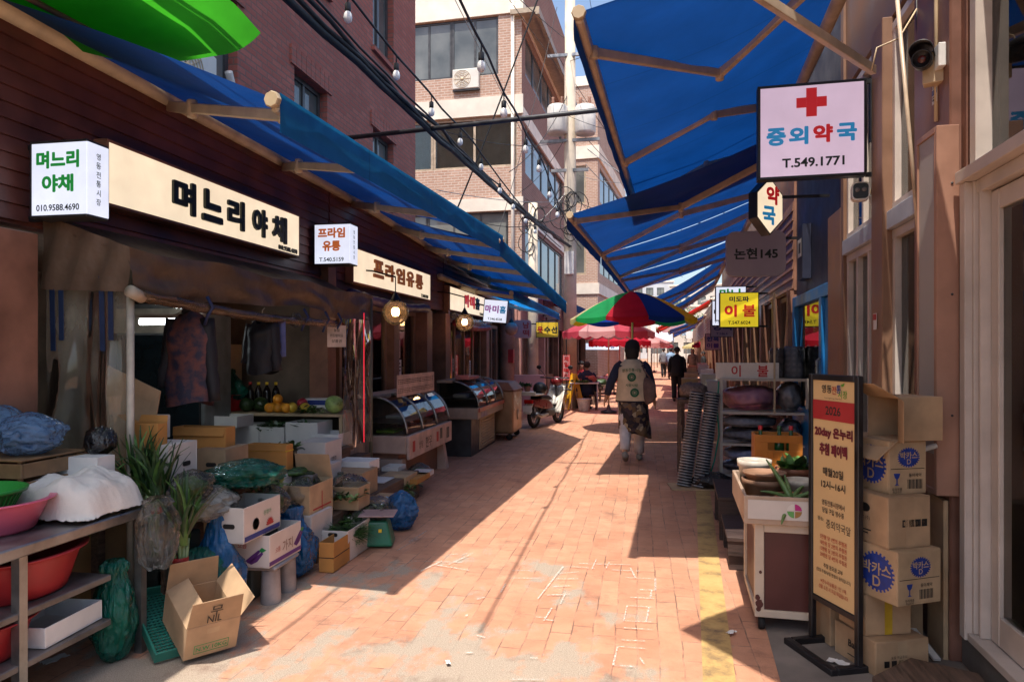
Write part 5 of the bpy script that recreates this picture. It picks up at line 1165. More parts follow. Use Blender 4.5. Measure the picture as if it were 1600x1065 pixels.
def cl(u, v):
    x = -.25+.5*u; y = -.24+.48*v; e = min(1, math.hypot(x/.25, y/.24))
    e = min(1, ((x/.25)**4+(y/.24)**4)**.25); z = .16*(1-e**7)*(1+.5*noise.noise((x*6,y*6,3))) + .035*noise.noise((x*11,y*9,1))*(1-e) - .014*abs(noise.noise((x*24,y*30,1))) - .006*abs(noise.noise((x*60,y*60,1)))+.01
    return V((x*(1+.1*noise.noise((y*9,x*9,2))), y, max(z+.01, .004)))
m = MB(); m.grid(cl, 56, 52); tag(m.build('cloth', mat('white_cloth', (.66,.61,.56), .9, .08, 5, .4, 60), loc=(-2.75,3.05,.755)), 'white cloth draped over a heap on the steel table', 'cloth')
m = MB(); m.blob((0,0,.07),(.07,.07,.07),4,.4,2,24,14,ridge=True); tag(m.build('net_bag', B_black, loc=(-2.83,3.3,1.0)), 'black net bag behind the white cloth on the table', 'bag')
m = MB(); m.box(-.12,.12,-.06,.06,0,.255); tag(m.build('foam_block', M_foam, loc=(-2.92,3.4,.745) if False else (-2.83,3.2,.752)), 'pale foam block under the black net bag on the table', 'block')

# more trays and greens filling the stand between the boxes
for pl, pc, pr, pt, pb, x, z0, mt, l in ((440,476,492,770,800,-2.5,.281,M_foam,'foam tray squeezed behind the ribbon printed box'),(560,600,618,758,786,-2.42,.281,M_foam,'foam tray of leaves behind the wide sprout tray'),(590,634,652,765,796,-2.3,.281,M_cardlt,'low pale tray between the wide tray and the orange one'),(520,560,576,806,836,-2.24,.14,M_cardor,'low orange tray behind the chives box'),(580,606,622,812,838,-2.2,.10,M_cardlt,'low pale tray behind the green scale')):
    left_box(l, pl, pc, pr, pt, pb, x, z0, m=mt, name='vegetable_tray', cat='tray')
for px, py, x, n, sd, sp, ms, l in ((458,770,-2.56,90,61,(.08,.08),[M_leaf,M_leafp],'light greens on the squeezed foam tray'),(584,760,-2.48,120,62,(.09,.1),[M_leafd,M_leaf],'dark leaves on the foam tray behind the sprout tray'),(622,768,-2.37,120,63,(.09,.1),[M_leafp,M_leaf],'pale leaves on the low pale tray'),(542,808,-2.3,100,64,(.09,.09),[M_leaf,M_leafd],'green leaves on the low orange tray'),(335,742,-2.6,80,65,(.1,.1),[M_leafd,M_leaf],'dark greens poking from the boxes above the teal bag'),(412,752,-2.5,90,66,(.1,.12),[M_leafp,M_leaf],'pale greens left of the ribbon printed box')):
    p = at_x(px, py, x); leaves(l, 'leaf_vegetables', 'vegetables', p.x, p.y, p.z-.05, n, .09, .018, ms, sp, .5, sd)
for px, py, x, r, m_, sd, l in ((655,742,-2.45,(.12,.13,.1),B_clear,81,'clear bag of greens beside the butcher counter leg'),(572,738,-2.5,(.1,.12,.08),B_clear,82,'crumpled clear bag on the film wrapped box'),(425,790,-2.35,(.1,.1,.1),B_clear,83,'clear bag wedged between the rising sun box and the ribbon box'),(300,765,-2.5,(.11,.12,.09),B_clear,84,'clear bag lying before the white characters box')):
    p = at_x(px, py, x); bag(l, p.x, p.y, p.z-.06, r, m_, sd, fill=M_leaf if sd != 82 else None)

for i, (px, py, x, l) in enumerate(((482,748,-2.5,'bagged greens behind the cucumber tray'),(508,770,-2.4,'bagged greens left of the film wrapped box'),(532,748,-2.52,'bagged greens at the back of the white lid box'),(562,806,-2.2,'bagged greens above the orange box by the scale'),(600,800,-2.18,'bagged greens behind the green scale'),(640,772,-2.3,'bagged greens at the end of the orange tray'),(402,735,-2.6,'bagged greens left of the string tied box'),(455,795,-2.42,'bagged greens beside the ribbon printed box'))):
    p = at_x(px, py, x); bag(l, p.x, p.y, p.z-.05, (.075,.085,.055), B_clear, 110+i, fill=(M_leaf, M_leafd, M_leafp)[i%3], neck=.15, ts=.5)
# ================================================================ glass counters
M_ctr = mat('counter_cream', (.5,.36,.3), .5, .1, 5, .05)
M_ctrg = mat('counter_grey', (.3,.24,.2), .4, .15, 5, .05)
def curve_prof(d, z0, z1, n=10):               # curved front glass, from front low edge up and back
    return [(d*.5 - d*.62*(1-math.cos(PI/2*i/n)), z0+(z1-z0)*math.sin(PI/2*i/n)) for i in range(n+1)]
def counter(label, x, y, L, D, zb, z0, z1, base, m1, m2, rz=0, inner=()):
    """Curved glass counter; local x runs along the street, front faces -Y."""
    T = thing('glass_counter', label, 'counter', (x, y, 0), PI/2+rz, 'glass display counters')
    b = MB(); b.box(0, L, -D/2, D/2, zb, z0); b.build('body', m1, T, bev=.012)
    b = MB(); b.box(.08, L-.08, -D/2+.12, D/2-.02, 0, zb-.002); b.build('base', m2, T)
    P = curve_prof(D, z0+.02, z1); n = len(P)
    b = MB()
    for i in range(n-1):
        b.add([(.02,-P[i][0],P[i][1]),(L-.02,-P[i][0],P[i][1]),(L-.02,-P[i+1][0],P[i+1][1]),(.02,-P[i+1][0],P[i+1][1])], [(0,1,2,3)], True)
    b.build('curved_glass', M_clear, T)
    for q in (0, L/3, 2*L/3, L):
        b = MB(); pts = [V((min(max(q,.015),L-.015),-a-.004,c)) for a, c in P]; b.tube(pts, .014, 8); b.build('rib', M_steel, T)
    b = MB(); b.box(0, L, P[-1][0]*-1-.0, D/2, z1-.02, z1+.02); b.build('top', m1, T, bev=.005)
    b = MB(); b.box(.02,L-.02,D/2-.04,D/2-.002,z0+.001,z1-.021); b.build('back', M_int, T)
    for q in (.003, L-.003):
        b = MB(); b.add([(q,-a,c) for a, c in P]+[(q,D/2,z1),(q,D/2,z0+.02)], [tuple(range(n+2))]); b.build('end_glass', M_darkglass, T)
    b = MB(); b.box(.03,L-.03,-D/2+.06,D/2-.05,z0+.13,z0+.14); b.build('shelf', M_steel, T)
    return T
C1 = counter('curved glass butcher counter with a pink lower panel and red light', -2.82, 7.35, 1.75, .62, .42, .62, 1.04, None, M_ctr, M_brown)
b = MB(); b.box(-.0,1.76,-.345,-.315,.36,.62); pn = b.build('panel', mat('pinkish_panel', (.55,.38,.32), .5), C1, bev=.005)
for k, (s_, x, hh, mt) in enumerate((('한우',.72,.13,M_ink),('상담',.42,.08,M_ink))):
    b = MB(); b.text(s_, x, .48, hh, -.348, .0); b.build('lettering', mt, pn)
b = MB(); b.box(.12,.2,-.348,-.346,.43,.55); b.box(1.05,1.13,-.348,-.346,.43,.55); b.build('red_mark', M_redink, pn)
b = MB(); b.box(1.2,1.3,-.348,-.346,.45,.58); b.box(1.5,1.62,-.348,-.346,.42,.56); b.build('sticker', M_dsteel, pn)
for q in (.0, 1.6): b = MB(); b.hexa([(q,-.32,0),(q+.12,-.32,0),(q+.12,.2,0),(q,.2,0),(q,-.26,.36),(q+.12,-.26,.36),(q+.12,.2,.36),(q,.2,.36)]); b.build('leg', M_ctr, C1)
M_meat = mat('red_meat', (.35,.03,.03), .35, .3, 14, .1)
for i, (mt, l) in enumerate(((mat('lime_tray', (.3,.6,.05), .4),'lime green liner'),(M_foam,'white tray'),(M_meat,'cut of red meat'),(M_foam,'white tray'),(mat('orange_tray', (.7,.25,.03), .4),'orange liner'))):
    b = MB(); b.box(-.11,.11,-.14,.14,0,.035); o = b.build('meat_tray', mt, loc=(-2.80, 7.62+.3*i, .765 if i % 2 else .63), bev=.008); tag(o, f'{l} inside the butcher counter, {["nearest the camera","second from the camera","in the middle","second from the far end","at the far end"][i]}', 'tray')
b = MB(); b.box(0,1.4,-.004,0,0,.24); o = tag(b.build('paper_notices', mat('pink_paper', (.62,.44,.36), .8), loc=(-2.60,7.3,1.045), rz=PI/2), 'row of small pink handwritten papers along the top of the butcher counter', 'notice')
m = MB()
for i in range(44):
    a = .03+.06*(i%22)+rnd.uniform(0,.01); z = .04+.1*(i//22); 
    for k in range(3): m.box(a,a+rnd.uniform(.015,.04),-.007,-.0045,z+.02*k,z+.02*k+.008)
m.build('lettering', M_ink, o)
C2 = counter('silver side dish counter with curved glass and louvred base', -2.62, 9.95, 1.9, .62, .55, .72, 1.1, None, M_ctrg, M_dsteel)
b = MB(); b.box(.6,1.7,-.2,-.18,.04,.52)
for i in range(9): b.box(.68,1.62,-.215,-.201,.08+.046*i,.105+.046*i)
b.build('louvre', M_cream, C2)
b = MB(); b.box(.02,1.88,-.335,-.312,.66,.72); b.build('red_strip', mat('red_strip', (.5,.12,.08), .4), C2)
b = MB(); b.box(-.005,-.001,-.25,.1,.58,.9) if False else b.box(.2,.62,-.3145,-.3115,.57,.655); b.build('notice', mat('lilac_paper', (.4,.36,.42), .7), C2)
for i in range(7):
    b = MB(); b.box(-.1,.1,-.1,.1,0,.05); o = b.build('side_dish_tray', (M_foam, M_steel, M_meat)[i%3], loc=(-2.60,10.1+.25*i,.865), bev=.008); tag(o, 'shallow tray of food under the curved glass of the silver counter', 'tray', 'trays in the silver counter')
p = at_x(692,638,-2.55); b = MB(); b.box(-.1,.1,-.35,.35,0,.045); b.box(-.1,.1,-.36,-.35,0,.07); tag(b.build('pink_tray', mat('pink_tray', (.5,.17,.17), .5), loc=(-2.6,10.5,1.122), bev=.005), 'pink plastic tray lying on top of the silver counter', 'tray')
# bronze bin by the scooter
T = thing('metal_cabinet', 'bronze coloured metal cabinet with lid at the end of the silver counter', 'cabinet', (-2.45, 12.35, 0), PI/2)
M_brz = mat('bronze_metal', (.36,.2,.11), .35, .15, 4, .05, 60, .5)
b = MB(); b.box(-.4,.5,-.3,.3,.12,.86); b.build('body', M_brz, T, bev=.03, seg=3)
b = MB(); b.hexa([(-.42,-.32,.862),(.52,-.32,.862),(.52,.32,.862),(-.42,.32,.862),(-.34,-.2,1.0),(.44,-.2,1.0),(.44,.32,1.02),(-.34,.32,1.02)]); b.build('lid', M_brown, T, bev=.01)
for x in (-.32,.4):
    for y in (-.22,.2): b = MB(); b.M = Matrix.Translation((x,y,.06)) @ Matrix.Rotation(PI/2,4,'Y'); b.lathe([(0,-.02),(.055,-.02),(.055,.02),(0,.02)], n=14); b.build('wheel', M_rub, T)
b = MB(); b.lathe([(.0,0),(.09,0),(.09,.004),(0,.004)], n=20); b.v = [V((a.x+.05, -.304-a.z, a.y+.42)) for a in b.v]; b.build('emblem', mat('pale_bronze', (.5,.33,.22), .4), T)
p = at_x(668,540,-3.3)
# papers on the windows of the side dish shop
for i, (px, py, w_, h_) in enumerate(((708,570,.1,.24),(734,590,.09,.7),(742,600,.12,.36),(762,590,.18,.4),(697,605,.14,.3),(709,620,.1,.22),(622,545,.16,.26),(624,575,.14,.24))):
    q = at_x(px, py, -3.36); b = MB(); b.box(-w_/2,w_/2,-.004,0,-h_/2,h_/2); o = tag(b.build('window_notice', M_foam if i%3 else mat('pink_paper', (.62,.44,.36), .8), loc=q, rz=PI/2), ['pale notice with dark writing left of the long strip in the side dish window','long narrow white notice down the side dish window','slanted white notice beside the long narrow one','wide pale notice at the right of the side dish window','white notice low at the left of the side dish window','small pink notice under the pale one in the side dish window','pink notice on the butcher shop door','white notice low on the butcher shop door'][i], 'notice')
    m = MB()
    for k in range(int(h_/.05)-1): m.box(-w_*.36,w_*(.1+.25*rnd.random()),-.007,-.0045,h_/2-.05*(k+1)-.012,h_/2-.05*(k+1)+.008)
    m.build('lettering', M_ink, o)
# fire extinguisher box and red details
p = at_x(797,556,-3.2); b = MB(); b.box(-.1,.1,-.1,.05,-.17,.17); tag(b.build('fire_hose_box', mat('red_enamel', (.5,.02,.03), .4), loc=p, rz=PI/2, bev=.01), 'red box mounted on the wall beside the dark shop', 'box')
# ================================================================ delivery scooter
def wheel(par, x, r, name='wheel'):
    w_ = MB(); w_.M = Matrix.Translation((x,0,r)) @ Matrix.Rotation(PI/2,4,'X')
    w_.lathe([(r*.72,-.03),(r*.84,-.042),(r*.95,-.036),(r,-.012),(r,.012),(r*.95,.036),(r*.84,.042),(r*.72,.03),(r*.72,-.03)], n=32); o = w_.build(name, M_rub, par)
    q = MB(); q.M = w_.M; q.lathe([(r*.72,-.02),(r*.70,-.014),(r*.66,-.02),(r*.66,.02),(r*.72,.02)], n=32); q.lathe([(0,-.05),(.045,-.05),(.05,-.03),(.05,.03),(.045,.05),(0,.05)], n=14)
    for k in range(10): a = 2*PI*k/10; q.beam((.04*math.cos(a),.04*math.sin(a),0),(r*.67*math.cos(a+.25),r*.67*math.sin(a+.25),0),.012,.012)
    q.build('rim', M_steel, o)
p = at_z(858,668,0)
SC = thing('scooter', 'white and red delivery scooter parked beside the bronze cabinet', 'scooter', (p.x-.12, p.y+.5, 0), R(72))
wheel(SC, -.58, .25); wheel(SC, .58, .25)
M_scw = mat('scooter_white', (.62,.58,.52), .3, .06, 5, .02); M_scr = mat('scooter_red', (.15,.013,.016), .3, .1, 5, .02)
b = MB(); b.prism([(-.75,.55),(-.3,.62),(.0,.50),(.12,.42),(.12,.36),(-.1,.34),(-.4,.38),(-.78,.46)], -.11, .11); b.build('body', M_scr, SC, bev=.02, seg=2)
b = MB(); b.grid(lambda u, v: V((.20+.36*v+.05*math.sin(u*PI), (-.22+.44*u)*(1-.2*v), .25+.55*v+.0*u)), 10, 10); b.v = [V((a.x+ .06*math.cos((a.y)*7), a.y, a.z)) for a in b.v]; b.build('leg_shield', M_scw, SC, solid=.012)
b = MB(); b.grid(lambda u, v: V((.58+.28*math.cos(PI*(.05+.75*u)), -.06+.12*v, .25+.29*math.sin(PI*(.05+.75*u)))), 14, 4); b.build('front_fender', M_scw, SC, solid=.01)
b = MB(); b.tube([(.60,0,.25),(.52,0,.6),(.42,0,.95)], .028, 8); b.tube([(.40,-.34,.98),(.43,-.15,.97),(.43,.15,.97),(.40,.34,.98)], .014, 8); b.build('handlebar', M_dsteel, SC)
b = MB(); b.blob((.50,0,.9),(.11,.14,.1),1,.05,1,20,12); b.build('headlight_cowl', M_scr, SC)
b = MB(); b.blob((.58,0,.89),(.05,.075,.07),1,.0,1,16,10); b.build('headlight', M_clear, SC)
b = MB(); b.prism([(-.5,.64),(-.15,.64),(.02,.58),(.05,.54),(-.1,.53),(-.5,.57)], -.13, .13); b.build('seat', M_black, SC, bev=.03, seg=3)
for s_ in (-1,1):
    b = MB(); b.tube([(.43,s_*.2,.97),(.42,s_*.3,1.1),(.40,s_*.36,1.16)], .006, 6); b.blob((.40,s_*.37,1.2),(.015,.06,.045),2,.0,1,14,8); b.build('mirror', M_black, SC)
    b = MB(); b.beam((-.58,s_*.06,.25),(-.35,s_*.1,.42),.03,.04); b.build('swing_arm', M_dsteel, SC)
b = MB(); b.tube([(-.2,-.12,.25),(-.6,-.15,.24),(-.8,-.15,.3)], [.03,.045,.045], 12); b.build('exhaust', M_steel, SC)
b = MB(); b.box(-.2,.18,-.13,.13,.20,.36); b.build('engine', M_dsteel, SC, bev=.03)
b = MB(); b.box(-.86,-.45,-.17,.17,.66,.69); b.box(-.86,-.84,-.17,.17,.69,.74); b.build('carrier', M_scw, SC, bev=.006)
b = MB(); b.box(-.84,-.80,-.1,.1,.5,.58); b.build('tail_light', mat('tail_red', (.5,.01,.01), .2), SC, bev=.012)
b = MB(); b.box(-.88,-.87,-.1,.1,.33,.46); b.build('number_plate', M_foam, SC)
b = MB(); b.grid(lambda u, v: V((-.58+.31*math.cos(PI*(.25+.7*u)), -.08+.16*v, .25+.31*math.sin(PI*(.25+.7*u)))), 14, 4); b.build('rear_fender', M_scw, SC, solid=.01)
b = MB(); b.tube([(-.05,.12,.2),(-.1,.22,.0)], .012, 6); b.build('stand', M_dsteel, SC)
b = MB(); b.blob((0,0,.13),(.14,.15,.14),3,.03,1,24,14); b.build('helmet_', M_black, SC) if False else None
q = SC.matrix_basis @ V((-.30,0,.645)); H = thing('helmet', 'black open face helmet resting on the scooter seat', 'helmet', q, R(72)); b.build('shell', M_black, H)
b = MB(); b.grid(lambda u, v: V((.152*math.cos(-1+2*u)*math.cos(-.2+.7*v), .16*math.sin(-1+2*u)*math.cos(-.2+.7*v), .13+.15*math.sin(-.2+.7*v))), 14, 8); b.build('visor', M_darkglass, H, solid=.003)
q = SC.matrix_basis @ V((.46,0,.66)); b = MB(); b.box(-.03,.2,-.16,.16,-.0,.006)
BK = thing('wire_basket', 'wire basket fixed before the scooter handlebar', 'basket', SC.matrix_basis @ V((.68,0,.62)), R(72)); b = MB()
for i in range(8): b.beam((-.13,-.16+.32*i/7,0),(-.15,-.18+.36*i/7,.2),.005,.005); b.beam((.13,-.16+.32*i/7,0),(.15,-.18+.36*i/7,.2),.005,.005); b.beam((-.13+.26*i/7,-.16,0),(-.15+.3*i/7,-.18,.2),.005,.005); b.beam((-.13+.26*i/7,.16,0),(-.15+.3*i/7,.18,.2),.005,.005)
for z, k in ((0,0),(.1,.5),(.2,1)): a, c = .13+.02*k, .16+.02*k; b.tube([(-a,-c,z),(a,-c,z),(a,c,z),(-a,c,z),(-a,-c,z)], .006, 6)
b.box(-.13,.13,-.16,.16,-.004,.0); b.build('wires', M_steel, BK)
p = at_y(778,655,12.95)
T = thing('paper_bag', 'pale paper bag with a red round print hanging by the bronze cabinet', 'bag', at_y(783,652,13.05), R(20))
m = MB(); m.box(-.12,.12,-.04,.04,-.18,.16); m.build('body', M_cardw, T, bev=.005); m = MB(); m.prism([(.07*math.cos(2*PI*i/20),.02+.07*math.sin(2*PI*i/20)) for i in range(20)], -.043,-.0405); m.build('print', M_redink, T); m = MB(); m.tube([(-.06,0,.16),(-.03,0,.25),(.03,0,.25),(.06,0,.16)], .005, 6); m.build('handle', M_cardw, T)
# yellow folding sign
p = at_z(898,640,0); T = thing('folding_sign', 'yellow folding floor sign standing open beyond the scooter', 'sign', (p.x-.02,p.y,0), R(-55)); M_fy = mat('yellow_plastic', (.75,.40,.02), .4, .06, 5, .02)
for s_ in (-1, 1):
    m = MB(); M_ = Matrix.Translation((0,0,.93)) @ Matrix.Rotation(s_*R(15),4,'X'); q = MB(); q.box(-.15,.15,-.012,.012,-.66,0); q.box(-.15,-.08,-.012,.012,-.95,-.661); q.box(.08,.15,-.012,.012,-.95,-.661); m.add([M_ @ a for a in q.v], q.f); pn = m.build('panel', M_fy, T, bev=.006)
    if s_ < 0: q = MB(); [q.box(-.08,.08,-.0155,-.0135,-.2-.08*k,-.15-.08*k) for k in range(4)]; q.v = [M_ @ a for a in q.v]; q.build('print', M_ink, pn)
m = MB(); m.tube([(-.15,0,.94),(.15,0,.94)], .016, 8); m.build('hinge', M_fy, T)
# stalls further on the left: plastic tubs, table, produce
def table(label, x, y, w_, d_, h_, m_, rz=0):
    T = thing('folding_table', label, 'table', (x,y,0), rz); b = MB(); b.box(-w_/2,w_/2,-d_/2,d_/2,h_-.03,h_); b.build('top', m_, T, bev=.004)
    for sx in (-1,1):
        for sy in (-1,1): b = MB(); b.tube([(sx*(w_/2-.04),sy*(d_/2-.04),0),(sx*(w_/2-.04),sy*(d_/2-.04),h_-.031)], .016, 8); b.build('leg', M_foam, T)
    return T
M_rednet = mat('red_net', (.5,.12,.09), .6, .3, 30, .3, 60)
M_tubw = mat('white_tub', (.6,.56,.52), .45)
table('low white table with a red net sack behind the yellow folding sign', -1.45, 18.7, .75, .6, .72, M_foam, R(5))
b = MB(); b.blob((0,0,.1),(.34,.22,.13),5,.3,1.6,28,16); tag(b.build('net_sack', M_rednet, loc=(-1.45,18.75,.72)), 'red net sack slumped on the low white table', 'sack')
leaves('pale leafy greens laid on the low white table', 'leaf_vegetables', 'vegetables', -1.5, 18.48, .73, 80, .12, .03, [M_leafp, M_leaf], (.15,.1), .4, 81)
basin('white tub on the ground right of the yellow folding sign', -1.42, 18.15, .0, .18, .32, M_tubw, name='tub', cat='tub'); basin('white tub on the ground left of the yellow folding sign', -2.42, 16.6, .0, .2, .3, M_tubw, name='tub', cat='tub')
table('small white table standing behind the scooter basket', -2.8, 16.2, .8, .5, .6, M_foam)
carton('pink cardboard box on the lower step of the mending shop', -2.85, 18.0, .0, .9, .5, .5, 0, m=M_pinkp, lid='closed'); carton('pink cardboard box stacked on top at the mending shop', -2.85, 18.0, .505, .9, .48, .42, R(3), m=M_pinkp, lid='closed')
for i, (x, y) in enumerate(((-2.75,16.15),(-2.6,16.3),(-2.95,16.25))):
    T = thing('potted_plant', ('green potted plant at the middle of the small white table','green potted plant at the right of the small white table','green potted plant at the left of the small white table')[i], 'plant', (x,y,.602)); m = MB(); m.lathe([(0,0),(.06,0),(.085,.12),(.09,.13),(.08,.13),(.0,.11)], n=16); m.build('pot', mat('terracotta', (.36,.13,.07), .7), T)
    o = leaves(None,'foliage',None,0,0,.1,60,.13,.025,[M_leafd,M_leaf],(.06,.06),.7,90+i); o.parent = T
# produce heaps along both sides farther away
M_dkbag = mat('dark_produce', (.05,.05,.05), .5, .4, 9, .3)
for i, (x, y, mt) in enumerate(((-1.75,19.6,M_dkbag),(-1.6,20.8,M_rednet),(-1.5,22.2,M_dkbag),(-1.35,24.2,M_leafd),(-1.2,26,M_tubw),(-1.0,28.5,M_rednet),(-.7,31,M_dkbag),(-.4,34,M_tubw))):
    lb = ['dark bags heaped on a stand past the pink parasol pole','red produce heaped on a stand under the pink parasol','dark produce on a stand under the pink parasol','green produce on a stand beyond the pink parasol','white tubs on a stand before the faded blue awning','red produce on a stand under the faded blue awning','dark bags on a stand before the far red awning','white goods on a stand under the far red awning'][i]
    T = thing('produce_stand', lb, 'stand', (x-.1,y,0), R(2)); b = MB(); b.box(-.45,.4,-.5,.5,.38,.42); b.build('top', M_wood, T)
    for sx in (-.42,.34):
        for sy in (-.46,.42): b = MB(); b.box(sx,sx+.05,sy,sy+.05,0,.379); b.build('leg', M_wood, T)
    b = MB()
    for k in range(5): b.blob((rnd.uniform(-.28,.25),rnd.uniform(-.35,.35),.47),(.2,.2,.14),i*7+k,.35,2,18,10)
    b.build('goods', mt, T)

# rolled sheets above the shop windows and goods inside
for y0, y1, z, mt, l in ((7.5,10.4,2.2,mat('violet_sheet', (.07,.045,.12), .45),'violet rolled sheet above the butcher shop window'),(12.0,15.0,2.16,M_film,'clear rolled sheet above the side dish shop window'),(12.1,14.9,2.05,mat('red_sheet', (.3,.03,.05), .4),'red rolled sheet under the clear one above the side dish window')):
    m = MB(); n = 30; m.tube([(.02*noise.noise((i*.6,z,0)), (y1-y0)*i/n, -.05*math.sin(PI*i/n)+.02*noise.noise((i*.8,z,4))) for i in range(n+1)], [.06+.018*noise.noise((i*.7,z,9)) for i in range(n+1)], 12); tag(m.build('rolled_sheet', mt, loc=(-3.22,y0,z)), l, 'rolled sheet')
for i in range(14):
    y = 7.7+.3*(i%7); z = (.9,1.35)[i//7]; carton('assorted goods carton on the back shelf inside the butcher shop', -5.0, y, z, .24, .2, rnd.uniform(.15,.32), rnd.uniform(-.2,.2), m=(M_cardw, M_cardor, M_pinkp, M_foam, M_cardlt)[i%5], lid='closed', group='goods on the back shelf of the butcher shop')
T = thing('shelf_unit', 'dark back shelf inside the butcher shop', 'shelf', (-5.0,8.6,0))
for z in (.87,1.32): m = MB(); m.box(-.15,.15,-1.2,1.2,z-.03,z-.002); m.build('shelf_board', M_wood, T)
for y in (-1.2,1.17): m = MB(); m.box(-.15,.15,y,y+.03,0,.839); m.build('side', M_wood, T)
for i, (y, z) in enumerate(((8.6,2.1),(12.9,2.1))):  # unseen tubes added to brighten the two shop interiors
    T = thing('tube_light', ('added tube light brightening the inside of the butcher shop','added tube light brightening the inside of the side dish shop')[i], 'light', (-4.4,y,z), PI/2); m = MB(); m.box(-.5,.5,-.04,.04,.03,.06); m.build('housing', M_white, T); m = MB(); m.tube([(-.48,0,0),(.48,0,0)], .018, 8); m.build('tube', emit('fill_tube', (1,.85,.7), 7), T)
# ================================================================ things along the right side
# standing banner
ang = math.atan2(-.33, .13)
BN = thing('standing_banner', 'tall cream event banner with a red band in a black frame on the right', 'banner stand', (.97,3.805,0), ang)
W2 = .178; zb, zt = .27, 1.43
b = MB(); b.box(-W2-.02,-W2+.012,-.015,.015,.035,zt); b.box(W2-.012,W2+.02,-.015,.015,.035,zt); b.box(-W2+.012,W2-.012,-.014,.014,zt-.032,zt-.001); b.box(-W2+.012,W2-.012,-.014,.014,zb-.03,zb)
b.build('frame', M_black, BN, bev=.004)
b = MB(); b.box(-W2-.02,W2+.02,-.16,-.12,0,.034); b.box(-W2-.02,W2+.02,.10,.14,0,.034); b.box(-W2-.02,-W2+.02,-.119,.099,0,.034); b.box(W2-.02,W2+.02,-.119,.099,0,.034); b.build('base', M_black, BN, bev=.004)
b = MB(); b.box(-W2+.013,W2-.013,-.006,.004,zb+.001,zt-.033); P_ = b.build('poster', mat('cream_poster', (.74,.52,.26), .55, .04, 2, .02), BN)
b = MB(); b.box(-W2+.013,W2-.013,-.0085,-.0065,zt-.235,zt-.135); b.build('red_band', mat('poster_red', (.42,.03,.035), .5, .04), P_)
M_mar = mat('maroon_print', (.16,.012,.03), .55, .1, 9, 0); M_pk = mat('poster_black', (.03,.022,.02), .55, .1, 9, 0); M_pr = mat('poster_red_print', (.48,.06,.03), .55, .1, 9, 0); M_pg = mat('poster_green', (.1,.3,.03), .55, .1, 9, 0)
L_ = {M_mar: MB(), M_pk: MB(), M_pr: MB(), M_pg: MB(), M_lnavy: MB()}
def T_(s_, z, h_, w_, mt, bold=.015, x=0): L_[mt].text(s_, x, zt-z, h_, -.009, bold, w_)
T_('영동', .075, .042, .08, M_pk, .015, -.05); T_('전', .08, .042, .035, M_pr, .015, .008); T_('통', .073, .042, .035, M_lnavy, .015, .045); T_('시장', .098, .04, .07, M_pg, .01, .075); T_('Yeongdong Market', .122, .008, .14, M_pk, 0)
L_[M_pg].add([(.06,-.009,zt-.05),(.09,-.009,zt-.04),(.085,-.009,zt-.055),(.07,-.009,zt-.06)], [(0,1,2,3)])
T_('2026', .185, .045, .12, M_pk, .02)
T_('20day 온누리', .30, .062, .30, M_mar, .05); T_('추첨 페이백', .385, .062, .22, M_mar, .05)
T_('매월20일', .50, .045, .16, M_pk, .02); T_('12시~16시', .565, .042, .19, M_pk, .02)
T_('영동전통시장에서', .66, .028, .18, M_pk, .012); T_('당일 구입 영수증', .70, .028, .17, M_pk, .012); T_('장소:', .75, .022, .05, M_pk, .012, -.10); T_('중외약국앞', .765, .045, .19, M_pk, 0, .04)
for i in range(4): T_('%d만원 당 %s 추첨권' % ((5,10,15,20)[i], ('1번의','2번의','3번의','4번의')[i]), .84+.031*i, .024, .21, M_pr, .012)
T_('추첨 응모권 교부', .985, .024, .15, M_pk, .012); T_('(당일 추첨/당일 한정이 원칙입니다)', 1.02, .022, .27, M_pk, .01)
T_('※온누리상품권 1인 1매', 1.07, .022, .2, M_pr, .01); T_('선물 소진 시 지급 마감됩니다', 1.10, .022, .23, M_pr, .01)
for mt, mb in L_.items(): mb.build('lettering', mt, P_)
# cart with plant pots
CT_ = thing('display_cart', 'white framed cart with maroon panels carrying plant pots beside the banner', 'cart', (.565, 4.08, 0), RA)
M_cartw = mat('chipped_white_paint', (.56,.46,.36), .55, .08, 4, .1, 60); M_maro = mat('maroon_panel', (.10,.028,.024), .45, .15, 3, .05)
b = MB()
for x, y in ((0.06,0),(.68,0),(.06,.62),(.68,.62)): b.box(x,x+.05,y,y+.05,.1,.60)
b.box(.06,.73,-.001,.05,.08,.12); b.box(.11,.68,.002,.048,.55,.6); b.box(.061,.109,.05,.62,.08,.12); b.box(.061,.109,.05,.62,.55,.6); b.build('frame', M_cartw, CT_, bev=.003)
b = MB(); b.box(.11,.68,.015,.03,.121,.549); b.box(.075,.09,.051,.619,.121,.549); b.build('panel', M_maro, CT_)
for i, (x, z, r_) in enumerate(((.075,.19,.02),(.085,.155,.03),(.08,.125,.018),(.09,.33,.012))):
    b = MB(); b.add([(x+r_*(.7+.5*noise.noise((k*1.3,i,0)))*math.cos(2*PI*k/11), -.0035, z+r_*(.8+.6*noise.noise((k,i,5)))*math.sin(2*PI*k/11)) for k in range(11)], [tuple(range(11))]); b.build('chipped_patch', M_maro, CT_)
for x in (.1,.66):
    for y in (.05,.6): b = MB(); b.M = Matrix.Translation((x,y,.04)) @ Matrix.Rotation(PI/2,4,'Y'); b.lathe([(0,-.015),(.04,-.015),(.04,.015),(0,.015)], n=14); b.M=None; b.box(x-.02,x+.02,y-.02,y+.02,.081,.098); b.build('castor', M_rub, CT_)
b = MB(); b.box(0,.76,-.04,-.022,.60,.755); b.box(0,.018,-.021,.80,.60,.755); b.box(.742,.76,-.021,.80,.60,.755); b.box(0,.76,.801,.82,.60,.755); b.box(.019,.741,-.021,.80,.601,.618); b.build('tray', mat('worn_tray_wood', (.42,.3,.22), .6, .15, 5, .1), CT_, bev=.003)
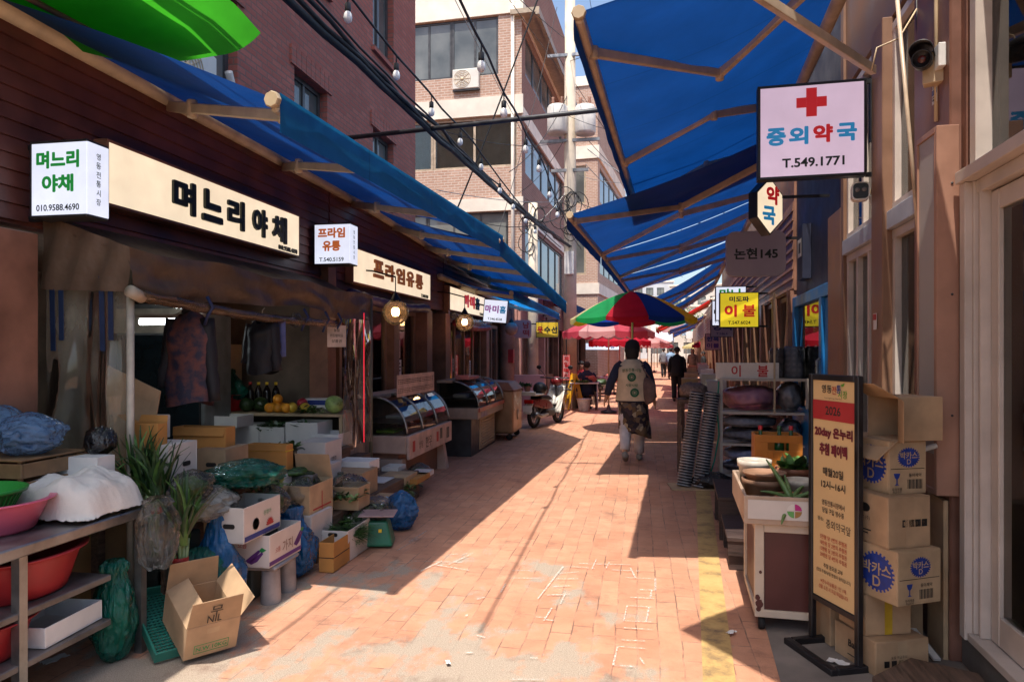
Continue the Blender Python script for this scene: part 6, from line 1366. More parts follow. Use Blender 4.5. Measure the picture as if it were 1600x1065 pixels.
b = MB(); b.box(.02,.74,-.046,-.041,.632,.735); pl = b.build('front_plate', M_cardw, CT_)
b = MB(); cx_, cz_, rr = .26, .684, .038
for k, mt in enumerate(((.45,.02,.2),(.7,.65,.62),(.12,.35,.1),(.35,.18,.05))):
    q = MB(); a0 = PI/2*k+.05; q.add([(cx_+.004*math.cos(a0+.75),-.048,cz_+.004*math.sin(a0+.75))]+[(cx_+rr*math.cos(a0+1.47*j/8),-.048,cz_+rr*math.sin(a0+1.47*j/8)) for j in range(9)], [tuple(range(10))]); q.build('emblem', mat('emblem_%d' % k, mt, .5, .05, 5, 0), pl)
q = MB(); q.text('영동', .395, .684, .05, -.048, .015); q.build('lettering', M_ink, pl)
M_ter = mat('terracotta', (.36,.13,.07), .7, .15, 6, .1); M_terb = mat('brown_pot', (.28,.15,.09), .65, .15, 6, .1); M_potw = mat('cream_pot', (.6,.54,.46), .5)
def pot(label, x, y, z, r, h, mt, soil=True, stack=0):
    T = thing('flower_pot', label, 'pot', (x, y, z)); b = MB(); b.lathe([(0,0),(r*.74,0),(r*.96,h*.82),(r*1.04,h*.83),(r*1.06,h),(r*.97,h),(r*.93,h*.86),(r*.9,h*.8),(0,h*.78)], n=28); b.build('pot_body', mt, T); return T
tz = .619+.0
def C(x, y): p = CT_.matrix_basis @ V((x, y, 0)); return p.x, p.y
pot('large brown plant pot at the left end of the cart tray', *C(.15,.34), tz, .125, .17, M_terb); pot('brown pot nested on the large brown one', *C(.15,.345), tz+.14, .12, .07, M_terb)
pot('cream pot standing behind the nested brown pots on the cart', *C(.12,.62), tz, .10, .24, M_potw)
pot('shallow terracotta pot at the front left of the cart tray', *C(.10,.09), tz, .075, .07, M_ter)
pot('wide terracotta bowl at the front right of the cart tray', *C(.28,.12), tz, .10, .12, M_ter)
pot('white bowl behind the terracotta bowl on the cart', *C(.36,.36), tz, .09, .17, M_potw); pot('terracotta pot at the back right of the cart', *C(.36,.62), tz, .11, .2, M_ter)
# aloe
x_, y_ = C(.27,.12); T = thing('aloe_plant', 'spiky green aloe arching over the front of the cart', 'plant', (x_, y_, tz+.09)); M_aloe = mat('aloe_green', (.12,.2,.06), .45, .2, 10, .05)
for (a, tl, l, w_) in ((2.4,1.0,.30,.020),(1.0,.5,.22,.018),(5.3,.3,.2,.018),(4.3,-.1,.24,.022),(0.2,.35,.26,.016),(3.3,.5,.2,.017),(5.9,.6,.22,.016),(1.7,.9,.2,.016)):
    b = MB(); pts = [V((math.cos(a)*math.cos(tl)*l*j/8, math.sin(a)*math.cos(tl)*l*j/8, math.sin(tl)*l*j/8-.16*l*(j/8)**2*math.cos(tl)*1.6)) for j in range(9)]
    b.tube(pts, [w_*(1-j/8.4)**.7+.001 for j in range(9)], 8); b.build('leaf', M_aloe, T)
x_, y_ = C(.36,.61); leaves('small bushy green plant in the pot at the back right of the cart', 'potted_plant', 'plant', x_, y_, tz+.16, 46, .13, .035, [M_leaf, M_leafd], (.05,.05), .8, 101)
m = MB(); m.blob((0,0,.04),(.11,.05,.04),4,.5,2.2,22,12,ridge=True); tag(m.build('plastic_bag', B_black, loc=(*C(.33,.5), tz+.18), rz=.5), 'black and white crumpled bag on the pots behind the aloe', 'bag') if False else None
# bottle crate on stacked crate
px_ = at_y(1213,700,5.35)
M_ocr = mat('orange_crate', (.5,.17,.02), .45, .12, 5, .05)
def bcrate(label, x, y, z, m_, h=.24):
    T = thing('bottle_crate', label, 'crate', (x, y, z), RA); b = MB(); b.box(-.16,.16,-.12,-.108,0,h*.55); b.box(-.16,.16,-.12,-.108,h*.78,h); b.box(-.16,-.07,-.12,-.108,h*.55,h*.78); b.box(.07,.16,-.12,-.108,h*.55,h*.78); b.box(-.16,.16,.108,.12,0,h); b.box(-.16,-.148,-.107,.107,0,h); b.box(.148,.16,-.107,.107,0,h); b.box(-.148,.148,-.107,.107,0,.012)
    for i in range(9): b.box(-.15+.0375*i-.003,-.15+.0375*i+.003,-.124,-.1205,.01,h*.5)
    b.build('body', m_, T, bev=.003); return T
bcrate('dark crate under the orange bottle crate', px_.x, px_.y, .0, M_maro, .36); bcrate('second dark crate under the orange bottle crate', px_.x, px_.y, .362, M_maro, .35)
bcrate('orange bottle crate with glass bottles behind the plant pots', px_.x, px_.y, .714, M_ocr)
for i, (dx, mt, l) in enumerate(((-.11,M_pred,'red capped bottle at the left of the orange crate'),(.02,mat('bottle_green', (.02,.09,.03), .1),'green bottle standing in the orange crate'),(.1,M_pred,'red capped bottle at the right of the orange crate'))):
    T = thing('glass_bottle', l, 'bottle', (px_.x+dx, px_.y, .73)); b = MB(); b.lathe([(0,0),(.032,0),(.033,.15),(.014,.22),(.013,.27),(0,.27)], n=14); b.build('bottle_body', mat('bottle_green', (.02,.09,.03), .1), T); b = MB(); b.lathe([(.015,.25),(.016,.28),(0,.28)], n=12); b.build('cap', mt, T)
# wooden steps
M_dwood = mat('dark_step_wood', (.06,.035,.03), .65, .3, 4, .3, 40, stretch=(1,10,10))
def step(label, x, y, w_, d_, h_, n):
    T = thing('wooden_step', label, 'step', (x, y, 0), RA)
    for i in range(n):
        b = MB(); a = w_*i/n; b.box(a+.004,a+w_/n-.004,0,d_,h_-.03,h_); b.build('plank', M_dwood, T, bev=.003)
    b = MB(); b.box(.01,w_-.01,.01,.035,h_*.45,h_-.031); b.build('riser', M_dwood, T)
    for q in ((.02,.12,.036,.1),(w_-.2,w_-.05,.036,.1),(.02,.12,d_-.1,d_-.01),(w_-.12,w_-.02,d_-.1,d_-.01)): b = MB(); b.box(*q,0,h_-.031); b.build('leg', M_dwood, T)
step('dark wooden step nearest the cart before the blue door', .60, 5.15, .85, .72, .24, 5)
step('taller dark wooden step behind the first one', .62, 5.95, .85, .85, .36, 5)
# ribbed hose coils
p = at_z(1066,762,0); m = MB(); m.box(-.26,.26,-.2,.2,0,.012); tag(m.build('cardboard_sheet', M_cardlt, loc=(p.x+.12,p.y+.05,.002), rz=.1), 'flat cardboard sheet under the ribbed black pipes', 'cardboard')
M_rib = mat('dark_ribbed_plastic', (.02,.025,.035), .35, .2, 6, .05); M_ribw = mat('pale_rib', (.45,.47,.5), .35)
for k, (dx, dy, l) in enumerate(((0,0,'ribbed dark pipe with pale rings leaning at the left of the pair'),(.17,-.05,'ribbed dark pipe with pale rings leaning against the bedding rack'))):
    T = thing('ribbed_pipe', l, 'pipe', (p.x+.02+dx, p.y+.05+dy, .015)); a, c = V((0,0,0)), V((.16,.12,1.06))
    b = MB(); b2 = MB(); n = 34; ax = (c-a).normalized(); M0 = ax.to_track_quat('Z','Y').to_matrix().to_4x4(); b.M = M0; b2.M = M0; L = c.length
    pr = []
    for i in range(n):
        z0 = L*i/n; pr += [(.078,z0),(.082,z0+L/n*.3),(.082,z0+L/n*.6),(.074,z0+L/n*.8)]
        b2.lathe([(.0825,z0+L/n*.28),(.0855,z0+L/n*.36),(.0855,z0+L/n*.48),(.0825,z0+L/n*.56)], n=20)
    b.lathe([(0,0)]+pr+[(.07,L),(0,L)], n=20); b.build('pipe_body', M_rib, T); b2.build('rings', M_ribw, T)
# bedding rack
RK = thing('metal_rack', 'white metal rack stacked with wrapped bedding under a white board', 'rack', (.90, 8.35, 0), RA)
M_rk = mat('rack_white', (.5,.44,.38), .5, .1, 8, .1)
b = MB()
for x in (0,.92):
    for y in (0,.5): b.box(x,x+.03,y,y+.03,0,1.24 if y == 0 else 1.24)
b.build('posts', M_rk, RK)
b = MB(); b.box(.58,.6,.0,.02,.84,2.2); b.build('pole', M_cream, RK)
for z in (.12,.47,.83,1.21):
    b = MB(); b.box(.031,.919,.001,.025,z,z+.028); b.box(.031,.919,.505,.53,z,z+.028); b.box(.031,.919,.026,.504,z+.004,z+.012); b.build('shelf', M_rk, RK)
def R_(x, y): p = RK.matrix_basis @ V((x, y, 0)); return p.x, p.y
def quilt(label, x, y, z, r, mt, seed):
    b = MB(); b.blob((0,0,r[2]), r, seed, .14, 1.7, 44, 24, p=.8, ridge=False)
    for v in b.v: v.z = max(v.z, 0)+.006*noise.noise((v.x*25,v.y*25,v.z*40+seed)); 
    T = thing('wrapped_bedding', label, 'bedding', (x, y, z), RA); b.build('quilt', mt, T)
    c = MB(); c.v = [V((q.x*1.03,q.y*1.05,q.z*1.04+.004)) for q in b.v]; c.f = b.f; c.mi = b.mi; c.sm = b.sm; c.build('wrapping', M_wrap, T); return T
M_wrap = glass('bedding_film', (.93,.93,.95), .05, (.6,.6,.62), .07, 1.4, .9, 12)
def check(name, c1, c2, s_=9):
    t = NT(name); co = t.co(); v = t.n('ShaderNodeTexWave', {'Vector': co, 'Scale': s_, 'Distortion': 1.5}, bands_direction='X').outputs['Fac']; v2 = t.n('ShaderNodeTexWave', {'Vector': co, 'Scale': s_, 'Distortion': 1.5}, bands_direction='Z').outputs['Fac']
    c = t.mix(t.n('ShaderNodeMath', {0: v, 1: v2}, operation='MULTIPLY').outputs[0], c1, c2); _M[name] = t.done(t.bsdf(c, .8, t.bump(t.noise(30), .3, .02))); return _M[name]
M_qp = check('pink_quilt', (.62,.24,.32), (.42,.14,.26), 3); M_qg = check('grey_quilt', (.26,.26,.29), (.36,.36,.4), 5); M_qb = check('blue_quilt', (.26,.29,.45), (.38,.42,.56), 5); M_qd = check('dark_quilt', (.11,.115,.145), (.18,.18,.22), 5)
quilt('pink wrapped quilt on the upper shelf of the rack', *R_(.36,.22), .86, (.32,.22,.14), M_qp, 1)
quilt('dark grey wrapped bedding lying on the second shelf of the rack', *R_(.36,.22), .50, (.32,.22,.085), M_qd, 2)
quilt('blue grey wrapped bedding atop the dark grey one on the second shelf', *R_(.33,.22), .662, (.30,.21,.07), M_qg, 3)
quilt('navy wrapped bedding on the lowest shelf of the rack', *R_(.35,.22), .15, (.32,.22,.07), M_qd, 4)
quilt('periwinkle wrapped bedding atop the navy one on the lowest shelf', *R_(.36,.22), .287, (.31,.21,.075), M_qb, 5)
quilt('dark round bedding roll at the right of the second shelf', *R_(.78,.22), .50, (.13,.2,.13), M_qd, 6)
quilt('dark bedding roll at the right of the upper shelf', *R_(.78,.24), .86, (.14,.2,.16), M_qg, 7)
def roll(label, x, y, z, r, h, mt):
    T = thing('bedding_roll', label, 'bedding', (x, y, z)); b = MB(); b.lathe([(0,0),(r,0),(r*1.03,h*.3),(r*.98,h*.6),(r*1.02,h*.9),(r*.8,h),(0,h)], n=26, wob=.12, seed=x); b.build('roll', mt, T); b = MB(); b.lathe([(r*1.04,0),(r*1.07,h*.3),(r*1.02,h*.6),(r*1.06,h*.9),(r*.84,h*1.02)], n=26, wob=.2, seed=x); b.build('wrapping', M_wrap, T)
roll('dark grey bedding roll standing at the right on top of the rack', *R_(.84,.25), 1.24, .12, .36, M_qd); roll('brown floral bedding roll beside the white board on the rack', *R_(.66,.3), 1.24, .09, .34, mat('floral', (.16,.1,.09), .8, .4, 16))
T = thing('shop_board', 'white board with red bedding lettering on top of the rack', 'sign', (*R_(.30,.05), 1.30), RA); b = MB(); b.box(-.345,.345,0,.04,-.075,.115); b.build('board', mat('board_white', (.66,.6,.54), .5, .05), T, bev=.004)
b = MB(); b.text('이', -.12, .02, .13, -.002, .02); b.text('불', .17, .02, .13, -.002, .02); b.build('lettering', M_pred, T)
m = MB(); m.blob((0,0,.1),(.16,.14,.1),3,.3,2,24,14,ridge=True); tag(m.build('net_sack', mat('brown_net', (.25,.17,.14), .7, .3, 30, .3, 60), loc=(.66,9.1,.95)), 'brown net sack on a stand behind the ribbed pipes', 'sack')
T = thing('produce_stand', 'plain stand holding the brown net sack behind the ribbed pipes', 'stand', (.66,9.1,0)); m = MB(); m.box(-.2,.2,-.2,.2,.9,.95); m.build('top', M_wood, T); [MB().box(x,x+.03,y,y+.03,0,.9).build('leg', M_wood, T) for x in (-.19,.16) for y in (-.19,.16)]
m = MB(); m.tube([(0,0,1.2),(-.02,-.02,.9),(.0,-.03,.6),(-.05,-.02,.3),(-.1,-.03,.14)], .009, 6); tag(m.build('rope', mat('teal_rope', (.02,.3,.2), .6), loc=(.885,8.33,0)), 'teal rope hanging down the left post of the rack', 'rope')
m = MB(); m.blob((0,0,.09),(.2,.13,.09),9,.3,2,26,14,ridge=True); tag(m.build('plastic_bag', B_black, loc=(.80,8.2,.0)), 'grey black bag on the ground under the rack corner', 'bag')
# goods further along the right side
for i, (x, y, w_, h_, mt, l) in enumerate(((1.15,13.2,.8,.75,M_wood,'goods stand beyond the bedding rack'),(1.25,15.5,.8,.8,M_wood,'goods stand past the net sack on the right'),(1.55,19.5,.9,.8,M_wood,'goods stand beside the man in black'),(1.9,24.5,.9,.8,M_wood,'goods stand beyond the man in black'),(2.2,28.5,1,.8,M_wood,'goods stand under the red awning'))):
    T = thing('produce_stand', l, 'stand', (x, y, 0), RA); b = MB(); b.box(-w_/2,w_/2,-.4,.4,h_-.04,h_); b.build('top', mt, T); [MB().box(a,a+.05,c,c+.05,0,h_-.041).build('leg', mt, T) for a in (-w_/2,w_/2-.05) for c in (-.4,.35)]
    for k in range(2): carton(('brown box on the left of the '+l) if k == 0 else ('pale box on the right of the '+l), x-.2+.4*k, y, h_+.002, .34, .5, .16+.1*k, RA, m=(M_card, M_cardw)[k], lid='closed')
# cardboard stack beside the pillar
def rbox(label, cx, cy, th, w_, d_, z, h_, **k):
    a = R(th); ex, ey = V((math.cos(a), math.sin(a))), V((-math.sin(a), math.cos(a))); c = V((cx, cy))+ex*w_/2+ey*d_/2
    return carton(label, c.x, c.y, z, w_, d_, h_, a, **k)
gear = lambda u, v, k: [('r' if 0 else 'l','gear',u,v,(k,k*.95),M_blueink)]
M_lab = M_cardlt
rbox('bottom cardboard box of the stack, printed with care symbols', 1.10, 3.59, 22, .29, .30, .005, .16, lid='closed', tape=('f',0,.05,M_cardlt), marks=[('f','rect',-.10+.04*i,.04,(.028,.03),M_ink) for i in range(3)]+[('f','포장 취급주의',-.02,.085,.014,M_ink,.0),('l','Bare',.0,.09,.035,M_ink,.02),('l','rect',-.05,.03,(.06,.004),M_ink)])
rbox('small cardboard box closed with yellow tape, second from the bottom of the stack', 1.075, 3.66, 18, .24, .22, .170, .198, lid='closed', tape=('f',-.0,.04,mat('yellow_tape', (.6,.38,.03), .4)))
def pbox(label, cx, cy, th, w_, d_, z, h_):
    T = rbox(label, cx, cy, th, w_, d_, z, h_, lid='closed', m=M_cardlt, marks=[('l','gear',.06,.13,(.105,.095),M_blueink),('f','gear',.005,h_*.70,(.062,.048),M_blueink),('f','rect',-w_/2+.01,h_*.48,(w_-.02,.0025),M_ink),('f','poly',-.06,h_*.28,((-.018,.03),(.018,.03),(.012,.01),(.003,.002),(.003,-.02),(.014,-.026),(-.014,-.026),(-.003,-.02),(-.003,.002),(-.012,.01)),M_blueink),('f','유리제품',-.06,h_*.10,.014,M_ink,.0),('f','취급주의',-.06,h_*.045,.012,M_ink,.0),('f','동아제약',.04,h_*.36,.018,M_ink,.01)]+[('f','rect',.0+.0065*i,h_*.10,((.002,.004,.003)[i%3],h_*.18),M_ink) for i in range(13)]+[('l','100mL x 100병',-.08,.022,.014,M_ink,.0)])
    m = MB(); M = wface(w_, d_, 'l'); m.text('박카스', .06, .145, .06, -.0012, .02, .17, M=M); m.text('D', .06, .085, .05, -.0012, .015, None, M=M); M = wface(w_, d_, 'f'); m.text('박카스', .005, h_*.74, .035, -.0012, .02, .095, M=M); m.text('D', .005, h_*.62, .024, -.0012, .01, None, M=M); m.build('lettering', M_cardlt, T); return T
pbox('cardboard drink box with a blue toothed emblem, third from the bottom', 1.165, 3.50, 28, .258, .36, .372, .248)
rbox('plain cardboard box with a strip of care symbols between the two blue emblem boxes', 1.138, 3.54, 24, .236, .34, .624, .238, lid='closed', tape=('f',0,.05,M_card), marks=[('f','rect',-.04+.036*i,.10,(.03,.034),M_ink) for i in range(4)]+[('f','rect',-.034+.036*i,.108,(.008,.018),M_card) for i in range(4)]+[('l','disc',.02,.17,(.035,.022),M_ink),('l','포장박스(주)',-.0,.12,.022,M_ink,.0),('l','rect',-.06,.06,(.12,.006),M_ink),('l','rect',-.06,.045,(.1,.006),M_ink)])
pbox('cardboard drink box with a blue toothed emblem, second from the top', 1.165, 3.615, 22, .205, .36, .866, .25)
carton('cardboard box lying on its side with open flaps on top of the stack', 1.395, 3.80, 1.225, .21, .22, .24, R(20), flaps=[('r',28),('l',40),('f',60)], tilt=(0, -PI/2), fh=.75)
rbox('flat cardboard box squeezed behind the banner at the foot of the stack', .98, 3.92, 15, .2, .2, .005, .30, lid='closed')
rbox('tall brown carton standing behind the stack against the window', 1.22, 4.06, 3, .26, .3, .005, .75, lid='closed')
# light box, cables and cameras by the pillar
T = thing('light_box', 'tall narrow unlit box light with wooden frame on the brown pillar', 'box light', (1.45,3.82,.83))
m = MB(); m.box(0,.105,0,.02,0,1.84); m.box(0,.02,.021,.26,0,.03) ; m.box(.0,.02,.021,.26,1.81,1.84); m.box(0,.02,.021,.035,.031,1.809); m.box(0,.02,.245,.26,.031,1.809); m.box(.021,.105,.021,.26,0,1.84); m.build('frame', mat('salmon_wood', (.42,.22,.15), .5, .12, 4, .08), T, bev=.003)
m = MB(); m.box(.008,.0205,.036,.244,.20,1.808); m.build('diffuser', mat('grey_diffuser', (.36,.32,.3), .5, .04), T); m = MB(); m.box(.006,.0205,.036,.244,.031,.199); m.build('lower_panel', mat('salmon_wood', (.42,.22,.15), .5), T)
for z in (.4,1.0,1.55): m = MB(); m.M = Matrix.Translation((.07,-.002,z)) @ Matrix.Rotation(PI/2,4,'X'); m.lathe([(0,.003),(.006,.002),(.006,0)], n=8); m.build('screw', M_dsteel, T)
m = MB(); m.tube([(.0,.02,.02),(-.06,.02,.0),(-.085,.02,-.03),(-.09,.02,-.09),(-.085,.02,-.17)], .013, 10); tag(m.build('bent_pipe', M_foam, loc=(1.45,3.80,1.06)), 'bent white pipe sticking out below the tall box light', 'pipe')
pa, pb = at_d(1402,0,3.95), at_d(1440,420,3.95); m = MB(); m.tube([V((0,0,0)), pb-pa], .011, 8); tag(m.build('bamboo_pole', M_armR, loc=pa), 'thin leaning tan pole between the narrow window and the pillar', 'pole')
T = thing('security_camera', 'black round security camera mounted on a cream box on the pillar', 'camera', at_d(1462,110,3.62), R(-25))
m = MB(); m.box(-.06,.09,.0,.07,-.06,.1); m.build('mount_box', M_cream, T, bev=.004)
m = MB(); m.M = Matrix.Translation((-.055,.02,.06)) @ Matrix.Rotation(R(100),4,'X') ; m.lathe([(0,-.02),(.035,-.02),(.046,.0),(.048,.11),(.046,.12),(.04,.12),(.038,.105),(0,.10)], n=20); m.build('housing', M_black, T)
m = MB(); m.M = Matrix.Translation((-.055,.02,.06)) @ Matrix.Rotation(R(100),4,'X'); m.lathe([(0,.106),(.018,.106),(.02,.103),(.0,.1)], n=14); m.build('lens', mat('dark_red_lens', (.1,.02,.015), .1), T)
m = MB(); m.grid(lambda u, v: V((-.055+.054*math.cos(PI*u), .06-.2*v, .07+.05*math.sin(PI*u))), 12, 3); m.build('hood', M_black, T, solid=.004)
T = thing('security_camera', 'white square faced security camera below the pharmacy sign', 'camera', at_d(1345,298,4.95), R(-10))
m = MB(); m.prism(rounded(.115,.125,.03), 0, .09); m.build('housing', M_foam, T); m = MB(); m.prism(rounded(.098,.108,.026), -.004,-.001); m.build('face', M_black, T)
for x in (-.022,.022): m = MB(); m.M = Matrix.Translation((x,-.005,.008)) @ Matrix.Rotation(PI/2,4,'X'); m.lathe([(0,.004),(.014,.003),(.016,0)], n=14); m.build('lens', mat('grey_lens', (.2,.18,.18), .1), T)
m = MB(); m.beam((.05,.06,.0),(.12,.06,.0),.03,.03); m.box(.10,.19,.03,.08,-.09,.1); m.build('bracket', M_cream, T, bev=.004); m = MB(); m.tube([(.06,.05,-.03),(.07,.05,-.09),(.12,.05,-.1),(.15,.05,-.07)], .007, 6); m.build('cable', M_foam, T)
T = thing('sticker', 'small notice sticker with a navy stripe on the pillar under the black camera', 'sticker', RL(at_r(1461,145,.055).y, .055, at_r(1461,145,.055).z), -PI/2+RA)
m = MB(); m.box(-.035,.035,-.002,0,-.055,.055); m.build('sheet', M_foam, T); m = MB(); m.box(-.034,.034,-.0035,-.0022,-.01,.018); m.build('stripe', M_lnavy, T)
m = MB(); m.text('CCTV', 0, .034, .018, -.0035, .015); m.box(-.028,.028,-.0035,-.0022,-.022,-.017); m.box(-.025,.025,-.0035,-.0022,-.04,-.03); m.build('lettering', M_ink, T)
for k, pts in enumerate(([(1438,5),(1405,60),(1370,75),(1362,110)],[(1432,0),(1434,60)])):
    q = [at_d(a, b_, 4.0) for a, b_ in pts]; m = MB(); m.tube([a-q[0] for a in q], .005, 6); tag(m.build('cable', M_cream if k == 0 else M_black, loc=q[0]), ['pale loose cable looping above the narrow window','black cable dropping to the black security camera'][k], 'cable')
# platform by the door
m = MB(); m.slab([(1.02,3.38),(.92,1.6),(1.40,1.6),(1.50,3.50),(1.26,3.62)], .06, .10); T = thing('wooden_platform', 'low dark plank platform in front of the glass door', 'platform', (0,0,0)); m.build('top', M_wood, T, bev=.003); m = MB(); m.slab([(1.05,3.37),(.96,1.65),(1.37,1.65),(1.46,3.47),(1.26,3.58)], .0, .059); m.build('base', mat('tan_crate', (.3,.17,.08), .6), T)
pa, pb = at_d(1426,982,3.75), at_d(1464,1030,3.5); m = MB(); m.beam((0,0,0),pb-pa,.035,.012); tag(m.build('metal_strip', M_foam, loc=pa), 'white plastic strip lying beside the cardboard stack', 'strip')
# things behind the glass door
for i, (x, y, z, w_, d_, h_, rz, mt, l) in enumerate(((2.02,4.3,.01,.4,.5,.72,.1,M_card,'brown carton on the floor behind the glass door'),(1.98,4.25,.735,.3,.4,.36,.05,M_cardlt,'printed carton on top behind the glass door'),(1.98,4.2,1.10,.2,.3,.13,.1,mat('teal_box', (.03,.2,.16), .5),'small teal box behind the glass door'),(2.0,4.25,1.235,.22,.3,.36,.2,M_card,'leaning brown carton high behind the glass door'))):
    carton(l, x, y, z, w_, d_, h_, rz, m=mt, lid='closed', marks=[('f','rect',-.1,.08,(.09,.04),M_ink),('f','rect',-.1,.15,(.05,.01),M_ink),('l','rect',-.1,.08,(.09,.04),M_ink)] if i < 2 else ())
T = thing('shelf_unit', 'dark shelf unit with yellow edge deep behind the glass door', 'shelf', (2.9,2.9,0), RA); [MB().box(-.2,.2,-.8,.8,z,z+.03).build('shelf_board', mat('tan_tray', (.3,.17,.08), .6), T) for z in (.5,.95,1.4,1.85)]; [MB().box(-.2,.2,y,y+.03,0,1.9).build('side', M_dsteel, T) for y in (-.83,.801)]
for k in range(12):
    o = carton('assorted medicine carton on the shelves behind the glass door', 2.9, 2.25+.26*(k%6), .532 if k < 6 else .982, .25, .2, rnd.uniform(.15,.3), 0, m=(M_cardw, M_cardor, M_pinkp, M_cardlt)[k%4], lid='closed', group='cartons on the shelves behind the glass door')

p = at_d(1586,566,5.0); T = thing('tube_light', 'tube light added behind the glass door on the near right', 'light', p, R(-8)); m = MB(); m.box(-.45,.45,-.03,.03,.03,.06); m.build('housing', M_white, T); m = MB(); m.tube([(-.43,0,0),(.43,0,0)], .016, 8); m.build('tube', emit('door_tube', (.9,.95,1), 9), T)  # tube added to light the door interior and give the streak in the glass

p = RL(4.02, .055, 0); m = MB(); m.tube([(0,0,2.75),(0,0,3.4),(.01,0,4.5)], .011, 8); tag(m.build('conduit', M_cream, loc=p), 'thin cream conduit running up the pillar above the tall box light', 'conduit')
p = RL(3.93, .052, 3.05); m = MB(); m.box(-.045,.045,-.035,0,-.06,.06); tag(m.build('junction_box', M_foam, loc=p, rz=-PI/2+RA, bev=.004), 'small white junction box on the pillar near the black camera', 'junction box')
p = RL(5.15, .066, 1.75); T = thing('sticker', 'small red and white sticker on the tan post between the pharmacy windows', 'sticker', p, -PI/2+RA); m = MB(); m.box(-.04,.04,-.002,0,-.055,.055); m.build('sheet', M_foam, T); m = MB(); m.box(-.038,.038,-.0035,-.0022,.01,.05); m.build('stripe', M_redink, T)
# ================================================================ people
M_skin = mat('skin', (.42,.24,.16), .55, .06, 20, .05)
M_hair = mat('black_hair', (.02,.016,.016), .75, .4, 60, .8, 90)
M_navyc = mat('navy_cloth', (.012,.018,.05), .85, .2, 12, .3, 30); M_blackc = mat('black_cloth', (.012,.012,.016), .85, .25, 12, .3, 30)
M_beige = mat('beige_vest', (.72,.6,.42), .85, .1, 8, .4, 18); M_whitec = mat('white_trousers', (.6,.58,.6), .85, .1, 9, .4, 18)
M_bluec = mat('pale_blue_shirt', (.25,.4,.6), .85); M_redcl = mat('red_top', (.4,.03,.04), .85); M_tan = mat('tan_coat', (.36,.28,.2), .85); M_greyc = mat('grey_cloth', (.15,.15,.17), .85)
M_shoe = mat('grey_shoe', (.3,.28,.25), .7)
def skin_body(T, joints, edges, root, mt):
    me = bpy.data.meshes.new('body'); names = list(joints); idx = {n: i for i, n in enumerate(names)}
    me.from_pydata([joints[n][0] for n in names], [(idx[a], idx[b]) for a, b in edges], []); me.materials.append(mt)
    o = bpy.data.objects.new('body', me); COL.objects.link(o); o.parent = T
    o.modifiers.new('skin', 'SKIN').use_smooth_shade = True
    if not me.skin_vertices: me.skin_vertices.new() if hasattr(me.skin_vertices, 'new') else None
    if me.skin_vertices:
        for n in names:
            s_ = me.skin_vertices[0].data[idx[n]]; r = joints[n][1]; s_.radius = (r, r) if not isinstance(r, tuple) else r; s_.use_root = (n == root)
    d = o.modifiers.new('sub', 'SUBSURF'); d.levels = 1; d.render_levels = 1
    return o
def rings(mb, L, n=22, wr_=0, seed=0):
    vs = []
    for k, (cx, cy, z, rx, ry) in enumerate(L):
        for j in range(n):
            q = 2*PI*j/n; w_ = 1 + wr_*noise.noise((math.cos(q)*2+seed, math.sin(q)*2, z*6))
            vs.append((cx+rx*w_*math.cos(q), cy+ry*w_*math.sin(q), z))
    fs = [(i*n+j, i*n+(j+1)%n, (i+1)*n+(j+1)%n, (i+1)*n+j) for i in range(len(L)-1) for j in range(n)] + [tuple(reversed(range(n))), tuple((len(L)-1)*n+j for j in range(n))]
    return mb.add(vs, fs, True)
def limb(mb, pts, rs, n=14, wr_=.12, seed=0, k=4):
    P, Rr = [], []
    for i in range(len(pts)-1):
        for j in range(k):
            t_ = j/k; P.append(V(pts[i]).lerp(V(pts[i+1]), t_)); r = rs[i]+(rs[i+1]-rs[i])*t_; Rr.append(r*(1+wr_*noise.noise((i*3+j*1.1+seed, seed, 0))))
    P.append(V(pts[-1])); Rr.append(rs[-1]); return mb.tube(P, Rr, n)
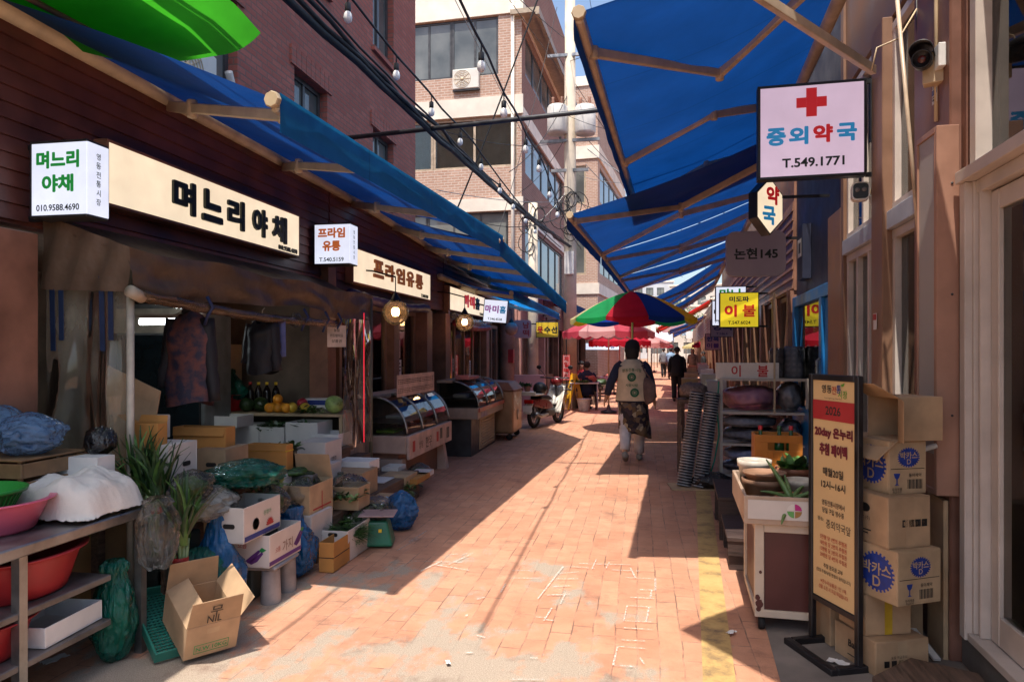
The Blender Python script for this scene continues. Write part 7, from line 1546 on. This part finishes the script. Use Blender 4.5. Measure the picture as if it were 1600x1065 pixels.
def person(label, loc, rz, top, low, head=None, h=1.65, stride=.12, armL=None, armR=None, seat=False, coat=.78, group=None, shoe=None, hat=False, skirt=None, girth=1.0):
    T = thing('person', label, 'person', loc, rz, group); k = h/1.65; T.scale = (k, k, k)
    dz = -.42 if seat else 0
    j = {'pelvis': ((0,0,.92+dz), (.13,.10)), 'waist': ((0,0,1.08+dz), (.12,.09)), 'chest': ((0,.0,1.27+dz), (.145,.10)), 'neck0': ((0,0,1.40+dz), .055), 'neck': ((0,.01,1.46+dz), .048), 'jaw': ((0,.035,1.515+dz), .062), 'head': ((0,.02,1.575+dz), .078), 'crown': ((0,.01,1.62+dz), .06)}
    e = [('pelvis','waist'),('waist','chest'),('chest','neck0'),('neck0','neck'),('neck','jaw'),('jaw','head'),('head','crown')]
    arms = {}
    for s_, nm, A in ((-1,'L',armL),(1,'R',armR)):
        A = A or ((s_*.225,-.02,1.12),(s_*.245,.04,.88))
        el, wr_ = [V(a)+V((0,0,dz)) for a in A]; d = (wr_-el).normalized(); hd = wr_+d*.09
        j['sh'+nm] = ((s_*.165,0,1.355+dz), .055); j['el'+nm] = (tuple(el), .042); j['wr'+nm] = (tuple(wr_), .027); j['pa'+nm] = (tuple(hd), (.034,.018))
        e += [('chest','sh'+nm),('sh'+nm,'el'+nm),('el'+nm,'wr'+nm),('wr'+nm,'pa'+nm)]
        sd = d.cross(V((0,1,0))).normalized() if abs(d.y) < .9 else V((1,0,0)); fw = V((0,1,0))
        for f_ in range(4):
            b0 = hd+d*.02+fw*(.021*(f_-1.5)); ln = (.062,.072,.068,.052)[f_]; m1 = b0+d*ln*.5; m2 = m1+d*ln*.4-sd*s_*.012
            j['f%s%da' % (nm, f_)] = (tuple(b0), .009); j['f%s%db' % (nm, f_)] = (tuple(m1), .0085); j['f%s%dc' % (nm, f_)] = (tuple(m2), .007); e += [('pa'+nm, 'f%s%da' % (nm, f_)), ('f%s%da' % (nm, f_), 'f%s%db' % (nm, f_)), ('f%s%db' % (nm, f_), 'f%s%dc' % (nm, f_))]
        t0 = wr_+d*.045+fw*.035; t1 = t0+d*.04+fw*.018; j['t%sa' % nm] = (tuple(t0), .0095); j['t%sb' % nm] = (tuple(t1), .008); e += [('wr'+nm, 't%sa' % nm), ('t%sa' % nm, 't%sb' % nm)]
        arms[nm] = (V((s_*.165,0,1.355+dz)), el, wr_)
    legs = {}
    for s_, nm, st in ((-1,'L',-stride),(1,'R',stride)):
        if seat: hip, kn, an = V((s_*.09,0,.47)), V((s_*.11,.40,.47)), V((s_*.11,.40,.08))
        else:
            lift = .10 if st < 0 and stride > .15 else 0
            hip, kn, an = V((s_*.088,0,.87)), V((s_*.09, st*.45+.05, .48+lift*.3)), V((s_*.085, st, .085+lift))
        toe = an+V((0,.13,-.055 if not (st < 0 and stride > .15) else -.13)); j['hip'+nm] = (tuple(hip), .085); j['kn'+nm] = (tuple(kn), .058); j['an'+nm] = (tuple(an), .038); j['toe'+nm] = (tuple(toe), (.035,.025))
        e += [('pelvis','hip'+nm),('hip'+nm,'kn'+nm),('kn'+nm,'an'+nm),('an'+nm,'toe'+nm)]; legs[nm] = (hip, kn, an, toe)
    skin_body(T, j, e, 'pelvis', M_skin)
    b = MB(); g_ = girth
    rings(b, [(0,0,coat+dz,.20*g_,.155*g_),(0,0,.95+dz,.185*g_,.145*g_),(0,-.005,1.1+dz,.175*g_,.135*g_),(0,-.01,1.25+dz,.19*g_,.14*g_),(0,-.008,1.34+dz,.185*g_,.12*g_),(0,0,1.40+dz,.13,.09),(0,.0,1.43+dz,.075,.07),(0,.005,1.455+dz,.065,.062)], 26, .09, loc[0]*7)
    for nm in 'LR':
        s0, el, wr_ = arms[nm]; s1 = s0+V((-.03 if s0.x > 0 else .03,0,.01)); limb(b, [s1, s0.lerp(el,.25)+V((0,0,.012)), el, el.lerp(wr_, .9)], [.06,.068,.06,.048], 14, .14, loc[1])
    b.build('jacket', top, T)
    b = MB()
    for nm in 'LR':
        hip, kn, an, toe = legs[nm]; limb(b, [hip+V((0,0,.05)), kn, an+V((0,0,.02))], [.115,.085,.066], 16, .14, loc[0])
    rings(b, [(0,0,.78+dz,.165,.125),(0,0,.9+dz,.16,.125),(0,0,.98+dz,.15,.115)], 20) if not seat else b.blob((0,.02,.5),(.17,.15,.09),1,.05)
    b.build('trousers', low, T)
    for nm in 'LR':
        hip, kn, an, toe = legs[nm]; s_ = MB(); up = (toe-an); limb(s_, [an+V((0,-.06,-.035)) , an.lerp(toe,.45)+V((0,0,-.012)), toe+V((0,.03,0))], [.042,.048,.036], 14, .03, 1); s_.build('shoe', shoe or M_blackc, T)
    b = MB()
    if hat: b.lathe([(.097,1.535+dz),(.104,1.56+dz),(.105,1.60+dz),(.09,1.66+dz),(.05,1.695+dz),(0,1.703+dz)], (0,.012,0), 26, wob=.05)
    else:
        b.blob((0,.005,1.60+dz),(.093,.105,.09),2,.06,2,26,16)
        for v in b.v:
            if v.y > .06 and v.z < 1.60+dz: v.y = .06
    b.build('hat' if hat else 'hair', head or M_hair, T)
    if hat: b = MB(); b.lathe([(.06,1.42+dz),(.088,1.47+dz),(.098,1.54+dz),(.09,1.57+dz)], (0,-.012,0), 22, wob=.15); b.v = [V((v.x, min(v.y,.03), v.z)) for v in b.v]; b.build('hair', M_hair, T)
    b = MB(); b.blob((0,.135,1.545+dz),(.012,.016,.02),1,0,1,10,6)
    b.build('nose', M_skin, T)
    for s_ in (-1,1):
        b = MB(); b.blob((s_*.033,.107,1.572+dz),(.012,.008,.008),1,0,1,10,6); b.build('eye', M_foam, T)
        b = MB(); b.blob((s_*.097,.01,1.555+dz),(.012,.022,.032),1,.1,1,12,8); b.build('ear', M_skin, T)
    b = MB(); b.blob((0,.112,1.512+dz),(.024,.008,.006),1,0,1,12,6); b.build('mouth', mat('lips', (.3,.1,.09), .5), T)
    return T
p = at_z(988,722,0)
WM = person('woman in a beige printed vest over a navy jacket walking away with a bag', (p.x-.0, p.y, 0), R(-2), M_navyc, M_whitec, M_blackc, 1.66, .26, armL=((-.28,-.08,1.13),(-.35,.0,.92)), armR=((.25,-.05,1.12),(.29,.08,.88)), hat=True, shoe=M_shoe, coat=.84, girth=1.12)
b = MB(); rings(b, [(0,-.012,.86,.232,.185),(0,-.014,1.0,.216,.178),(0,-.018,1.15,.203,.165),(0,-.02,1.28,.203,.16),(0,-.015,1.36,.17,.135),(0,-.008,1.425,.10,.09)], 30, .06, 3); b.f = b.f[:-2]; b.mi = b.mi[:-2]; b.sm = b.sm[:-2]; b.build('vest', M_beige, WM)
M_vp = mat('vest_green_print', (.03,.16,.08), .8, .2, 9, 0)
def vback(x, z): zz = z; ry = .19 if zz < 1.05 else .185; return V((x, -.022-ry*math.sqrt(max(.05,1-(x/.235)**2)), zz))
b = MB()
for body, z, h_, w_ in (('영동전통시장', 1.285, .045, .26), ('시장사랑', 1.075, .04, .17)):
    q = MB(); q.text(body, 0, 0, h_, 0, .015, w_); 
    b.add([vback(v.x, z+v.z-(.9*v.x*v.x if z > 1.2 else 0)) for v in q.v], q.f)
def disc(cx, cz, r, n=18, hole=.0):
    b.add([vback(cx+r*math.cos(2*PI*i/n), cz+r*math.sin(2*PI*i/n)) for i in range(n)] + [vback(cx+r*.55*math.cos(2*PI*i/n), cz+r*.55*math.sin(2*PI*i/n)) for i in range(n)], [(i,(i+1)%n,n+(i+1)%n,n+i) for i in range(n)])
disc(0,1.185,.06); disc(.0,1.185,.028); disc(.04,.975,.06); disc(.04,.975,.028); b.build('print', M_vp, WM)
def patt():
    t = NT('patterned_skirt'); co = t.co(); nv = t.n('ShaderNodeVectorMath', {0: co, 1: t.n('ShaderNodeVectorMath', {0: t.n('ShaderNodeTexNoise', {'Vector': co, 'Scale': 7.0}).outputs['Color'], 1: (.16,.16,.16)}, operation='MULTIPLY').outputs[0]}, operation='ADD').outputs[0]; v = t.n('ShaderNodeTexVoronoi', {'Vector': nv, 'Scale': 15.0, 'Randomness': 1.0}); c = t.ramp(t.n('ShaderNodeSeparateColor', {0: v.outputs['Color']}).outputs[0], [(.2,(.015,.012,.02)),(.4,(.05,.03,.02)),(.6,(.2,.13,.06)),(.8,(.03,.02,.04)),(.95,(.35,.3,.2))]); return t.done(t.bsdf(c, .85, t.bump(t.noise(20), .3, .02)))
b = MB(); n = 40; vs = []
for k in range(9):
    z = .90-.50*k/8
    for jx in range(n):
        q = 2*PI*jx/n; rr = 1+.05*k/8*math.sin(q*7+k*.2)+.04*noise.noise((math.cos(q)*2,math.sin(q)*2,k*.4)); vs.append(((.20+.02*k/8)*rr*math.cos(q)+.03*k/8, (.16+.03*k/8)*rr*math.sin(q), z - .07*k/8*math.cos(q-.3)))
b.add(vs, [(i*n+jx, i*n+(jx+1)%n, (i+1)*n+(jx+1)%n, (i+1)*n+jx) for i in range(8) for jx in range(n)], True); b.build('skirt', patt(), WM, solid=.006)
wp = WM.matrix_basis
BG = thing('shoulder_bag', 'brown shoulder bag hanging at the walking woman\'s right side', 'bag', wp @ V((.215,-.12,.84)), R(-35)); k = 1.0
b = MB(); b.blob((0,0,.16),(.125,.055,.18),3,.12,1.6,26,18,p=.7); b.build('bag_body', mat('brown_bag', (.13,.085,.08), .7, .25, 14, .2), BG)
b = MB(); b.tube([(-.09,0,.30),(-.14,-.02,.42),(-.13,-.01,.56)], .011, 6); b.tube([(.07,0,.30),(-.05,-.03,.45),(-.11,-.01,.57)], .011, 6); b.build('strap', mat('brown_bag', (.085,.05,.045), .7), BG)
p = at_z(1058,627,0); person('man in black clothes walking away between the stalls', (p.x, p.y, 0), R(-3), M_blackc, M_blackc, None, 1.64, .06, girth=1.08)
p = at_z(1048,592,0); person('person in a pale blue shirt far down the street', (p.x, p.y, 0), R(-3), M_bluec, M_greyc, None, 1.68, .1)
p = at_z(1038,590,0); person('person in dark blue far down the street left of the blue shirt', (p.x, p.y+1, 0), R(4), M_greyc, M_blackc, None, 1.68, .1)
p = at_z(1082,594,0); person('person in a tan coat and hat facing the camera far down the street', (p.x, p.y, 0), R(176), M_tan, M_tan, M_tan, 1.62, .08, hat=True)
p = at_z(1096,600,0); person('person in dark clothes bending by the right stalls', (p.x, p.y-1, 0), R(90), M_blackc, M_greyc, None, 1.5, .05)
p = at_d(908,600,19.3); person('seated stallholder in a red top under the pink parasol', (p.x, p.y, .0), R(200), M_redcl, M_greyc, None, 1.66, 0, seat=True)
p = at_d(926,600,18.6); person('seated customer in dark clothes beside the stallholder in red', (p.x-.15, p.y, .0), R(20), M_navyc, M_blackc, None, 1.66, 0, seat=True)
for (px, d_, l) in ((908,19.3,'stool under the stallholder in red'),(926,18.6,'stool under the seated customer in dark clothes')):
    p = at_d(px,600,d_); T = thing('stool', l, 'stool', (p.x,p.y,0)); m = MB(); m.lathe([(0,.40),(.16,.40),(.16,.36),(0,.36)], n=18); m.build('seat', M_wood, T)
    for a in range(4): m = MB(); m.tube([(.11*math.cos(a*PI/2+.7),.11*math.sin(a*PI/2+.7),.36),(.14*math.cos(a*PI/2+.7),.14*math.sin(a*PI/2+.7),0)], .015, 6); m.build('leg', M_wood, T)
person('dark haired shopkeeper sitting low behind the butcher shop window', (-3.78, 10.25, .38), R(-100), M_navyc, M_blackc, None, 1.62, 0, seat=True)
T = thing('bench', 'low bench under the shopkeeper inside the butcher shop', 'bench', (-3.78,10.25,0)); m = MB(); m.box(-.25,.25,-.3,.3,.72,.76); m.build('seat', M_wood, T); m = MB(); [m.box(x,x+.04,y,y+.04,0,.719) for x in (-.24,.2) for y in (-.29,.25)]; m.build('leg_frame', M_wood, T)
# ================================================================ parasols
def parasol(label, x, y, r, ze, zt, cols, ph=0, val=.16, n=8, scal=3, tilt=None, foot=True):
    T = thing('parasol', label, 'parasol', (x, y, 0), 0, None, tilt)
    for k in range(n):
        a0 = ph+2*PI*k/n; b = MB(); nu, nv = 10, 10
        def fn(u, v):
            a = a0+2*PI/n*u; rr = r*v*(1-.035*math.sin(PI*u)*v) ; return V((rr*math.cos(a), rr*math.sin(a), zt-(zt-ze)*(v**1.5)-.02*math.sin(PI*u)*v))
        b.grid(fn, nu, nv)
        def fv(u, v):
            q = fn(u, 1); return q+V((0,0,-val*v*(.65+.35*abs(math.sin(PI*scal*u)))))
        b.grid(fv, 18, 3); b.build('panel', cols[k % len(cols)], T)
        b = MB(); q0, q1 = fn(0,.06), fn(0,1); b.tube([q0-V((0,0,.02)), fn(0,.5)-V((0,0,.02)), q1-V((0,0,.015))], .008, 6); b.build('rib', M_steel, T)
    b = MB(); b.tube([(0,0,0.0),(0,0,zt+.04)], .02, 10); b.build('pole', M_cream, T)
    b = MB(); b.lathe([(0,0),(.2,0),(.2,.05),(.06,.09),(.03,.2),(0,.2)], n=18); b.build('base', M_dsteel, T)
    return T
Cy = fabric('parasol_yellow', (.75,.52,.03), (.95,.65,.03), .6, fold=3); Cg = fabric('parasol_green', (.02,.40,.13), (.04,.75,.25), .6, fold=3); Cr = fabric('parasol_red', (.5,.015,.04), (.75,.02,.06), .5, fold=3); Cb = fabric('parasol_blue', (.015,.06,.36), (.02,.08,.5), .45, fold=3); Cw = fabric('parasol_cream', (.8,.72,.4), (.95,.85,.45), .6, fold=3)
Cp = fabric('parasol_pink', (.62,.09,.14), (.85,.16,.22), .5, fold=3); Cpw = fabric('parasol_pale_pink', (.72,.42,.42), (.85,.4,.42), .5, fold=3)
p = at_d(988,548,13.2); parasol('large parasol with yellow, green, red and blue panels over the street', p.x, p.y+.2, 1.2, 2.16, 2.68, [Cw, Cg, Cr, Cb, Cy, Cw, Cg, Cr, Cb, Cy], R(176), .10, n=10, scal=1)
p = at_d(951,548,17.6); parasol('pink parasol with a scalloped edge behind the many coloured one', p.x, p.y, 1.16, 2.02, 2.42, [Cp, Cpw], R(10), .16, scal=3)
p = at_d(1000,548,31); parasol('pale pink parasol far down the left side', p.x, p.y, 1.2, 1.9, 2.3, [Cpw], 0, .2, scal=3)
p = at_d(1012,548,38); parasol('red and white parasol furthest down the left side', p.x, p.y, 1.2, 2.0, 2.4, [Cp, Cpw], 0, .2, scal=3)
p = at_d(968,548,25); parasol('red parasol between the pink ones', p.x, p.y, 1.1, 1.9, 2.25, [Cr], 0, .2, scal=3)
# ================================================================ poles, wires and lights above
M_wire = mat('black_cable', (.012,.012,.014), .6, .2, 9, .1)
PX, PY = -1.86, 19.0
T = thing('utility_pole', 'tall concrete utility pole with white transformers in the middle distance', 'utility pole', (PX, PY, 0)); M_pole = mat('pole_concrete', (.62,.53,.42), .8, .12, 3, .2, 60)
b = MB(); b.tube([(0,0,0),(0,0,12.5)], [.19,.13], 16); b.build('shaft', M_pole, T)
M_trf = mat('transformer_grey', (.62,.6,.57), .5, .12, 4, .05)
for x, z in ((-.32,7.75),(.42,7.7)):
    b = MB(); b.lathe([(0,.02),(.26,.02),(.28,.07),(.28,.70),(.24,.77),(0,.79)], (x,-.18,z-.4), 22); t_ = b.build('transformer', M_trf, T)
    for q in (-.12,.12): b = MB(); b.lathe([(.05,.8),(.035,.86),(.05,.9),(.03,.95),(.045,1.0),(0,1.02)], (x+q,-.18,z-.4), 10); b.build('insulator', M_brown, t_)
for z, w_ in ((11.3,1.5),(9.5,1.2),(7.2,1.6),(6.4,1.0)): b = MB(); b.beam((-w_/2,-.1,z),(w_/2,-.1,z),.07,.08); b.build('crossarm', M_steel, T)
rr = random.Random(5); b = MB()
for i in range(10):
    c = V((.25*rr.uniform(-1,1),-.2,5.2+.5*rr.uniform(-1,1))); q = rr.uniform(.15,.3); b.tube([c+V((q*math.cos(a),.05*math.sin(3*a),q*1.2*math.sin(a))) for a in [2*PI*k/14 for k in range(15)]], .012, 5)
b.build('cable_coil', M_wire, T)
b = MB(); b.box(-.12,.12,-.3,-.16,3.6,4.2); b.build('meter_box', M_trf, T)
T = thing('utility_pole', 'shorter cable covered pole left of the transformer pole', 'utility pole', (-2.75,18.2,0)); b = MB(); b.tube([(0,0,0),(0,0,5.4)], [.15,.12], 14); b.build('shaft', M_pole, T); b = MB()
for i in range(7): c = V((.2*rr.uniform(-1,1),-.15,4.6+.6*rr.uniform(-1,1))); q = rr.uniform(.1,.25); b.tube([c+V((q*math.cos(a),.05*math.sin(3*a),q*1.3*math.sin(a))) for a in [2*PI*k/14 for k in range(15)]], .012, 5)
b.build('cable_coil', M_wire, T)
def wire(label, pts, r, sag=.0, name='overhead_cable', cat='cable', mt=M_wire, n=16, jit=0, seed=0):
    P = [V(q) for q in pts]; o = P[0]; L = []
    for i in range(len(P)-1):
        for k in range(n): t_ = k/n; q = P[i].lerp(P[i+1], t_); q.z -= sag*4*t_*(1-t_); q += V((noise.noise((t_*9,seed,i)),0,noise.noise((t_*9,i,seed+5))))*jit; L.append(q-o)
    L.append(P[-1]-o); b = MB(); b.tube(L, r, 6, smooth=True); return tag(b.build(name, mt, loc=o), label, cat), L
pt = V((PX, PY-.15, 0))
# thick bundle from over the left awnings to the pole
for i in range(4):
    wire(('thickest black cable of the bundle running to the utility pole','upper black cable twisted into the bundle to the utility pole','lower black cable in the bundle to the utility pole','thin black cable running along the bundle to the utility pole')[i], [(-2.75+.03*i,2.6,4.28+.05*i),(-2.3,12,4.2+.03*i),pt+V((.02*i,0,4.35))], (.032,.022,.02,.012)[i], .04, jit=.05, seed=i*3)
def stringlights(label, pts, ys, seed, r=.011, blabel=''):
    o, L = wire(label, pts, r, .12, 'light_string', 'string lights', jit=.02, seed=seed)
    P = [q+V(pts[0]) for q in L]
    for y, bl in ys:
        i = min(range(len(P)-1), key=lambda k: abs(P[k].y-y)); a, c = P[i], P[i+1] if P[i+1].y != P[i].y else P[i]; t_ = (y-a.y)/(c.y-a.y) if c.y != a.y else 0; q = a.lerp(c, t_)
        T = thing('hanging_bulb', bl, 'light bulb', (q.x, q.y, q.z), 0, 'bulbs of the string lights'); h_ = .07
        b = MB(); b.tube([(0,0,0),(0,0,-h_)], .006, 5); b.lathe([(.012,-h_),(.024,-h_-.01),(.025,-h_-.06),(.02,-h_-.075),(0,-h_-.075)], n=12); b.build('socket', M_wire, T)
        b = MB(); b.lathe([(.016,-h_-.07),(.029,-h_-.09),(.035,-h_-.12),(.031,-h_-.145),(.017,-h_-.16),(0,-h_-.165)], n=16); b.build('bulb', M_bulb, T)
M_bulb = mat('opal_bulb', (.75,.74,.72), .25, .03, 9, 0)
def ya_(px, x): return at_x(px, 300, x).y
sA = [(555,'white bulb nearest the camera on the left light string'),(625,'second white bulb on the left light string'),(676,'third white bulb on the left light string'),(718,'white bulb on the left string below the cross bar'),(749,'fifth white bulb on the left light string'),(775,'sixth white bulb on the left light string'),(795,'seventh white bulb on the left light string'),(812,'eighth white bulb on the left light string'),(826,'white bulb on the left string near the utility pole')]
stringlights('left string of hanging bulbs running from the red brick wall to the pole', [(-2.35,1.6,4.62),(-2.2,9.2,4.35),(-2.0,18,4.2)], [(ya_(a,-2.22),l) for a, l in sA], 1)
sB = [(747,'large white bulb of the right light string in front of the air conditioner'),(787,'second white bulb of the right light string'),(822,'white bulb of the right string just under the cross bar'),(842,'fourth white bulb of the right light string'),(862,'fifth white bulb of the right light string'),(876,'sixth white bulb of the right light string')]
stringlights('right string of hanging bulbs above the middle of the street', [(-1.22,2.2,4.15),(-1.28,9.2,4.08),(-1.4,17,4.0)], [(ya_(a,-1.27),l) for a, l in sB], 7)
# cross bar and further wires
p = at_x(540,216,-3.55); wire('slanting dark pipe crossing the street above the left awning', [p,(1.75,p.y,4.42)], .028, 0, 'cross_pipe', 'pipe', M_dsteel, 2)
for i in range(9):
    a = V((PX+rr.uniform(-.4,.4), PY, rr.uniform(5.5,11))); tx = [(-3.4,3,6.5),(-3.5,10.8,5.2),(1.9,6,5.5),(-3.0,14,3.4),(2.4,26,4.4),(-3.3,20.3,6),(2.3,21,4.2),(-2.75,18.2,5.0),(-1,55,9)][i]
    wire('thin cable fanning out from the utility pole, '+['up to the red brick roof','to the end of the red brick wall','across to the largest awning','down to the left shop roof','over to the right shops beyond','back to the apartment corner','across to the fifth right awning','to the shorter pole','away down the street'][i], [a, tx], .008, .25, n=18, seed=i)
for i, (a, c, l) in enumerate((((-3.4,12.5,3.9),(-1.6,12.5,8.4),'black brace cable rising from the red brick corner'),((-2.6,9,7.5),(-1.5,30,11),'thin cable high against the sky left of the pole'),((-1.2,9,9.5),(-1.2,40,12),'thin cable high against the sky beside the pole'),((-3.3,11.2,4.2),(-1.9,19,5.6),'pale cable from the red brick corner to the pole'),((-2.75,18.2,5.2),(1.4,24,4.0),'pale cable from the shorter pole over the street'),((-2.75,18.2,4.8),(-1.86,19,6),'pale cable between the two poles'),((-3.2,5,8),(-2.9,19.8,7),'thin cable in front of the apartment windows'))):
    wire(l, [a, c], .016 if i == 0 else .007, .1, mt=M_wire if i < 3 else M_steel, seed=i)
# air conditioners
def aircon(label, loc, rz, w_=.85):
    T = thing('air_conditioner', label, 'air conditioner', loc, rz); b = MB(); b.box(-w_/2,w_/2,-.32,0,0,.58); b.build('case', mat('aircon_white', (.72,.69,.63), .5, .05, 4, .03), T, bev=.02)
    b = MB(); b.M = Matrix.Translation((-.1,-.322,.29)) @ Matrix.Rotation(PI/2,4,'X')
    b.lathe([(0,.008),(.05,.008),(.05,0)], n=20)
    for r_ in (.1,.15,.2,.245): b.lathe([(r_,.0),(r_+.008,.008),(r_+.016,.0)], n=28)
    for k in range(10): a = 2*PI*k/10; b.beam((.05*math.cos(a),.05*math.sin(a),.005),(.25*math.cos(a),.25*math.sin(a),.005),.008,.008)
    b.build('grille', M_cream, T); b = MB(); b.box(-w_/2,w_/2,-.3,.05,-.05,-.005); b.build('bracket', M_dsteel, T)
    b = MB(); b.tube([(w_/2,-.15,.4),(w_/2+.12,-.1,.45),(w_/2+.2,0,.3),(w_/2+.1,.05,-.1)], .03, 8); b.build('pipe', M_wire, T); return T
p = at_y(733,146,20.4); aircon('white air conditioner hung on the pale brick apartment wall', (p.x, 20.32, p.z), -.045, .8)
aircon('white air conditioner on the roof edge of the vegetable shop below the tarpaulin', (-3.585, 4.85, 3.47), PI/2, .8).scale = (.75,.75,.75)
# flat roof awning trim, far street furniture
for i, (px, d_, z0, w_, h_, mt, l) in enumerate(((1043,60,2.4,1.1,.9,M_lit,'pale sign standing at the far end of the street'),(1085,70,2.8,1.6,.7,M_foam,'white sign far away between the last awnings'),(1072,85,3.4,1.0,2.2,mat('sky_sign', (.4,.55,.7), .5),'tall pale blue sign at the far end of the street'))):
    p = at_d(px,548,d_); T = thing('street_sign', l, 'sign', (p.x,p.y,0)); b = MB(); b.box(-w_/2,w_/2,-.05,.05,z0,z0+h_); b.build('panel', mt, T); b = MB(); b.tube([(0,.08,0),(0,.08,z0+h_)], .05, 8); b.build('post', M_steel, T)
def tree(label, x, y, h_, r_, seed):
    T = thing('street_tree', label, 'tree', (x, y, 0), 0, 'trees at the far end of the street'); b = MB(); b.tube([(0,0,0),(.1,0,h_*.4),(.05,.1,h_*.75)], [.16,.12,.05], 8)
    for k in range(6): a = k*1.1; b.tube([(.08,0,h_*(.4+.05*k)),(r_*.6*math.cos(a),r_*.6*math.sin(a),h_*(.62+.05*k))], [.06,.02], 6)
    b.build('trunk', M_wood, T); q = random.Random(seed); b = MB()
    for i in range(900):
        a, e_ = q.uniform(0,2*PI), q.uniform(-1,1); rr_ = r_*q.uniform(.35,1)**.6*(1+.35*noise.noise((math.cos(a)*2,math.sin(a)*2,e_*2+seed))); c = V((rr_*math.cos(a)*math.sqrt(1-e_*e_), rr_*math.sin(a)*math.sqrt(1-e_*e_), h_*.72+rr_*e_*.8)); s_ = q.uniform(.08,.2); u, v = V((q.gauss(0,1),q.gauss(0,1),q.gauss(0,1))).normalized(), V((q.gauss(0,1),q.gauss(0,1),q.gauss(0,1))).normalized()
        b.m = i % 3; b.add([c-u*s_, c+v*s_*.5, c+u*s_, c-v*s_*.5], [(0,1,2,3)])
    b.build('crown', [M_leaf, M_leafp, M_leafd], T)
tree('round green street tree at the far left end of the street', -1.5, 78, 6, 2.2, 1); tree('green street tree at the far end before the cream building', 6.2, 88, 6.5, 2.3, 2); tree('pale green street tree at the far right end', 11, 84, 6, 2.4, 3)

# more goods, signs and parasols filling the far end
for (px, d_, z0, w_, h_, mt, l) in ((1018,48,2.3,1.3,.5,M_lit,'pale blue sign above the far left stalls'),(1027,66,2.6,1.2,1.6,M_lity if False else M_foam,'tall white sign at the far left end'),(1052,52,2.9,1.6,.6,M_pinkp,'pink sign hanging far over the street end'),(1104,58,2.0,1.4,.8,M_yelp,'yellow sign among the far right stalls'),(1098,75,3.4,2.4,1.2,mat('teal_sign', (.2,.5,.45), .5),'teal sign at the very end behind the right awnings')):
    p = at_d(px,548,d_); T = thing('street_sign', l, 'sign', (p.x,p.y,0)); b = MB(); b.box(-w_/2,w_/2,-.05,.05,z0,z0+h_); b.build('panel', mt, T); b = MB(); b.tube([(0,.08,0),(0,.08,z0+h_)], .05, 8); b.build('post', M_steel, T)
for px, d_, r, cols, l in ((1022,50,1.4,[Cp,Cpw],'pink and pale parasol before the far white sign'),(1112,46,1.3,[Cr],'red parasol among the far right stalls'),(1090,64,1.4,[Cw],'cream parasol at the far end')):
    p = at_d(px,548,d_); parasol(l, p.x, p.y, r, 1.95, 2.4, cols, .3, .2, scal=3)
tree('tall pale green street tree behind the far signs', 4.0, 92, 9, 3.2, 4)

for i in range(10):
    a = V((PX+rr.uniform(-.5,.5), PY-.1, rr.uniform(4.2,8.5))); tx = V((rr.choice([-3.3,-2.75,1.9,2.3,-3.4]), PY+rr.uniform(-10,7), rr.uniform(3.6,6.5)))
    wire('thin cable sagging from the tangle on the utility pole', [a, tx], .006+.004*rr.random(), rr.uniform(.15,.5), n=18, seed=20+i, mt=(M_wire, M_steel)[i%3 == 0])[0]['group'] = 'thin cables around the utility pole'
